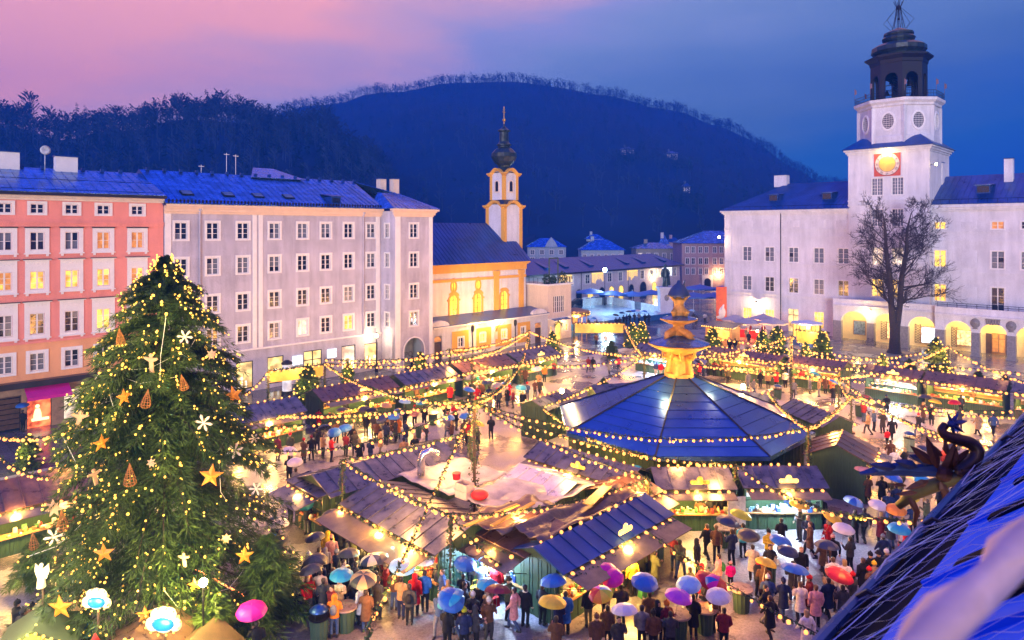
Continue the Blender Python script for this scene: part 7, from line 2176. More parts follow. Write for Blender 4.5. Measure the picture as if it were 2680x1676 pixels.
# ---- rubbish bins and standing tables
def bin_(label, px, py, lid='round', col=None):
 t = thing('litter_bin' if lid == 'bin' else 'standing_table', label, 'litter bin' if lid == 'bin' else 'standing table', G(px, py), rnd.uniform(0, 3), 'bins and standing tables on the square')
 b = MB(); b.lathe([(0.30, 0), (0.36, 0.95)], 14)
 for i in range(14):
  a = R(360 / 14 * i); b.tube([(math.cos(a) * 0.305, math.sin(a) * 0.305, 0), (math.cos(a) * 0.365, math.sin(a) * 0.365, 0.95)], 0.02, 4)
 b.build('barrel', col or mat('green_barrel', (0.05, 0.10, 0.06), 0.5), t)
 if lid == 'bin':
  b = MB(); b.lathe([(0.40, 0.953), (0.42, 1.0), (0.36, 1.02)], 16); b.build('rim', M_BLACKIRON, t)
  for k in range(3):
   a = R(120 * k); b = MB(); b.tube([(math.cos(a) * 0.3, math.sin(a) * 0.3, 1.0), (math.cos(a) * 0.3, math.sin(a) * 0.3, 1.25)], 0.02, 4); b.build('hood_stay', M_BLACKIRON, t)
  b = MB(); b.lathe([(0.36, 1.25), (0.38, 1.3), (0.2, 1.42), (0.04, 1.46)], 16); b.build('hood', M_SHEETD, t, True)
 else:
  b = MB(); b.lathe([(0.50, 0.953), (0.52, 0.98), (0.50, 1.02)], 20); b.build('table_top', mat('table_top', (0.30, 0.22, 0.17), 0.3, var=0.3), t)
 return t
for (px, py, k, lb) in ((835, 1680, 'bin', 'domed litter bin at the bottom edge beside the orange jacket'), (905, 1650, 'tab', 'standing table behind the person in orange'), (1100, 1145, 'tab', 'front standing table in the walkway behind the blue roofed hut'), (1133, 1112, 'tab', 'rear standing table in the walkway behind the blue roofed hut'),
  (1895, 1430, 'tab', 'standing table before the sweets stall'), (2010, 1525, 'tab', 'standing table with the yellow jacketed drinkers'), (1940, 1600, 'tab', 'standing table beside the red umbrella'), (1845, 1655, 'tab', 'standing table under the pale blue umbrella'), (1775, 1672, 'tab', 'standing table among the group at the bottom edge'), (2380, 1180, 'bin', 'pale green bin left of the iron dragon neck'), (2500, 1170, 'bin', 'pale green bin right of the iron dragon neck'), (2140, 1015, 'bin', 'green bin between the back row stalls'), (2035, 1045, 'bin', 'green bin behind the fountain roof'), (2250, 1090, 'bin', 'green bin beside the dark hut post')):
 bin_(lb, px, py, 'bin' if k == 'bin' else 'tab', mat('pale_green_barrel', (0.25, 0.32, 0.2), 0.5) if 'pale green' in lb else None)
# ---- parasols
def parasol(label, p, r, h, m, group):
 t = thing('parasol', label, 'parasol', Vector((p.x, p.y, 0)), R(20), group)
 b = MB(); b.tube([(0, 0, 0), (0, 0, h + 0.3)], 0.05, 6); b.build('pole', M_WHITE, t)
 b = MB()
 n = 8
 for k in range(n):
  a0, a1 = R(45 * k), R(45 * k + 45)
  e0, e1 = (math.cos(a0) * r, math.sin(a0) * r, h - 0.75), (math.cos(a1) * r, math.sin(a1) * r, h - 0.75)
  mid = ((e0[0] + e1[0]) * 0.49, (e0[1] + e1[1]) * 0.49, h - 0.70)
  b.add([(0, 0, h), e0, mid, e1], [(0, 1, 2), (0, 2, 3)])
  b.add([e0, mid, (mid[0], mid[1], mid[2] - 0.22), (e0[0], e0[1], e0[2] - 0.22)], [(0, 1, 2, 3)])
  b.add([mid, e1, (e1[0], e1[1], e1[2] - 0.22), (mid[0], mid[1], mid[2] - 0.22)], [(0, 1, 2, 3)])
 b.build('canopy', m, t)
for (px, py, Y, lb) in ((1545, 765, 142, 'blue parasol roof at the left end of the rink cafe'), (1602, 770, 146, 'second blue parasol from the left behind the ice rink'), (1655, 772, 148, 'third blue parasol from the left behind the ice rink'), (1705, 768, 150, 'blue parasol beside the bronze statue'), (1832, 755, 140, 'largest dark blue parasol right of the statue'), (1815, 776, 128, 'front blue parasol right of the fountain hood'), (1870, 776, 130, 'blue parasol nearest the palace corner'), (1890, 758, 150, 'rear blue parasol beside the palace corner')):
 p = AT(px, py, Y)
 parasol(lb, p, 3.6 if Y < 141 else 3.2, p.z + 0.8, M_BLUEC, 'blue cafe parasols beyond the rink')
for (px, py, Y, lb) in ((1925, 832, 104, 'cream parasol at the left of the palace cafe'), (1958, 840, 101, 'front left cream parasol of the palace cafe'), (1998, 830, 104, 'rear cream parasol of the palace cafe'), (2022, 840, 99, 'front right cream parasol of the palace cafe')):
 p = AT(px, py, Y)
 parasol(lb, p, 2.2, p.z + 0.5, M_CREAMC, 'cream parasols of the palace cafe')
lamp(AT(1960, 852, 102.5), 160, (1.0, 0.32, 0.12), 0.3); lamp(AT(2012, 852, 101), 160, (1.0, 0.32, 0.12), 0.3)
b = MB(); b.box(-2.2, -0.2, 0, 2.2, 0.2, 1.1); b.box(-2.3, -0.3, 1.103, 2.3, 0.3, 1.18)
tag(b.build('cafe_bar', M_RED, None, loc=G(1960, 885), rz=R(-45)), 'red lit bar counter under the cream parasols', 'bar')
# glass kiosk
p = G(2112, 903)
t = thing('glass_kiosk', 'yellow lit glass kiosk with blue base before the palace', 'kiosk', p, R(-30))
b = MB(); b.lathe([(2.0, 0.0), (2.0, 1.25)], 8, a0=R(22.5)); b.build('base', mat('kiosk_blue', (0.04, 0.12, 0.40), 0.4), t)
b = MB(); b.lathe([(1.85, 1.253), (1.85, 2.95)], 8, a0=R(22.5)); b.build('glazing', M_LITB, t)
for i in range(8):
 a = R(22.5 + 45 * i); b = MB(); b.tube([(math.cos(a) * 1.87, math.sin(a) * 1.87, 1.25), (math.cos(a) * 1.87, math.sin(a) * 1.87, 3.0)], 0.07, 4); b.build('mullion', M_BLACKIRON, t)
 a1 = a + R(22.5); q = 1.87 * math.cos(R(22.5))
 b = MB(); b.tube([(math.cos(a1) * q, math.sin(a1) * q, 1.25), (math.cos(a1) * q, math.sin(a1) * q, 3.0)], 0.035, 4); b.tube([(math.cos(a) * 1.87, math.sin(a) * 1.87, 2.1), (math.cos(a + R(45)) * 1.87, math.sin(a + R(45)) * 1.87, 2.1)], 0.04, 4); b.build('mullion', M_BLACKIRON, t)
b = MB(); b.lathe([(2.2, 3.0), (2.2, 3.2), (0.3, 3.5)], 8, a0=R(22.5)); b.build('roof', M_WHITE, t)
lamp(p + Vector((-1.2, -2.6, 2.6)), 140)
# red cafe hut with banner
p = G(1880, 905)
t = thing('punch_hut', 'wooden punch hut with fairy lit roof left of the cafe', 'hut', p, R(-45))
b = MB(); b.box(-2, 0, 0, 2, 2.5, 2.6); b.build('walls', M_WOOD, t)
b = MB(); b.slab((-2.4, -0.6, 2.6), (2.4, -0.6, 2.6), (2.4, 2.9, 3.1), (-2.4, 2.9, 3.1), 0.1); b.build('roof', M_STALLB, t)
b = MB(); b.box(-1.7, -0.02, 1.0, 1.7, -0.004, 2.2); b.build('serving_hatch', M_LIT, t)
for i in range(14):
 inst(BULBG, 'bulb', t, (-2.2 + i * 0.34, -0.65, 2.65), 0, 0.09)
lamp(p + Vector((-1.0, -1.4, 2.2)), 120, (1, 0.5, 0.18))
p = AT(1888, 800, 117)
b = MB(); b.box(-0.9, -0.05, -3.2, 0.9, 0.05, 3.2); b.sphere((0.1, -0.08, -1.2), 0.75, 8, 6, 1, (0.8, 0.1, 1.3)); b.sphere((-0.3, -0.08, -2.0), 0.5, 8, 6, 1, (1.2, 0.1, 0.6)); b.tube([(0.1, -0.05, -0.6), (0.4, -0.05, 0.2)], [0.35, 0.1], 6, 1)
tag(b.build('tall_banner', [mat('orange_banner', (0.75, 0.12, 0.02), 0.6), M_WHITE], None, loc=p), 'tall orange banner with white figure at the palace corner', 'banner')
# ---- ice rink
ri = AB(G(1500, 800)); 
def rinkp(px, py):
 return G(px, py, 0.03)
c0, c1, c2, c3 = [AB(rinkp(*q)) for q in ((1470, 862), (1500, 796), (1600, 786), (1800, 836))]
b = MB()
R0, R1, R2, R3 = rinkp(1478, 868), rinkp(1525, 803), rinkp(1600, 796), rinkp(1770, 832)
b.add([R0, R3, R2, R1], [(0, 1, 2, 3)])
M_ICE = mat('ice', (0.55, 0.78, 0.88), 0.18, var=0.25, vscale=0.25)
o_ = b.build('ice_rink', M_ICE); o_['kind'] = 'structure'; o_['label'] = 'glowing pale blue ice surface of the skating rink'
def barrier(label, p, q, m, h=1.25, n=10):
 t = thing('rink_barrier', label, 'barrier', Vector((p.x, p.y, 0)), 0, 'boards round the ice rink')
 for i in range(n):
  a, c = p.lerp(q, i / n) - p, p.lerp(q, (i + 1) / n) - p
  d = (c - a).normalized() * 0.02
  nn = Vector((-d.y, d.x, 0)).normalized() * 0.05
  b = MB(); lo = [a + d - nn, c - d - nn, c - d + nn, a + d + nn]
  b.add(lo + [v + Vector((0, 0, h)) for v in lo], [(3, 2, 1, 0), (4, 5, 6, 7), (0, 1, 5, 4), (1, 2, 6, 5), (2, 3, 7, 6), (3, 0, 4, 7)])
  b.build('board', m if i not in (4,) else M_GLASSB, t)
M_RB = mat('white_rink_board', (0.72, 0.82, 0.85), 0.4)
barrier('white boards along the far left side of the ice rink', R1, R2, M_RB, 1.6, 6)
barrier('white boards along the far right side of the ice rink', R2, R3, M_RB, 1.6, 10)
barrier('low dark boards along the near side of the ice rink', R0, R3, M_BLUEC, 1.0, 14)
lamp(Vector((R0 + R3) / 2).lerp((R1 + R2) / 2, 0.5) + Vector((0, 0, 5)), 420, (0.55, 0.85, 1.0), 0.5)
# statue on its pedestal
p = G(1741, 828)
t = thing('statue', 'bronze standing statue on a pale stone pedestal beside the rink', 'statue', p)
b = MB(); b.box(-1.8, -1.8, 0, 1.8, 1.8, 0.8); b.box(-1.2, -1.2, 0.803, 1.2, 1.2, 5.2); b.box(-1.45, -1.45, 5.203, 1.45, 1.45, 5.6); b.sphere((0, -1.22, 3.6), 0.55, 8, 6, 1, (0.8, 0.15, 1.1)); b.build('pedestal', [M_STUCCO, M_STONE], t)
b = MB()
b.tube([(0.25, 0, 5.6), (0.28, -0.05, 6.7), (0.2, 0, 7.6)], [0.26, 0.24, 0.34], 8); b.tube([(-0.3, 0.1, 5.6), (-0.25, -0.15, 6.6), (-0.15, 0, 7.6)], [0.26, 0.24, 0.34], 8)
b.tube([(0, 0, 7.4), (0, 0, 8.3), (0, 0.02, 8.9), (0, 0, 9.2)], [0.5, 0.48, 0.55, 0.2], 10); b.sphere((0, -0.05, 9.55), 0.34, 10, 7, sc=(0.85, 1, 1.1))
b.tube([(0.5, 0, 8.8), (0.75, -0.25, 8.1), (0.5, -0.5, 7.7)], [0.2, 0.17, 0.12], 7); b.tube([(-0.5, 0, 8.8), (-0.75, -0.1, 8.0), (-0.7, -0.2, 7.3)], [0.2, 0.17, 0.12], 7)
b.tube([(0.2, 0.35, 8.9), (0.5, 0.5, 7.4), (0.6, 0.45, 5.8)], [0.35, 0.5, 0.55], 8)
remeshed(b, 'figure', mat('bronze', (0.06, 0.10, 0.10), 0.4, metal=0.6, var=0.4), t, 0.07, 2)
b = MB(); b.tube([(0, 0, 0), (0, 0, 5.6)], [0.14, 0.1], 8); tag(b.build('flag_mast', M_WHITE, None, loc=G(1790, 805)), 'plain pale mast right of the statue', 'mast')
# carousel like pavilion roof with garland, left of the rink
p = AT(1505, 820, 112)
t = thing('round_kiosk', 'round wooden kiosk with garlanded canopy at the rink corner', 'kiosk', Vector((p.x, p.y, 0)))
b = MB(); b.lathe([(2.1, p.z - 0.4), (2.3, p.z - 0.35), (2.3, p.z + 0.5), (2.0, p.z + 0.55), (0.3, p.z + 0.9)], 14); b.build('canopy', M_WOOD, t)
b = MB(); b.tube([(0, 0, 0), (0, 0, p.z)], 0.5, 8); b.build('core', M_WOOD, t)
for k in range(6):
 a = R(60 * k); b = MB(); b.tube([(math.cos(a) * 1.9, math.sin(a) * 1.9, 0), (math.cos(a) * 1.9, math.sin(a) * 1.9, p.z)], 0.08, 5); b.build('post', M_WOOD, t)
b = MB(); leaf_strip(b, [Vector((math.cos(R(15 * k)) * 2.35, math.sin(R(15 * k)) * 2.35, p.z + 0.2 - 0.3 * abs(math.sin(R(15 * k) * 3)))) for k in range(25)], 40, 0.25, 0.08); b.build('garland', M_GARL, t)
for k in range(24):
 a = R(15 * k); inst(BULBG, 'bulb', t, (math.cos(a) * 2.45, math.sin(a) * 2.45, p.z + 0.2 - 0.3 * abs(math.sin(a * 3))), 0, 0.1)
lamp(Vector((p.x, p.y - 2.6, 2.3)), 200, (1, 0.6, 0.2))
# parked cars by the long house
def car(label, px, py, deg, col):
 t = thing('parked_car', label, 'car', G(px, py), R(deg), 'cars parked by the long house')
 pm = mat('car_paint_' + str(col), col, 0.25, metal=0.3, var=0.05)
 b = MB()
 prof = [(-2.1, 0.35), (-2.1, 0.8), (-1.9, 0.95), (-1.0, 1.0), (-0.4, 1.45), (0.9, 1.45), (1.6, 1.05), (2.05, 0.9), (2.1, 0.35)]
 b.prism(prof, -0.85, 0.85); b.build('body', pm, t)
 b = MB(); b.prism([(-0.9, 1.02), (-0.38, 1.41), (0.88, 1.41), (1.45, 1.07)], -0.862, 0.862); b.build('windows', M_GLASS, t)
 for x in (-1.35, 1.35):
  for y in (-0.8, 0.8):
   w = MB(); w.lathe([(0.33, -0.1), (0.33, 0.1)], 12); w.v = [(v[0], v[2], v[1]) for v in w.v]; w.build('wheel', M_BLACKIRON, t, loc=(x, y, 0.33))
 for y in (-0.6, 0.6):
  w = MB(); w.box(2.08, y - 0.18, 0.6, 2.13, y + 0.18, 0.75); w.build('headlight', M_WHITE, t)
car('pale car parked left beside the ice rink', 1535, 797, 20, (0.7, 0.75, 0.8)); car('blue silver car parked right beside the ice rink', 1558, 794, 20, (0.25, 0.4, 0.6)); car('dark car parked at the corner of the long house', 1512, 800, 10, (0.02, 0.02, 0.03))
# bicycles by the annex
def bicycle(label, p, deg):
 t = thing('bicycle', label, 'bicycle', p, R(deg), 'bicycles leaning by the church annex')
 for x in (-0.52, 0.52):
  w = MB(); w.tube([(x + 0.33 * math.cos(R(20 * k)), 0, 0.34 + 0.33 * math.sin(R(20 * k))) for k in range(19)], 0.02, 5, cap=False); w.build('wheel', M_BLACKIRON, t)
 w = MB(); w.tube([(-0.52, 0, 0.34), (-0.15, 0, 0.85), (0.42, 0, 0.85), (0.0, 0, 0.32), (-0.15, 0, 0.85)], 0.02, 5); w.tube([(0.52, 0, 0.34), (0.42, 0, 0.95)], 0.02, 5); w.tube([(-0.52, 0, 0.34), (0, 0, 0.32)], 0.02, 5); w.build('frame', M_BLACKIRON, t)
 w = MB(); w.tube([(0.42, -0.25, 0.98), (0.42, 0.25, 0.98)], 0.018, 5); w.build('handlebar', M_BLACKIRON, t)
 w = MB(); w.box(-0.27, -0.07, 0.9, 0.0, 0.07, 0.96); w.build('saddle', M_BLACKIRON, t)
bicycle('bicycle parked before the orange bays of the annex', W(-65.6, LB(1203, -65.6)), 45); bicycle('second bicycle parked nearer the church door', W(-65.6, LB(1265, -65.6)), 50); bicycle('bicycle leaning on the arcade pillar behind the bare tree', W(RA(2275, 104.6), 104.6), -45)
# advertising pillar behind the banner gate
t = thing('advert_pillar', 'pale advertising pillar on the wet pavement behind the banner gate', 'pillar', G(751, 1032))
b = MB(); b.lathe([(0.55, 0), (0.55, 0.35)], 14); b.build('base', M_DARKSTONE, t); b = MB(); b.lathe([(0.45, 0.353), (0.45, 3.0)], 14); b.build('shaft', emat('advert_glow', (0.8, 0.8, 0.85), 0.35, tex=0.5, tscale=2.0), t); b = MB(); b.lathe([(0.55, 3.003), (0.55, 3.15), (0.2, 3.4)], 14); b.build('cap', M_DARKSTONE, t)
# ---- huts and fence at the foot of the giant tree
def tiny_hut(label, p, deg, w, d, h, rm, glow):
 t = thing('toy_hut', label, 'hut', p, R(deg), 'little huts at the foot of the giant tree')
 b = MB(); b.box(-w / 2, 0.0, 0, -w / 2 + 0.15, d, h); b.box(w / 2 - 0.15, 0, 0, w / 2, d, h); b.box(-w / 2, d - 0.1, 0, w / 2, d, h); b.box(-w / 2 + 0.15, 0.05, 0, w / 2 - 0.15, 0.12, 0.8); b.build('walls', M_WOOD, t)
 b = MB(); b.box(-w / 2 + 0.16, d - 0.14, 0.8, w / 2 - 0.16, d - 0.105, h - 0.1); b.build('back_light', glow, t)
 for s in (-1, 1):
  b = MB()
  if s < 0: b.slab((-w / 2 - 0.35, -0.5, h - 0.15), (0, -0.5, h + 0.65), (0, d + 0.2, h + 0.65), (-w / 2 - 0.35, d + 0.2, h - 0.15), 0.08)
  else: b.slab((0, -0.5, h + 0.65), (w / 2 + 0.35, -0.5, h - 0.15), (w / 2 + 0.35, d + 0.2, h - 0.15), (0, d + 0.2, h + 0.65), 0.08)
  b.build('roof_slope', rm, t)
 for k in range(12):
  inst(BULBG, 'bulb', t, (-w / 2 - 0.3 + k * (w + 0.6) / 11, -0.55, h - 0.12 + 0.75 * (1 - abs(k - 5.5) / 5.5)), 0, 0.055)
 b = MB()
 for i in range(16):
  x = rnd.uniform(-w / 2 + 0.3, w / 2 - 0.3); b.lathe([(0.09, 0.82), (0.12, 0.95), (0.04, 1.1)], 6, (x, rnd.uniform(0.2, d - 0.3)), rnd.randrange(6))
 o = b.build('wares', GOODS, t); o['kind'] = 'stuff'
 lamp(p + Vector((0, 0.0, h * 0.75)) + Vector((math.sin(R(deg)) * -0.7, math.cos(R(deg)) * 0.7, 0)), 90, (1.0, 0.68, 0.2), 0.15)
 lamp(p + Vector((math.sin(R(deg)) * 0.8, -math.cos(R(deg)) * 0.8, h * 0.8)), 10, (1.0, 0.68, 0.2), 0.15)
G2 = lambda px, py, z: G(px, py, z)
tiny_hut('toy hut with green mossy roof at the far left bottom', Vector((-17.0, 24.4, 0)), 20, 2.0, 1.6, 1.75, mat('moss_roof', (0.05, 0.075, 0.035), 0.8), M_LITB)
tiny_hut('toy hut with bare wooden front under the brown bark roof', Vector((-13.4, 24.4, 0)), 0, 2.2, 1.6, 1.6, M_STALLB, emat('white_hut_glow', (1.0, 0.85, 0.45), 1.8))
tiny_hut('toy hut right of the second cloud sign', Vector((-11.5, 24.2, 0)), -12, 1.7, 1.5, 1.25, M_WOODD, M_LITB)
def cloud_sign(label, px, py, Y, s):
 p = AT(px, py, Y)
 t = thing('cloud_sign', label, 'sign', p, 0, 'glowing cloud signs below the giant tree')
 b = MB()
 for (x, z, r_) in ((0, 0, 0.62), (-0.6, -0.12, 0.4), (0.62, -0.15, 0.38), (-0.3, 0.35, 0.42), (0.3, 0.38, 0.42), (0, 0.5, 0.35)):
  b.sphere((x * s, 0, z * s), r_ * s, 12, 7, sc=(1, 0.18, 1))
 b.build('lit_body', emat('cloud_glow', (1.0, 0.82, 0.42), 0.75, tex=0.5, tscale=2.5), t, True)
 b = MB(); b.sphere((0, -0.08 * s, -0.1 * s), 0.62 * s, 14, 7, sc=(1, 0.2, 0.62)); b.build('blue_field', emat('cloud_blue', (0.01, 0.18, 0.9), 0.6), t, True)
 b = MB()
 for k in range(14):
  a = R(360 / 14 * k); b.sphere((math.cos(a) * 0.98 * s, -0.1, math.sin(a) * 0.72 * s + 0.05), 0.06 * s, 6, 4)
 b.build('rim_bulbs', M_BULBG, t)['kind'] = 'stuff'
 b = MB(); b.tube([(0, 0.1, -0.4 * s), (0, 0.1, -p.z)], 0.05, 6); b.build('post', M_WOODD, t)
 lamp(p + Vector((0, -0.8, 0)), 30, (1, 0.85, 0.55), 0.3)
cloud_sign('glowing cloud shaped sign with blue and yellow picture on the left', 253, 1572, 25.0, 0.55); cloud_sign('glowing cloud shaped sign with blue water picture on the right', 428, 1628, 24.4, 0.66)
p = AT(108, 1518, 25.5)
p = AT(108, 1508, 25.5)
t = thing('angel_light', 'tall white glowing figure light in the branches at the left', 'light figure', p)
b = MB(); b.lathe([(0.28, -0.7), (0.2, 0.0), (0.13, 0.45), (0.05, 0.55)], 10); b.sphere((0, 0, 0.68), 0.13, 8, 6); b.prism([(0.05, 0.4), (0.45, 0.75), (0.5, 0.3), (0.3, -0.2), (0.1, 0.0)], 0.05, 0.1); b.prism([(-0.1, 0.0), (-0.3, -0.2), (-0.5, 0.3), (-0.45, 0.75), (-0.05, 0.4)], 0.05, 0.1); b.build('lit_body', MATS['cloud_glow'], t, True).scale = (0.55, 0.55, 0.6); b = MB(); b.tube([(0, 0.1, -0.3), (0, 0.1, -p.z)], 0.05, 5); b.build('post', M_WOODD, t)
lamp(p + Vector((0, -0.5, 0)), 50, (1, 0.88, 0.6), 0.2)
# carved santa like wooden figure left out: only a plain red robed figure stand
t = thing('red_robed_figure', 'carved wooden figure in red robe between the toy huts', 'figure', Vector((-14.9, 24.4, 0)))
b = MB(); b.lathe([(0.36, 0), (0.33, 0.7), (0.28, 1.2), (0.14, 1.45)], 12, sy=0.8); b.build('robe', M_RED, t, True); b = MB(); b.sphere((0, 0, 1.6), 0.17, 10, 7); b.build('head', mat('carved_wood_face', (0.55, 0.35, 0.22), 0.5), t, True); b = MB(); b.lathe([(0.2, 1.68), (0.12, 1.85), (0.03, 2.05)], 10); b.build('cap', M_RED, t); b = MB(); b.box(-0.1, -0.32, 0.3, 0.1, -0.27, 1.2); b.build('apron', M_WHITE, t)
ft = thing('picket_fence', 'dark picket fence with red light tube round the giant tree', 'fence', Vector((0, 0, 0)))
pa_, pb_ = G(470, 1530, 0), G(680, 1655, 0)
for i in range(30):
 q = pa_.lerp(pb_, i / 29)
 b = MB(); b.box(-0.04, -0.02, 0, 0.04, 0.02, 1.15); b.add([(-0.04, -0.02, 1.15), (0.04, -0.02, 1.15), (0, 0, 1.25), (-0.04, 0.02, 1.15), (0.04, 0.02, 1.15)], [(0, 1, 2), (4, 3, 2), (1, 4, 2), (3, 0, 2)])
 b.build('picket', M_WOODD, ft, loc=q, rz=R(-50))
b = MB(); b.tube([pa_ + Vector((0, 0, 0.9)), pb_ + Vector((0, 0, 0.9))], 0.04, 5); b.tube([pa_ + Vector((0, 0, 0.3)), pb_ + Vector((0, 0, 0.3))], 0.04, 5); b.build('rails', M_WOODD, ft)
b = MB(); b.tube([pa_ + Vector((-0.1, -0.15, 1.3)), pa_.lerp(pb_, 0.42) + Vector((-0.1, -0.15, 1.3))], 0.035, 6); b.build('light_tube', emat('red_tube_glow', (1.0, 0.22, 0.06), 6.0), ft); b = MB(); b.tube([pa_.lerp(pb_, 0.5) + Vector((-0.1, -0.15, 1.3)), pa_.lerp(pb_, 0.86) + Vector((-0.1, -0.15, 1.3))], 0.035, 6); b.build('light_tube', MATS['red_tube_glow'], ft)
# poster and boards on the stall gap
t = thing('portrait_poster', 'advertising poster leaning between the sweets stall and the clothes stall', 'poster', AT(1928, 1318, 36.7), R(8))
t.location.z = 0
b = MB(); b.box(-0.5, -0.03, 0.6, 0.5, 0.03, 2.1); b.build('sheet', mat('poster_paper', (0.6, 0.55, 0.5), 0.5, var=0.4, vscale=4.0), t); b = MB(); b.lathe([(0.28, 0.75), (0.26, 1.1), (0.12, 1.3)], 8, (0, -0.032), sy=0.05); b.sphere((0, -0.035, 1.48), 0.15, 8, 6, sc=(1, 0.06, 1.2)); b.build('printed_figure', M_CREAM, t); b = MB(); b.box(-0.04, 0.03, 0, 0.04, 0.1, 2.1); b.build('stand', M_WOODD, t)
# ================================================================== PEOPLE
def limb(b, pts, rad, n=8, mi=0):
 # smooth the joints by inserting midpoints
 b.tube(pts, rad, n, mi)
 b.sphere(pts[-1], rad[-1], 8, 5, mi)
POSE = {
 'stand': dict(fl=(-0.10, 0.0), fr=(0.10, 0.02), kl=(-0.10, -0.03), kr=(0.10, -0.02), el=(-0.27, 0.05, 1.14), hl=(-0.26, -0.06, 0.88), er=(0.27, 0.05, 1.14), hr=(0.26, -0.06, 0.88)),
 'umbrella': dict(fl=(-0.11, 0.02), fr=(0.10, -0.03), kl=(-0.10, -0.02), kr=(0.11, -0.05), el=(-0.27, 0.05, 1.14), hl=(-0.22, -0.14, 0.95), er=(0.27, -0.06, 1.16), hr=(0.17, -0.28, 1.26)),
 'walk': dict(fl=(-0.09, -0.30), fr=(0.09, 0.26), kl=(-0.10, -0.22), kr=(0.10, 0.02), el=(-0.27, 0.14, 1.16), hl=(-0.25, 0.14, 0.90), er=(0.27, -0.06, 1.15), hr=(0.25, -0.24, 0.94)),
 'hold': dict(fl=(-0.12, 0.0), fr=(0.12, -0.02), kl=(-0.11, -0.03), kr=(0.12, -0.04), el=(-0.28, -0.02, 1.14), hl=(-0.07, -0.30, 1.16), er=(0.28, -0.02, 1.14), hr=(0.08, -0.28, 1.12)),
}
SKIN = mat('skin', (0.55, 0.33, 0.24), 0.5, var=0.1)
HAIRS = [mat('dark_hair', (0.03, 0.02, 0.015), 0.5), mat('brown_hair', (0.10, 0.05, 0.025), 0.5), mat('fair_hair', (0.38, 0.24, 0.10), 0.5)]
EYE = mat('eye_dark', (0.02, 0.015, 0.01), 0.3)
def hand(b, w, d):
 w = Vector(w); d = Vector(d).normalized()
 x = d.cross(Vector((0, 0, 1)))
 if x.length < 0.1:
  x = Vector((1, 0, 0))
 x.normalize()
 curl = d.cross(x)
 b.tube([w, w + d * 0.05, w + d * 0.09], [0.028, 0.04, 0.036], 7, ell=[(1, 0.7), (1.1, 0.55), (1.1, 0.5)])
 for i, ln in enumerate((0.066, 0.078, 0.073, 0.056)):
  o = w + d * 0.085 + x * (0.028 - 0.019 * i)
  b.tube([o, o + d * ln * 0.5 - curl * 0.008, o + d * ln * 0.85 - curl * 0.028], [0.0095, 0.009, 0.007], 5)
 o = w + d * 0.03 + x * 0.034
 b.tube([o, o + d * 0.03 + x * 0.025 - curl * 0.01, o + d * 0.06 + x * 0.022 - curl * 0.025], [0.012, 0.011, 0.008], 5)
def body_mesh(pose):
 q = POSE[pose]
 b = MB()
 b.tube([(0, 0, 0.86), (0, 0, 0.98), (0, 0.01, 1.15), (0, 0.01, 1.34), (0, 0.015, 1.45)], [0.15, 0.155, 0.14, 0.165, 0.09], 12, ell=[(1, 0.7)] * 4 + [(1, 0.8)])
 b.tube([(0, 0.015, 1.42), (0, -0.005, 1.54)], [0.058, 0.052], 8)
 b.tube([(0, -0.012, 1.49), (0, -0.016, 1.52), (0, -0.006, 1.58), (0, 0.0, 1.64), (0, 0.004, 1.70), (0, 0.006, 1.725)], [0.035, 0.062, 0.084, 0.092, 0.07, 0.03], 12, ell=[(1, 1.1), (1, 1.1), (0.9, 1.1), (0.88, 1.1), (0.9, 1.1), (1, 1)])
 b.tube([(0, -0.085, 1.615), (0, -0.108, 1.585), (0, -0.088, 1.575)], [0.010, 0.016, 0.008], 6)
 for s in (-1, 1):
  b.sphere((s * 0.083, 0.008, 1.60), 0.024, 6, 5, sc=(0.4, 0.8, 1.2))
 for s, f, k, e, h in ((-1, 'fl', 'kl', 'el', 'hl'), (1, 'fr', 'kr', 'er', 'hr')):
  fx, fy = q[f]; kx, ky = q[k]
  limb(b, [(s * 0.09, 0, 0.90), ((s * 0.09 + kx) / 2, ky / 2, 0.70), (kx, ky, 0.49), ((kx + fx) / 2, (ky + fy) / 2 + 0.02, 0.30), (fx, fy + 0.03, 0.07)], [0.085, 0.078, 0.055, 0.052, 0.036])
  limb(b, [(s * 0.16, 0.01, 1.40), (s * 0.205, 0.01, 1.37), tuple((Vector((s * 0.21, 0.01, 1.36)) + Vector(q[e])) / 2), q[e], tuple((Vector(q[e]) + Vector(q[h])) / 2), q[h]], [0.05, 0.056, 0.048, 0.040, 0.038, 0.027])
 base = remeshed(b, 'body', SKIN, 'mesh', 0.016, 2)
 h_ = MB()
 h_.v = [tuple(v.co) for v in base.vertices]; h_.f = [tuple(p.vertices) for p in base.polygons]
 h_.m = [0] * len(h_.f)
 for i, p in enumerate(base.polygons):
  c = p.center
  if c.y < -0.062 and abs(abs(c.x) - 0.034) < 0.015 and abs(c.z - 1.618) < 0.010:
   h_.m[i] = 1
  if c.y < -0.06 and abs(c.x) < 0.026 and abs(c.z - 1.542) < 0.007:
   h_.m[i] = 2
 for e, h in (('el', 'hl'), ('er', 'hr')):
  hand(h_, q[h], Vector(q[h]) - Vector(q[e]))
 return h_.mesh('body', [SKIN, EYE, mat('lips', (0.4, 0.14, 0.11), 0.5)], True)
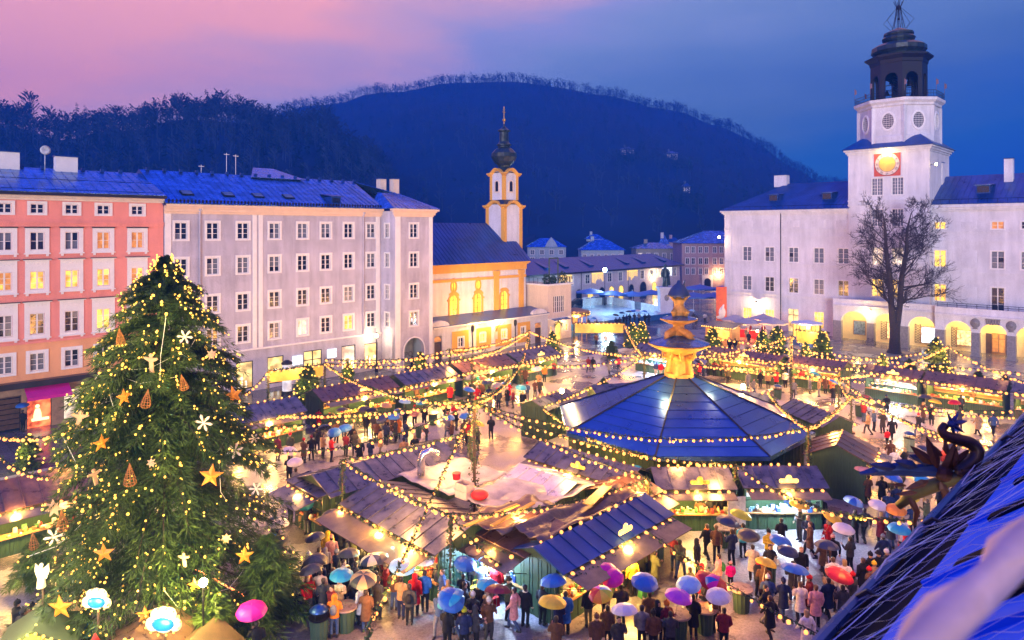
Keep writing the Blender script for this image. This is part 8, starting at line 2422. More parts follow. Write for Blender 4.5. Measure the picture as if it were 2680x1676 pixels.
def coat_mesh(pose, hem, hood):
 q = POSE[pose]
 b = MB()
 fl = 0.03 if hem < 0.6 else 0.0
 b.tube([(0, 0.0, hem), (0, 0, hem + 0.04), (0, 0, 0.9), (0, 0.005, 1.10), (0, 0.01, 1.30), (0, 0.012, 1.42), (0, 0.012, 1.50)], [0.205 + fl, 0.21 + fl, 0.198, 0.185, 0.215, 0.17, 0.085], 14, ell=[(1, 0.78)] * 5 + [(1, 0.75), (1, 1)])
 for s, e, h in ((-1, 'el', 'hl'), (1, 'er', 'hr')):
  w = Vector(q[h]).lerp(Vector(q[e]), 0.08)
  limb(b, [(s * 0.15, 0.01, 1.39), (s * 0.215, 0.01, 1.36), tuple((Vector((s * 0.215, 0.01, 1.36)) + Vector(q[e])) / 2), q[e], tuple((Vector(q[e]) + w) / 2), tuple(w)], [0.08, 0.085, 0.074, 0.066, 0.060, 0.05])
 if hood == 'up':
  b.tube([(0, 0.03, 1.42), (0, 0.03, 1.52), (0, 0.025, 1.62), (0, 0.03, 1.70), (0, 0.03, 1.765)], [0.11, 0.115, 0.122, 0.11, 0.05], 12)
 elif hood == 'down':
  b.sphere((0, 0.12, 1.44), 0.10, 10, 6, sc=(1.2, 0.8, 0.75))
 else:
  b.tube([(0, 0.012, 1.44), (0, 0.008, 1.515)], [0.10, 0.078], 10)
 m = remeshed(b, 'coat', M_WHITE, 'mesh', 0.024, 2)
 return m
def trousers_mesh(pose):
 q = POSE[pose]
 b = MB()
 b.tube([(0, 0, 0.80), (0, 0, 0.92), (0, 0, 1.0)], [0.16, 0.172, 0.15], 12, ell=[(1, 0.75)] * 3)
 for s, f, k in ((-1, 'fl', 'kl'), (1, 'fr', 'kr')):
  fx, fy = q[f]; kx, ky = q[k]
  b.tube([(s * 0.085, 0, 0.88), ((s * 0.085 + kx) / 2, ky / 2, 0.70), (kx, ky, 0.49), ((kx + fx) / 2, (ky + fy) / 2 + 0.015, 0.28), (fx, fy + 0.03, 0.09)], [0.10, 0.093, 0.074, 0.070, 0.062], 9)
 return remeshed(b, 'trousers', M_WHITE, 'mesh', 0.024, 2)
b = MB(); b.tube([(0, 0.09, 0.045), (0, 0.05, 0.05), (0, -0.06, 0.042), (0, -0.15, 0.03)], [0.035, 0.05, 0.048, 0.025], 8, ell=[(1, 1)] * 4); b.tube([(0, 0.045, 0.05), (0, 0.045, 0.16)], [0.05, 0.05], 8)
SHOE = b.mesh('shoe', mat('dark_shoe', (0.02, 0.018, 0.016), 0.5), True)
b = MB(); b.lathe([(0.098, 1.615), (0.108, 1.66), (0.098, 1.72), (0.062, 1.765), (0.015, 1.782)], 12, sy=1.15); b.sphere((0, 0, 1.80), 0.03, 6, 5); BEANIE = b.mesh('knitted_hat', M_WHITE, True)
b = MB(); b.tube([(0, 0.03, 1.53), (0, 0.04, 1.60), (0, 0.022, 1.67), (0, 0.015, 1.72), (0, 0.012, 1.748)], [0.062, 0.082, 0.098, 0.082, 0.035], 12, ell=[(1, 0.9), (1.02, 0.95), (0.98, 1.02), (1, 1.05), (1, 1)]); HAIR = b.mesh('hair', HAIRS[0], True)
b = MB(); b.tube([(0, 0.055, 1.36), (0, 0.06, 1.50), (0, 0.04, 1.60), (0, 0.022, 1.67), (0, 0.015, 1.72), (0, 0.012, 1.75)], [0.05, 0.085, 0.092, 0.1, 0.082, 0.035], 12, ell=[(1.2, 0.5), (1.1, 0.7), (1.02, 0.95), (0.98, 1.02), (1, 1.05), (1, 1)]); HAIRL = b.mesh('long_hair', HAIRS[0], True)
b = MB(); b.lathe([(0.17, 1.655), (0.172, 1.665), (0.105, 1.68), (0.1, 1.76), (0.06, 1.79)], 14); BRIM = b.mesh('brimmed_hat', M_WHITE, True)
b = MB(); b.tube([(math.cos(R(30 * k)) * 0.085, math.sin(R(30 * k)) * 0.08 + 0.005, 1.475 + 0.01 * math.sin(k)) for k in range(13)], 0.035, 6, cap=False); b.tube([(0.05, -0.09, 1.47), (0.06, -0.17, 1.25), (0.06, -0.18, 1.1)], [0.035, 0.035, 0.03], 6); SCARF = b.mesh('scarf', M_WHITE, True)
b = MB(); b.tube([(0, 0.20, 1.02), (0, 0.22, 1.10), (0, 0.21, 1.28), (0, 0.18, 1.38)], [0.10, 0.13, 0.125, 0.06], 10, ell=[(1.1, 0.7)] * 4); BAGPACK = b.mesh('backpack', M_WHITE, True)
BODY, COAT, TROU = {}, {}, {}
def get(d, key, fn, *a):
 if key not in d:
  d[key] = fn(*a)
 return d[key]
CL = {'black': (0.015, 0.015, 0.018), 'charcoal': (0.05, 0.05, 0.055), 'grey': (0.20, 0.20, 0.22), 'navy': (0.02, 0.03, 0.09), 'blue': (0.03, 0.14, 0.50), 'brown': (0.13, 0.065, 0.035), 'tan': (0.42, 0.26, 0.13), 'olive': (0.09, 0.09, 0.045), 'orange': (0.75, 0.22, 0.02), 'red': (0.55, 0.015, 0.02), 'white': (0.72, 0.68, 0.66), 'pink': (0.70, 0.32, 0.32), 'yellow': (0.78, 0.52, 0.03), 'wine': (0.18, 0.02, 0.03), 'denim': (0.06, 0.10, 0.22), 'cyan': (0.03, 0.30, 0.50), 'magenta': (0.70, 0.01, 0.32), 'violet': (0.55, 0.06, 0.55), 'lightblue': (0.30, 0.55, 0.75), 'green': (0.05, 0.22, 0.06), 'lime': (0.50, 0.55, 0.02), 'cream': (0.72, 0.60, 0.45)}
def cloth(c):
 return mat('cloth_' + c, CL[c], 0.8, var=0.35, vscale=9.0, spec=0.2, bump=0.5, bscale=22.0)
def brolly_m(c):
 return mat('umbrella_' + c, CL[c], 0.42, var=0.10, vscale=5.0, spec=0.4)
# umbrella
def canopy_mesh(panels):
 out = []
 n, r, h = 8, 0.56, 0.24
 rings = 5
 def pt(a, t, w):       # t 0..1 from tip to edge, w 0..1 across the gore
  rr = r * math.sin(t * math.pi / 2 * 0.98)
  z = h * math.cos(t * math.pi / 2) 
  sag = 0.05 * t * math.sin(math.pi * w)
  return (math.cos(a) * rr * (1 - sag), math.sin(a) * rr * (1 - sag), z - sag * 0.3)
 allb = MB()
 for k in range(n):
  b = MB()
  m = 4
  for i in range(rings + 1):
   for j in range(m + 1):
    b.v.append(pt(2 * math.pi * (k + j / m) / n, i / rings, j / m))
  for i in range(rings):
   for j in range(m):
    q = i * (m + 1) + j
    b.f.append((q, q + m + 1, q + m + 2, q + 1)); b.m.append(0)
  if panels:
   out.append(b.mesh('panel', M_WHITE, True))
  else:
   allb.add(b.v, b.f)
 return out if panels else allb.mesh('canopy', M_WHITE, True)
CANOPY = canopy_mesh(False)
PANELS = canopy_mesh(True)
b = MB(); b.tube([(0, 0, -0.62), (0, 0, 0.22)], 0.008, 5); b.tube([(0, 0, 0.22), (0, 0, 0.32)], [0.01, 0.003], 5)
for k in range(8):
 a = R(45 * k); b.tube([(0, 0, 0.205), (math.cos(a) * 0.30, math.sin(a) * 0.30, 0.165), (math.cos(a) * 0.55, math.sin(a) * 0.55, -0.01)], 0.005, 3); b.tube([(0, 0, -0.05), (math.cos(a) * 0.30, math.sin(a) * 0.30, 0.16)], 0.004, 3)
SHAFT = b.mesh('shaft_and_ribs', mat('umbrella_steel', (0.3, 0.3, 0.32), 0.3, metal=0.8), False)
b = MB(); b.tube([(0, 0, -0.60), (0, 0, -0.72), (0.03, 0, -0.76), (0.06, 0, -0.72)], 0.014, 6); HANDLE = b.mesh('handle', M_WOODD, True)
PEOPLE = []
def zone(px, py):
 if py < 880: return 'at the ice rink fence' if px < 1790 else 'on the far square'
 if py < 985 and px > 1480 and px < 1720: return 'on the wet square'
 if px > 1900 and py < 935: return 'at the palace cafe'
 if px < 1480 and py < 1075: return 'before the left stall row'
 if px < 900 and py < 1250: return 'near the giant tree'
 if px < 1340 and py < 1215: return 'behind the middle block'
 if py < 1075 and px > 1480: return 'before the back stall row'
 if px < 760 and py > 1600: return 'by the toy huts'
 if px < 800: return 'right of the giant tree'
 if px < 1120 and py < 1520: return 'at the yellow lit awning'
 if px < 1120: return 'in left front crowd'
 if px < 1350 and py > 1380: return 'before the turquoise lit stall'
 if px < 1760 and py > 1560: return 'below the corner stall'
 if px < 1830 and py > 1300: return 'right of the corner stall'
 if px < 1980 and py > 1540: return 'among the standing tables'
 if px > 1700 and py < 1420 and px < 2260: return 'before the front stalls'
 if px > 2200 and py < 1260: return 'above the iron dragon'
 if py < 1480: return 'under the right garland'
 return 'beside the near roof edge'
def person(px, py, coat='black', pose='stand', face=0, hem='short', hat=None, trou='black', umb=None, hood=None, hair=0, scarf=None, pack=None, h=1.0, tilt=(0, 0), pat=None, p=None):
 p = p or G(px, py)
 cn = {'lightblue': 'light blue', 'charcoal': 'dark grey'}.get(coat, coat)
 garment = ('long ' if hem == 'long' else '') + cn + (' coat' if hem == 'long' else ' jacket')
 desc = ['person in ' + garment]
 if hood == 'up': desc.append(' with hood up')
 elif hat: desc.append(' and ' + {'knit': hat[1] + ' knitted hat', 'brim': hat[1] + ' brimmed hat'}[hat[0]])
 if pack: desc.append(' with ' + pack + ' backpack')
 if scarf: desc.append(', ' + scarf + ' scarf')
 tail = (' under ' + (pat or {'lightblue': 'light blue', 'charcoal': 'dark grey'}.get(umb, umb)) + ' umbrella' if umb else '') + ', ' + zone(px, py)
 while len(desc) > 1 and len((''.join(desc) + tail).split()) > 11: desc.pop()
 desc = ''.join(desc) + tail
 t = bpy.data.objects.new('person', None); COL.objects.link(t); t.empty_display_size = 0.2
 t.location = p
 t.rotation_euler = (0, 0, R(face))
 t.scale = (h * rnd.uniform(0.97, 1.05), h * rnd.uniform(0.97, 1.05), h * rnd.uniform(0.97, 1.04))
 inst(get(BODY, pose, body_mesh, pose), 'body', t)
 inst(get(COAT, (pose, hem, hood), coat_mesh, pose, 0.80 if hem == 'short' else 0.50, hood), 'coat', t, m=cloth(coat))
 inst(get(TROU, pose, trousers_mesh, pose), 'trousers', t, m=cloth(trou))
 q = POSE[pose]
 for f in ('fl', 'fr'):
  inst(SHOE, 'shoe', t, (q[f][0], q[f][1], 0))
 if hood != 'up':
  if hat:
   inst(BEANIE if hat[0] == 'knit' else BRIM, 'hat', t, m=cloth(hat[1]))
  inst(HAIRL if hair == 2 else HAIR, 'hair', t, m=HAIRS[hair])
 if scarf: inst(SCARF, 'scarf', t, m=cloth(scarf))
 if pack: inst(BAGPACK, 'backpack', t, m=cloth(pack))
 PEOPLE.append((t, desc, px, 'person'))
 if umb:
  sc = t.scale[2]
  hr = t.matrix_basis @ Vector((0.17, -0.30, 1.28))
  u = bpy.data.objects.new('umbrella', None); COL.objects.link(u); u.empty_display_size = 0.1
  tx, ty = tilt
  u.rotation_euler = (R(tx + rnd.uniform(-13, 9)), R(ty + rnd.uniform(-12, 12)), R(face + rnd.uniform(0, 45)))
  s_ = 1.0
  s_ = rnd.uniform(0.84, 1.04); u.scale = (s_, s_, 1.1 * rnd.uniform(0.85, 1.1))
  M3 = u.rotation_euler.to_matrix()
  u.location = Vector(hr) + M3 @ Vector((0, 0, 0.68 * 1.1))
  zn = zone(px, py)
  ud = (pat or {'lightblue': 'light blue', 'charcoal': 'dark grey'}.get(umb, umb)) + ' umbrella over the ' + garment + ', ' + zn
  if isinstance(umb, str) and umb in CL and not pat:
   inst(CANOPY, 'canopy', u, m=brolly_m(umb))
  else:
   cols = {'rainbow': ['red', 'orange', 'yellow', 'lime', 'lightblue', 'blue', 'violet', 'red'], 'blue and white': ['white', 'blue'] * 4, 'navy and cream': ['navy', 'cream'] * 4, 'red and magenta': ['red', 'red', 'red', 'red', 'magenta', 'magenta', 'blue', 'magenta'], 'grey and tan': ['charcoal', 'tan'] * 4, 'blue and light blue': ['blue', 'lightblue'] * 4}[pat]
   for k in range(8):
    inst(PANELS[k], 'panel', u, m=brolly_m(cols[k]))
  inst(SHAFT, 'shaft_and_ribs', u); inst(HANDLE, 'handle', u)
  PEOPLE.append((u, ud, px, 'umbrella'))
 return t
K = lambda c: ('knit', c)
P_ = person
# --- queue and crowd before the yellow lit awning
P_(790, 1385, 'charcoal', 'stand', 200, trou='tan'); P_(760, 1372, 'black', 'stand', 150); P_(803, 1400, 'black', 'umbrella', 170, umb='cyan', trou='grey', tilt=(-35, 10))
P_(835, 1530, 'black', 'umbrella', 175, hem='long', umb='charcoal'); P_(858, 1480, 'yellow', 'stand', 190, hood='up'); P_(868, 1498, 'pink', 'stand', 190, hem='long', hat=K('pink')); P_(852, 1512, 'white', 'stand', 200, hood='up', h=0.8)
P_(878, 1462, 'black', 'umbrella', 180, umb='charcoal', trou='denim'); P_(895, 1470, 'charcoal', 'hold', 160, hat=K('olive')); P_(905, 1520, 'black', 'stand', 170, hood='up'); P_(925, 1535, 'charcoal', 'stand', 165, hood='up')
P_(925, 1485, 'olive', 'hold', 150, hat=K('olive')); P_(945, 1520, 'black', 'stand', 150, hat=K('white')); P_(955, 1480, 'black', 'stand', 150, hat=K('red')); P_(975, 1530, 'tan', 'stand', 160, hat=K('navy')); P_(985, 1505, 'brown', 'stand', 150, hat=K('red')); P_(1008, 1535, 'wine', 'stand', 160); P_(1020, 1545, 'black', 'hold', 150, trou='denim'); P_(1035, 1560, 'brown', 'stand', 160, hair=1)
P_(838, 1600, 'cream', 'umbrella', 185, umb='charcoal', trou='black'); P_(912, 1585, 'black', 'umbrella', 165, umb='charcoal', hem='long', pack='black'); P_(932, 1575, 'charcoal', 'stand', 140); P_(985, 1600, 'black', 'umbrella', 170, umb='navy', pat='navy and cream'); P_(960, 1580, 'black', 'stand', 200, hood='up')
P_(990, 1620, 'charcoal', 'stand', 150, hat=K('charcoal'), hem='long'); P_(958, 1655, 'brown', 'umbrella', 180, umb='charcoal', pat='grey and tan', hem='long', trou='denim'); P_(875, 1668, 'orange', 'hold', 185, hood='up', trou='denim', pack='grey')
P_(1032, 1595, 'brown', 'stand', 170, hat=K('red'), trou='denim'); P_(1050, 1620, 'tan', 'umbrella', 170, umb='lightblue', trou='navy'); P_(1072, 1635, 'charcoal', 'stand', 175, hem='short', trou='black', pack='black'); P_(1086, 1610, 'red', 'stand', 170, hood='up', hem='long'); P_(1112, 1600, 'blue', 'umbrella', 175, umb='white', trou='black')
P_(1148, 1580, 'charcoal', 'stand', 150, hat=K('navy')); P_(1170, 1560, 'wine', 'hold', 180, hat=K('white')); P_(1190, 1562, 'tan', 'hold', 170, hat=K('grey')); P_(1212, 1545, 'blue', 'hold', 20, hood='up'); P_(1232, 1550, 'black', 'stand', 210, hat=K('orange')); P_(1213, 1608, 'black', 'umbrella', 165, umb='blue', hem='long'); P_(1258, 1575, 'grey', 'umbrella', 200, umb='tan'); P_(1278, 1612, 'tan', 'hold', 150, hem='long', hair=2); P_(1300, 1575, 'red', 'stand', 170)
P_(1170, 1708, 'black', 'umbrella', 160, umb='blue', tilt=(-8, -15)); P_(1215, 1712, 'navy', 'umbrella', 190, umb='cyan', hat=K('lime'), tilt=(0, 20)); P_(1245, 1705, 'charcoal', 'hold', 110, hood='up')
# --- below the corner stall
P_(1330, 1622, 'olive', 'hold', 60, hat=('brim', 'olive')); P_(1345, 1650, 'pink', 'walk', 250, hem='long', trou='denim'); P_(1375, 1640, 'black', 'stand', 150, scarf='cream'); P_(1420, 1635, 'charcoal', 'stand', 140, hair=1); P_(1460, 1672, 'navy', 'umbrella', 160, umb='blue', hem='long', hair=1); P_(1480, 1660, 'blue', 'stand', 190, hem='long'); P_(1455, 1735, 'brown', 'umbrella', 180, umb='yellow')
P_(1540, 1640, 'black', 'stand', 200, trou='olive'); P_(1585, 1628, 'tan', 'umbrella', 160, umb='magenta', tilt=(-10, -15)); P_(1625, 1640, 'charcoal', 'umbrella', 180, umb='magenta', tilt=(-15, 25)); P_(1590, 1700, 'brown', 'umbrella', 170, umb='red', pat='rainbow', tilt=(-12, 0)); P_(1562, 1725, 'brown', 'stand', 0, hat=K('brown')); P_(1620, 1735, 'charcoal', 'umbrella', 10, umb='white')
P_(1700, 1660, 'brown', 'umbrella', 190, umb='blue'); P_(1680, 1700, 'grey', 'stand', 170, hair=0); P_(1710, 1712, 'brown', 'stand', 180, hat=K('black')); P_(1722, 1690, 'black', 'hold', 20, hood='up'); P_(1745, 1690, 'wine', 'umbrella', 30, umb='violet', hat=K('orange')); P_(1755, 1720, 'charcoal', 'hold', 170, hair=0)
# --- right side of the corner stall
P_(1655, 1560, 'yellow', 'stand', 200, hair=2, trou='black'); P_(1678, 1530, 'black', 'umbrella', 170, umb='white', tilt=(-40, 20)); P_(1690, 1510, 'brown', 'stand', 180, hair=1); P_(1715, 1540, 'olive', 'hold', 120, hem='long', trou='olive'); P_(1640, 1540, 'olive', 'stand', 150); P_(1765, 1495, 'wine', 'umbrella', 160, umb='blue', pat='blue and white', trou='denim'); P_(1780, 1510, 'charcoal', 'walk', 140, trou='denim')
P_(1825, 1510, 'black', 'stand', 60, hood='up'); P_(1850, 1460, 'black', 'walk', 200, hair=1, scarf='orange'); P_(1875, 1470, 'brown', 'walk', 160, hair=1); P_(1805, 1590, 'olive', 'walk', 230, hem='long'); P_(1835, 1580, 'red', 'walk', 240, hem='long', hood='up'); P_(1880, 1550, 'pink', 'walk', 250, pack='green'); P_(1912, 1540, 'magenta', 'stand', 180, h=0.7, hat=K('pink'))
P_(1875, 1655, 'brown', 'umbrella', 200, umb='red', pat='red and magenta', tilt=(-25, 20)); P_(1815, 1672, 'black', 'umbrella', 160, umb='lightblue', hem='long'); P_(1895, 1705, 'wine', 'umbrella', 170, umb='white')
# --- before the front stalls
P_(1833, 1385, 'brown', 'umbrella', 180, umb='charcoal', hem='long', pack='tan'); P_(1860, 1380, 'charcoal', 'umbrella', 190, umb='red', trou='denim'); P_(1890, 1375, 'black', 'stand', 180, trou='tan'); P_(2058, 1342, 'denim', 'umbrella', 160, umb='navy', trou='denim', tilt=(40, 60)); P_(2092, 1340, 'cyan', 'stand', 190, hair=2); P_(2110, 1378, 'charcoal', 'stand', 175, hat=K('pink'), pack='red', trou='grey'); P_(2150, 1382, 'black', 'umbrella', 170, umb='grey', hem='long', tilt=(-20, 15))
P_(1672, 1328, 'lightblue', 'umbrella', 170, umb='cyan', trou='white'); P_(1712, 1350, 'red', 'stand', 160)
# --- standing table group
P_(1970, 1520, 'cream', 'umbrella', 170, umb='charcoal', hem='long'); P_(2012, 1480, 'yellow', 'hold', 10, hat=K('black')); P_(1985, 1560, 'charcoal', 'hold', 30, hat=K('black'), scarf='red'); P_(2000, 1580, 'brown', 'hold', 160, hood='up', hem='long'); P_(1945, 1460, 'cyan', 'umbrella', 190, umb='lime', trou='black', tilt=(0, -15)); P_(1915, 1480, 'navy', 'umbrella', 200, umb='navy')
P_(2120, 1460, 'brown', 'walk', 260, hem='long', hair=1); P_(2015, 1672, 'black', 'walk', 190, hem='long', hair=1); P_(2155, 1505, 'brown', 'walk', 190, hem='long', hat=K('red')); P_(2180, 1495, 'black', 'walk', 170, hat=K('pink')); P_(2225, 1500, 'charcoal', 'umbrella', 210, umb='white')
P_(2238, 1420, 'black', 'umbrella', 180, umb='blue', pat='blue and light blue', trou='black'); P_(2262, 1418, 'charcoal', 'walk', 180, trou='black'); P_(2306, 1430, 'wine', 'umbrella', 170, umb='white', hem='long', hair=2); P_(2332, 1436, 'charcoal', 'stand', 180, hem='long', trou='denim'); P_(2362, 1440, 'white', 'umbrella', 190, umb='orange', hem='long', hair=2); P_(2390, 1405, 'navy', 'umbrella', 170, umb='yellow'); P_(2375, 1470, 'red', 'stand', 200, hem='long', hood='up')
P_(2180, 1560, 'white', 'umbrella', 180, umb='navy', hem='long', hair=1); P_(2210, 1570, 'white', 'walk', 170, hem='long', hair=2); P_(2075, 1570, 'charcoal', 'umbrella', 190, umb='navy', hem='long'); P_(2095, 1630, 'white', 'umbrella', 180, umb='blue', hem='long', hair=1); P_(2135, 1640, 'pink', 'stand', 175, hem='long', hair=1); P_(2168, 1620, 'navy', 'walk', 190, hem='long'); P_(2205, 1640, 'charcoal', 'umbrella', 180, umb='red', hem='long')
P_(2258, 1560, 'black', 'stand', 190, hair=1, hem='long'); P_(2275, 1590, 'brown', 'hold', 60, hat=K('red')); P_(2288, 1570, 'tan', 'hold', 20, hat=K('yellow')); P_(2300, 1545, 'black', 'hold', 0, hat=('brim', 'black'), hem='long'); P_(2320, 1540, 'charcoal', 'stand', 40, hat=K('white')); P_(2278, 1550, 'black', 'stand', 20, hat=K('black')); P_(2110, 1710, 'white', 'walk', 200, hem='long', hair=2)
# --- under the dragon and open yard
P_(2272, 1320, 'brown', 'umbrella', 200, umb='pink', hem='long'); P_(2308, 1322, 'black', 'umbrella', 170, umb='black', hem='long', pack='black'); P_(2355, 1300, 'olive', 'stand', 180, hem='long'); P_(2345, 1345, 'navy', 'umbrella', 190, umb='blue', hem='long'); P_(2425, 1350, 'tan', 'umbrella', 170, umb='cyan'); P_(2460, 1345, 'charcoal', 'stand', 200); P_(2340, 1245, 'white', 'walk', 180, hem='long', hair=1); P_(2330, 1215, 'brown', 'walk', 170, hem='long'); P_(2300, 1235, 'cyan', 'stand', 90, h=0.95)
P_(2310, 1135, 'charcoal', 'umbrella', 190, umb='charcoal', hem='long'); P_(2335, 1150, 'black', 'walk', 170, hem='long'); P_(2322, 1165, 'red', 'stand', 190, h=0.7); P_(2512, 1125, 'charcoal', 'umbrella', 180, umb='red', hem='long'); P_(2560, 1140, 'tan', 'walk', 200, hem='long'); P_(2600, 1140, 'denim', 'walk', 160); P_(2590, 1070, 'brown', 'umbrella', 170, umb='tan'); P_(2545, 1068, 'brown', 'umbrella', 190, umb='brown', hem='long'); P_(2630, 1075, 'tan', 'umbrella', 180, umb='cream')
# --- walkway behind the middle block
P_(835, 1125, 'red', 'stand', 160, hem='long'); P_(735, 1160, 'brown', 'umbrella', 180, umb='grey'); P_(700, 1150, 'red', 'hold', 120); P_(795, 1212, 'brown', 'hold', 150, hat=K('red'), hem='long'); P_(815, 1205, 'black', 'hold', 210, hat=K('wine')); P_(845, 1200, 'tan', 'umbrella', 140, umb='navy', tilt=(20, 30)); P_(830, 1185, 'black', 'hold', 190)
P_(757, 1265, 'black', 'umbrella', 190, umb='white', tilt=(-15, 0)); P_(775, 1300, 'grey', 'umbrella', 170, umb='white'); P_(880, 1160, 'brown', 'stand', 170, hem='long'); P_(900, 1145, 'charcoal', 'umbrella', 180, umb='charcoal', trou='denim'); P_(905, 1195, 'wine', 'umbrella', 160, umb='blue'); P_(928, 1190, 'charcoal', 'walk', 190, hair=1)
P_(958, 1142, 'black', 'umbrella', 170, umb='charcoal'); P_(978, 1145, 'charcoal', 'umbrella', 190, umb='black'); P_(985, 1160, 'brown', 'hold', 180); P_(1010, 1165, 'navy', 'umbrella', 160, umb='navy', tilt=(-15, 20)); P_(1042, 1150, 'orange', 'umbrella', 170, umb='blue', hem='long'); P_(1060, 1120, 'black', 'umbrella', 180, umb='lightblue'); P_(1085, 1115, 'pink', 'stand', 190, hat=K('red')); P_(1110, 1118, 'black', 'umbrella', 170, umb='cyan'); P_(1168, 1105, 'black', 'stand', 180, hem='long'); P_(1190, 1110, 'red', 'hold', 190, hood='up'); P_(1215, 1155, 'brown', 'stand', 200, hem='long'); P_(1225, 1165, 'red', 'umbrella', 180, umb='blue'); P_(1285, 1150, 'black', 'umbrella', 190, umb='black')
P_(1012, 1130, 'tan', 'umbrella', 180, umb='tan'); P_(1038, 1062, 'black', 'umbrella', 180, umb='yellow')
# --- before the left row
P_(1060, 1048, 'red', 'stand', 160); P_(1090, 1055, 'brown', 'stand', 150, hood='up'); P_(1115, 1040, 'wine', 'stand', 150); P_(1135, 1035, 'green', 'stand', 150); P_(1178, 1055, 'red', 'stand', 170, hem='long'); P_(1235, 1045, 'charcoal', 'umbrella', 170, umb='grey'); P_(1262, 1050, 'brown', 'umbrella', 160, umb='brown'); P_(1255, 1022, 'cyan', 'umbrella', 160, umb='lightblue'); P_(1280, 1060, 'navy', 'umbrella', 180, umb='navy'); P_(1300, 1045, 'red', 'stand', 190, hem='long'); P_(1305, 1070, 'charcoal', 'umbrella', 170, umb='grey'); P_(1282, 1010, 'charcoal', 'umbrella', 200, umb='charcoal')
P_(1375, 1005, 'brown', 'stand', 150, hem='long'); P_(1410, 1020, 'tan', 'umbrella', 170, umb='white'); P_(1425, 1000, 'orange', 'stand', 150); P_(1450, 985, 'wine', 'stand', 160); P_(815, 1090, 'wine', 'hold', 160); P_(960, 1085, 'black', 'hold', 150); P_(905, 1095, 'black', 'stand', 160); P_(1080, 965, 'black', 'hold', 10, hood='up', p=W(-64.4, LB(1079, -64.4)))
P_(830, 1030, 'charcoal', 'walk', 110); P_(60, 1130, 'black', 'umbrella', 180, umb='blue')
# --- behind the fountain
P_(1540, 975, 'wine', 'walk', 150); P_(1552, 975, 'black', 'walk', 170); P_(1595, 980, 'grey', 'walk', 200, hem='long'); P_(1618, 972, 'red', 'stand', 180); P_(1717, 985, 'denim', 'stand', 180, trou='white'); P_(1730, 988, 'red', 'stand', 180, trou='white'); P_(1560, 905, 'brown', 'walk', 180); P_(1585, 905, 'white', 'walk', 160)
P_(1830, 985, 'red', 'stand', 170, hem='long'); P_(1853, 985, 'charcoal', 'stand', 180); P_(1870, 985, 'wine', 'umbrella', 190, umb='charcoal'); P_(1890, 987, 'brown', 'stand', 170); P_(1905, 1005, 'olive', 'walk', 160); P_(1990, 1015, 'black', 'stand', 180, hat=K('red')); P_(2010, 1018, 'tan', 'stand', 170); P_(2032, 1012, 'red', 'stand', 190, hem='long'); P_(2055, 1015, 'white', 'stand', 180); P_(2097, 1010, 'red', 'stand', 170, hem='long'); P_(2160, 1030, 'brown', 'stand', 180, hem='long'); P_(2178, 1030, 'orange', 'stand', 170, hem='long'); P_(2205, 1040, 'grey', 'hold', 190); P_(2216, 1040, 'tan', 'stand', 160, hem='long')
P_(2515, 1085, 'charcoal', 'stand', 170); P_(1960, 900, 'black', 'stand', 150, hem='long'); P_(2020, 895, 'black', 'stand', 180, hem='long'); P_(1998, 880, 'wine', 'stand', 170); P_(1910, 920, 'black', 'stand', 170)
# --- ice rink visitors
for i, (px, py, c, u) in enumerate(((1540, 862, 'charcoal', None), (1556, 868, 'cyan', 'blue'), (1562, 866, 'black', None), (1612, 858, 'navy', 'black'), (1622, 857, 'charcoal', None), (1632, 852, 'black', 'navy'), (1640, 850, 'navy', None), (1648, 848, 'black', 'charcoal'), (1660, 846, 'charcoal', 'blue'), (1672, 845, 'grey', 'white'), (1688, 848, 'black', 'blue'), (1698, 846, 'navy', None), (1747, 822, 'denim', None), (1815, 845, 'charcoal', 'lightblue'), (1822, 852, 'black', None), (1845, 845, 'white', None), (1852, 850, 'grey', None), (1790, 835, 'navy', 'pink'))):
 P_(px, py, c, 'umbrella' if u else 'stand', rnd.choice((170, 185, 200)), umb=u, hem=rnd.choice(('short', 'long')))
# --- by the toy huts
P_(45, 1690, 'black', 'hold', 150, hat=K('black')); P_(85, 1695, 'brown', 'hold', 200, hat=K('black')); P_(60, 1712, 'charcoal', 'stand', 170, hat=K('charcoal')); P_(120, 1735, 'olive', 'umbrella', 180, umb='olive'); P_(190, 1735, 'tan', 'umbrella', 180, umb='tan'); P_(228, 1720, 'blue', 'hold', 160, hair=0); P_(672, 1742, 'black', 'umbrella', 200, umb='magenta', hem='long'); P_(735, 1545, 'charcoal', 'umbrella', 180, umb='charcoal'); P_(745, 1575, 'black', 'hold', 170, hat=K('orange')); P_(715, 1475, 'blue', 'stand', 200); P_(720, 1430, 'denim', 'walk', 180); P_(730, 1490, 'pink', 'umbrella', 170, umb='white')
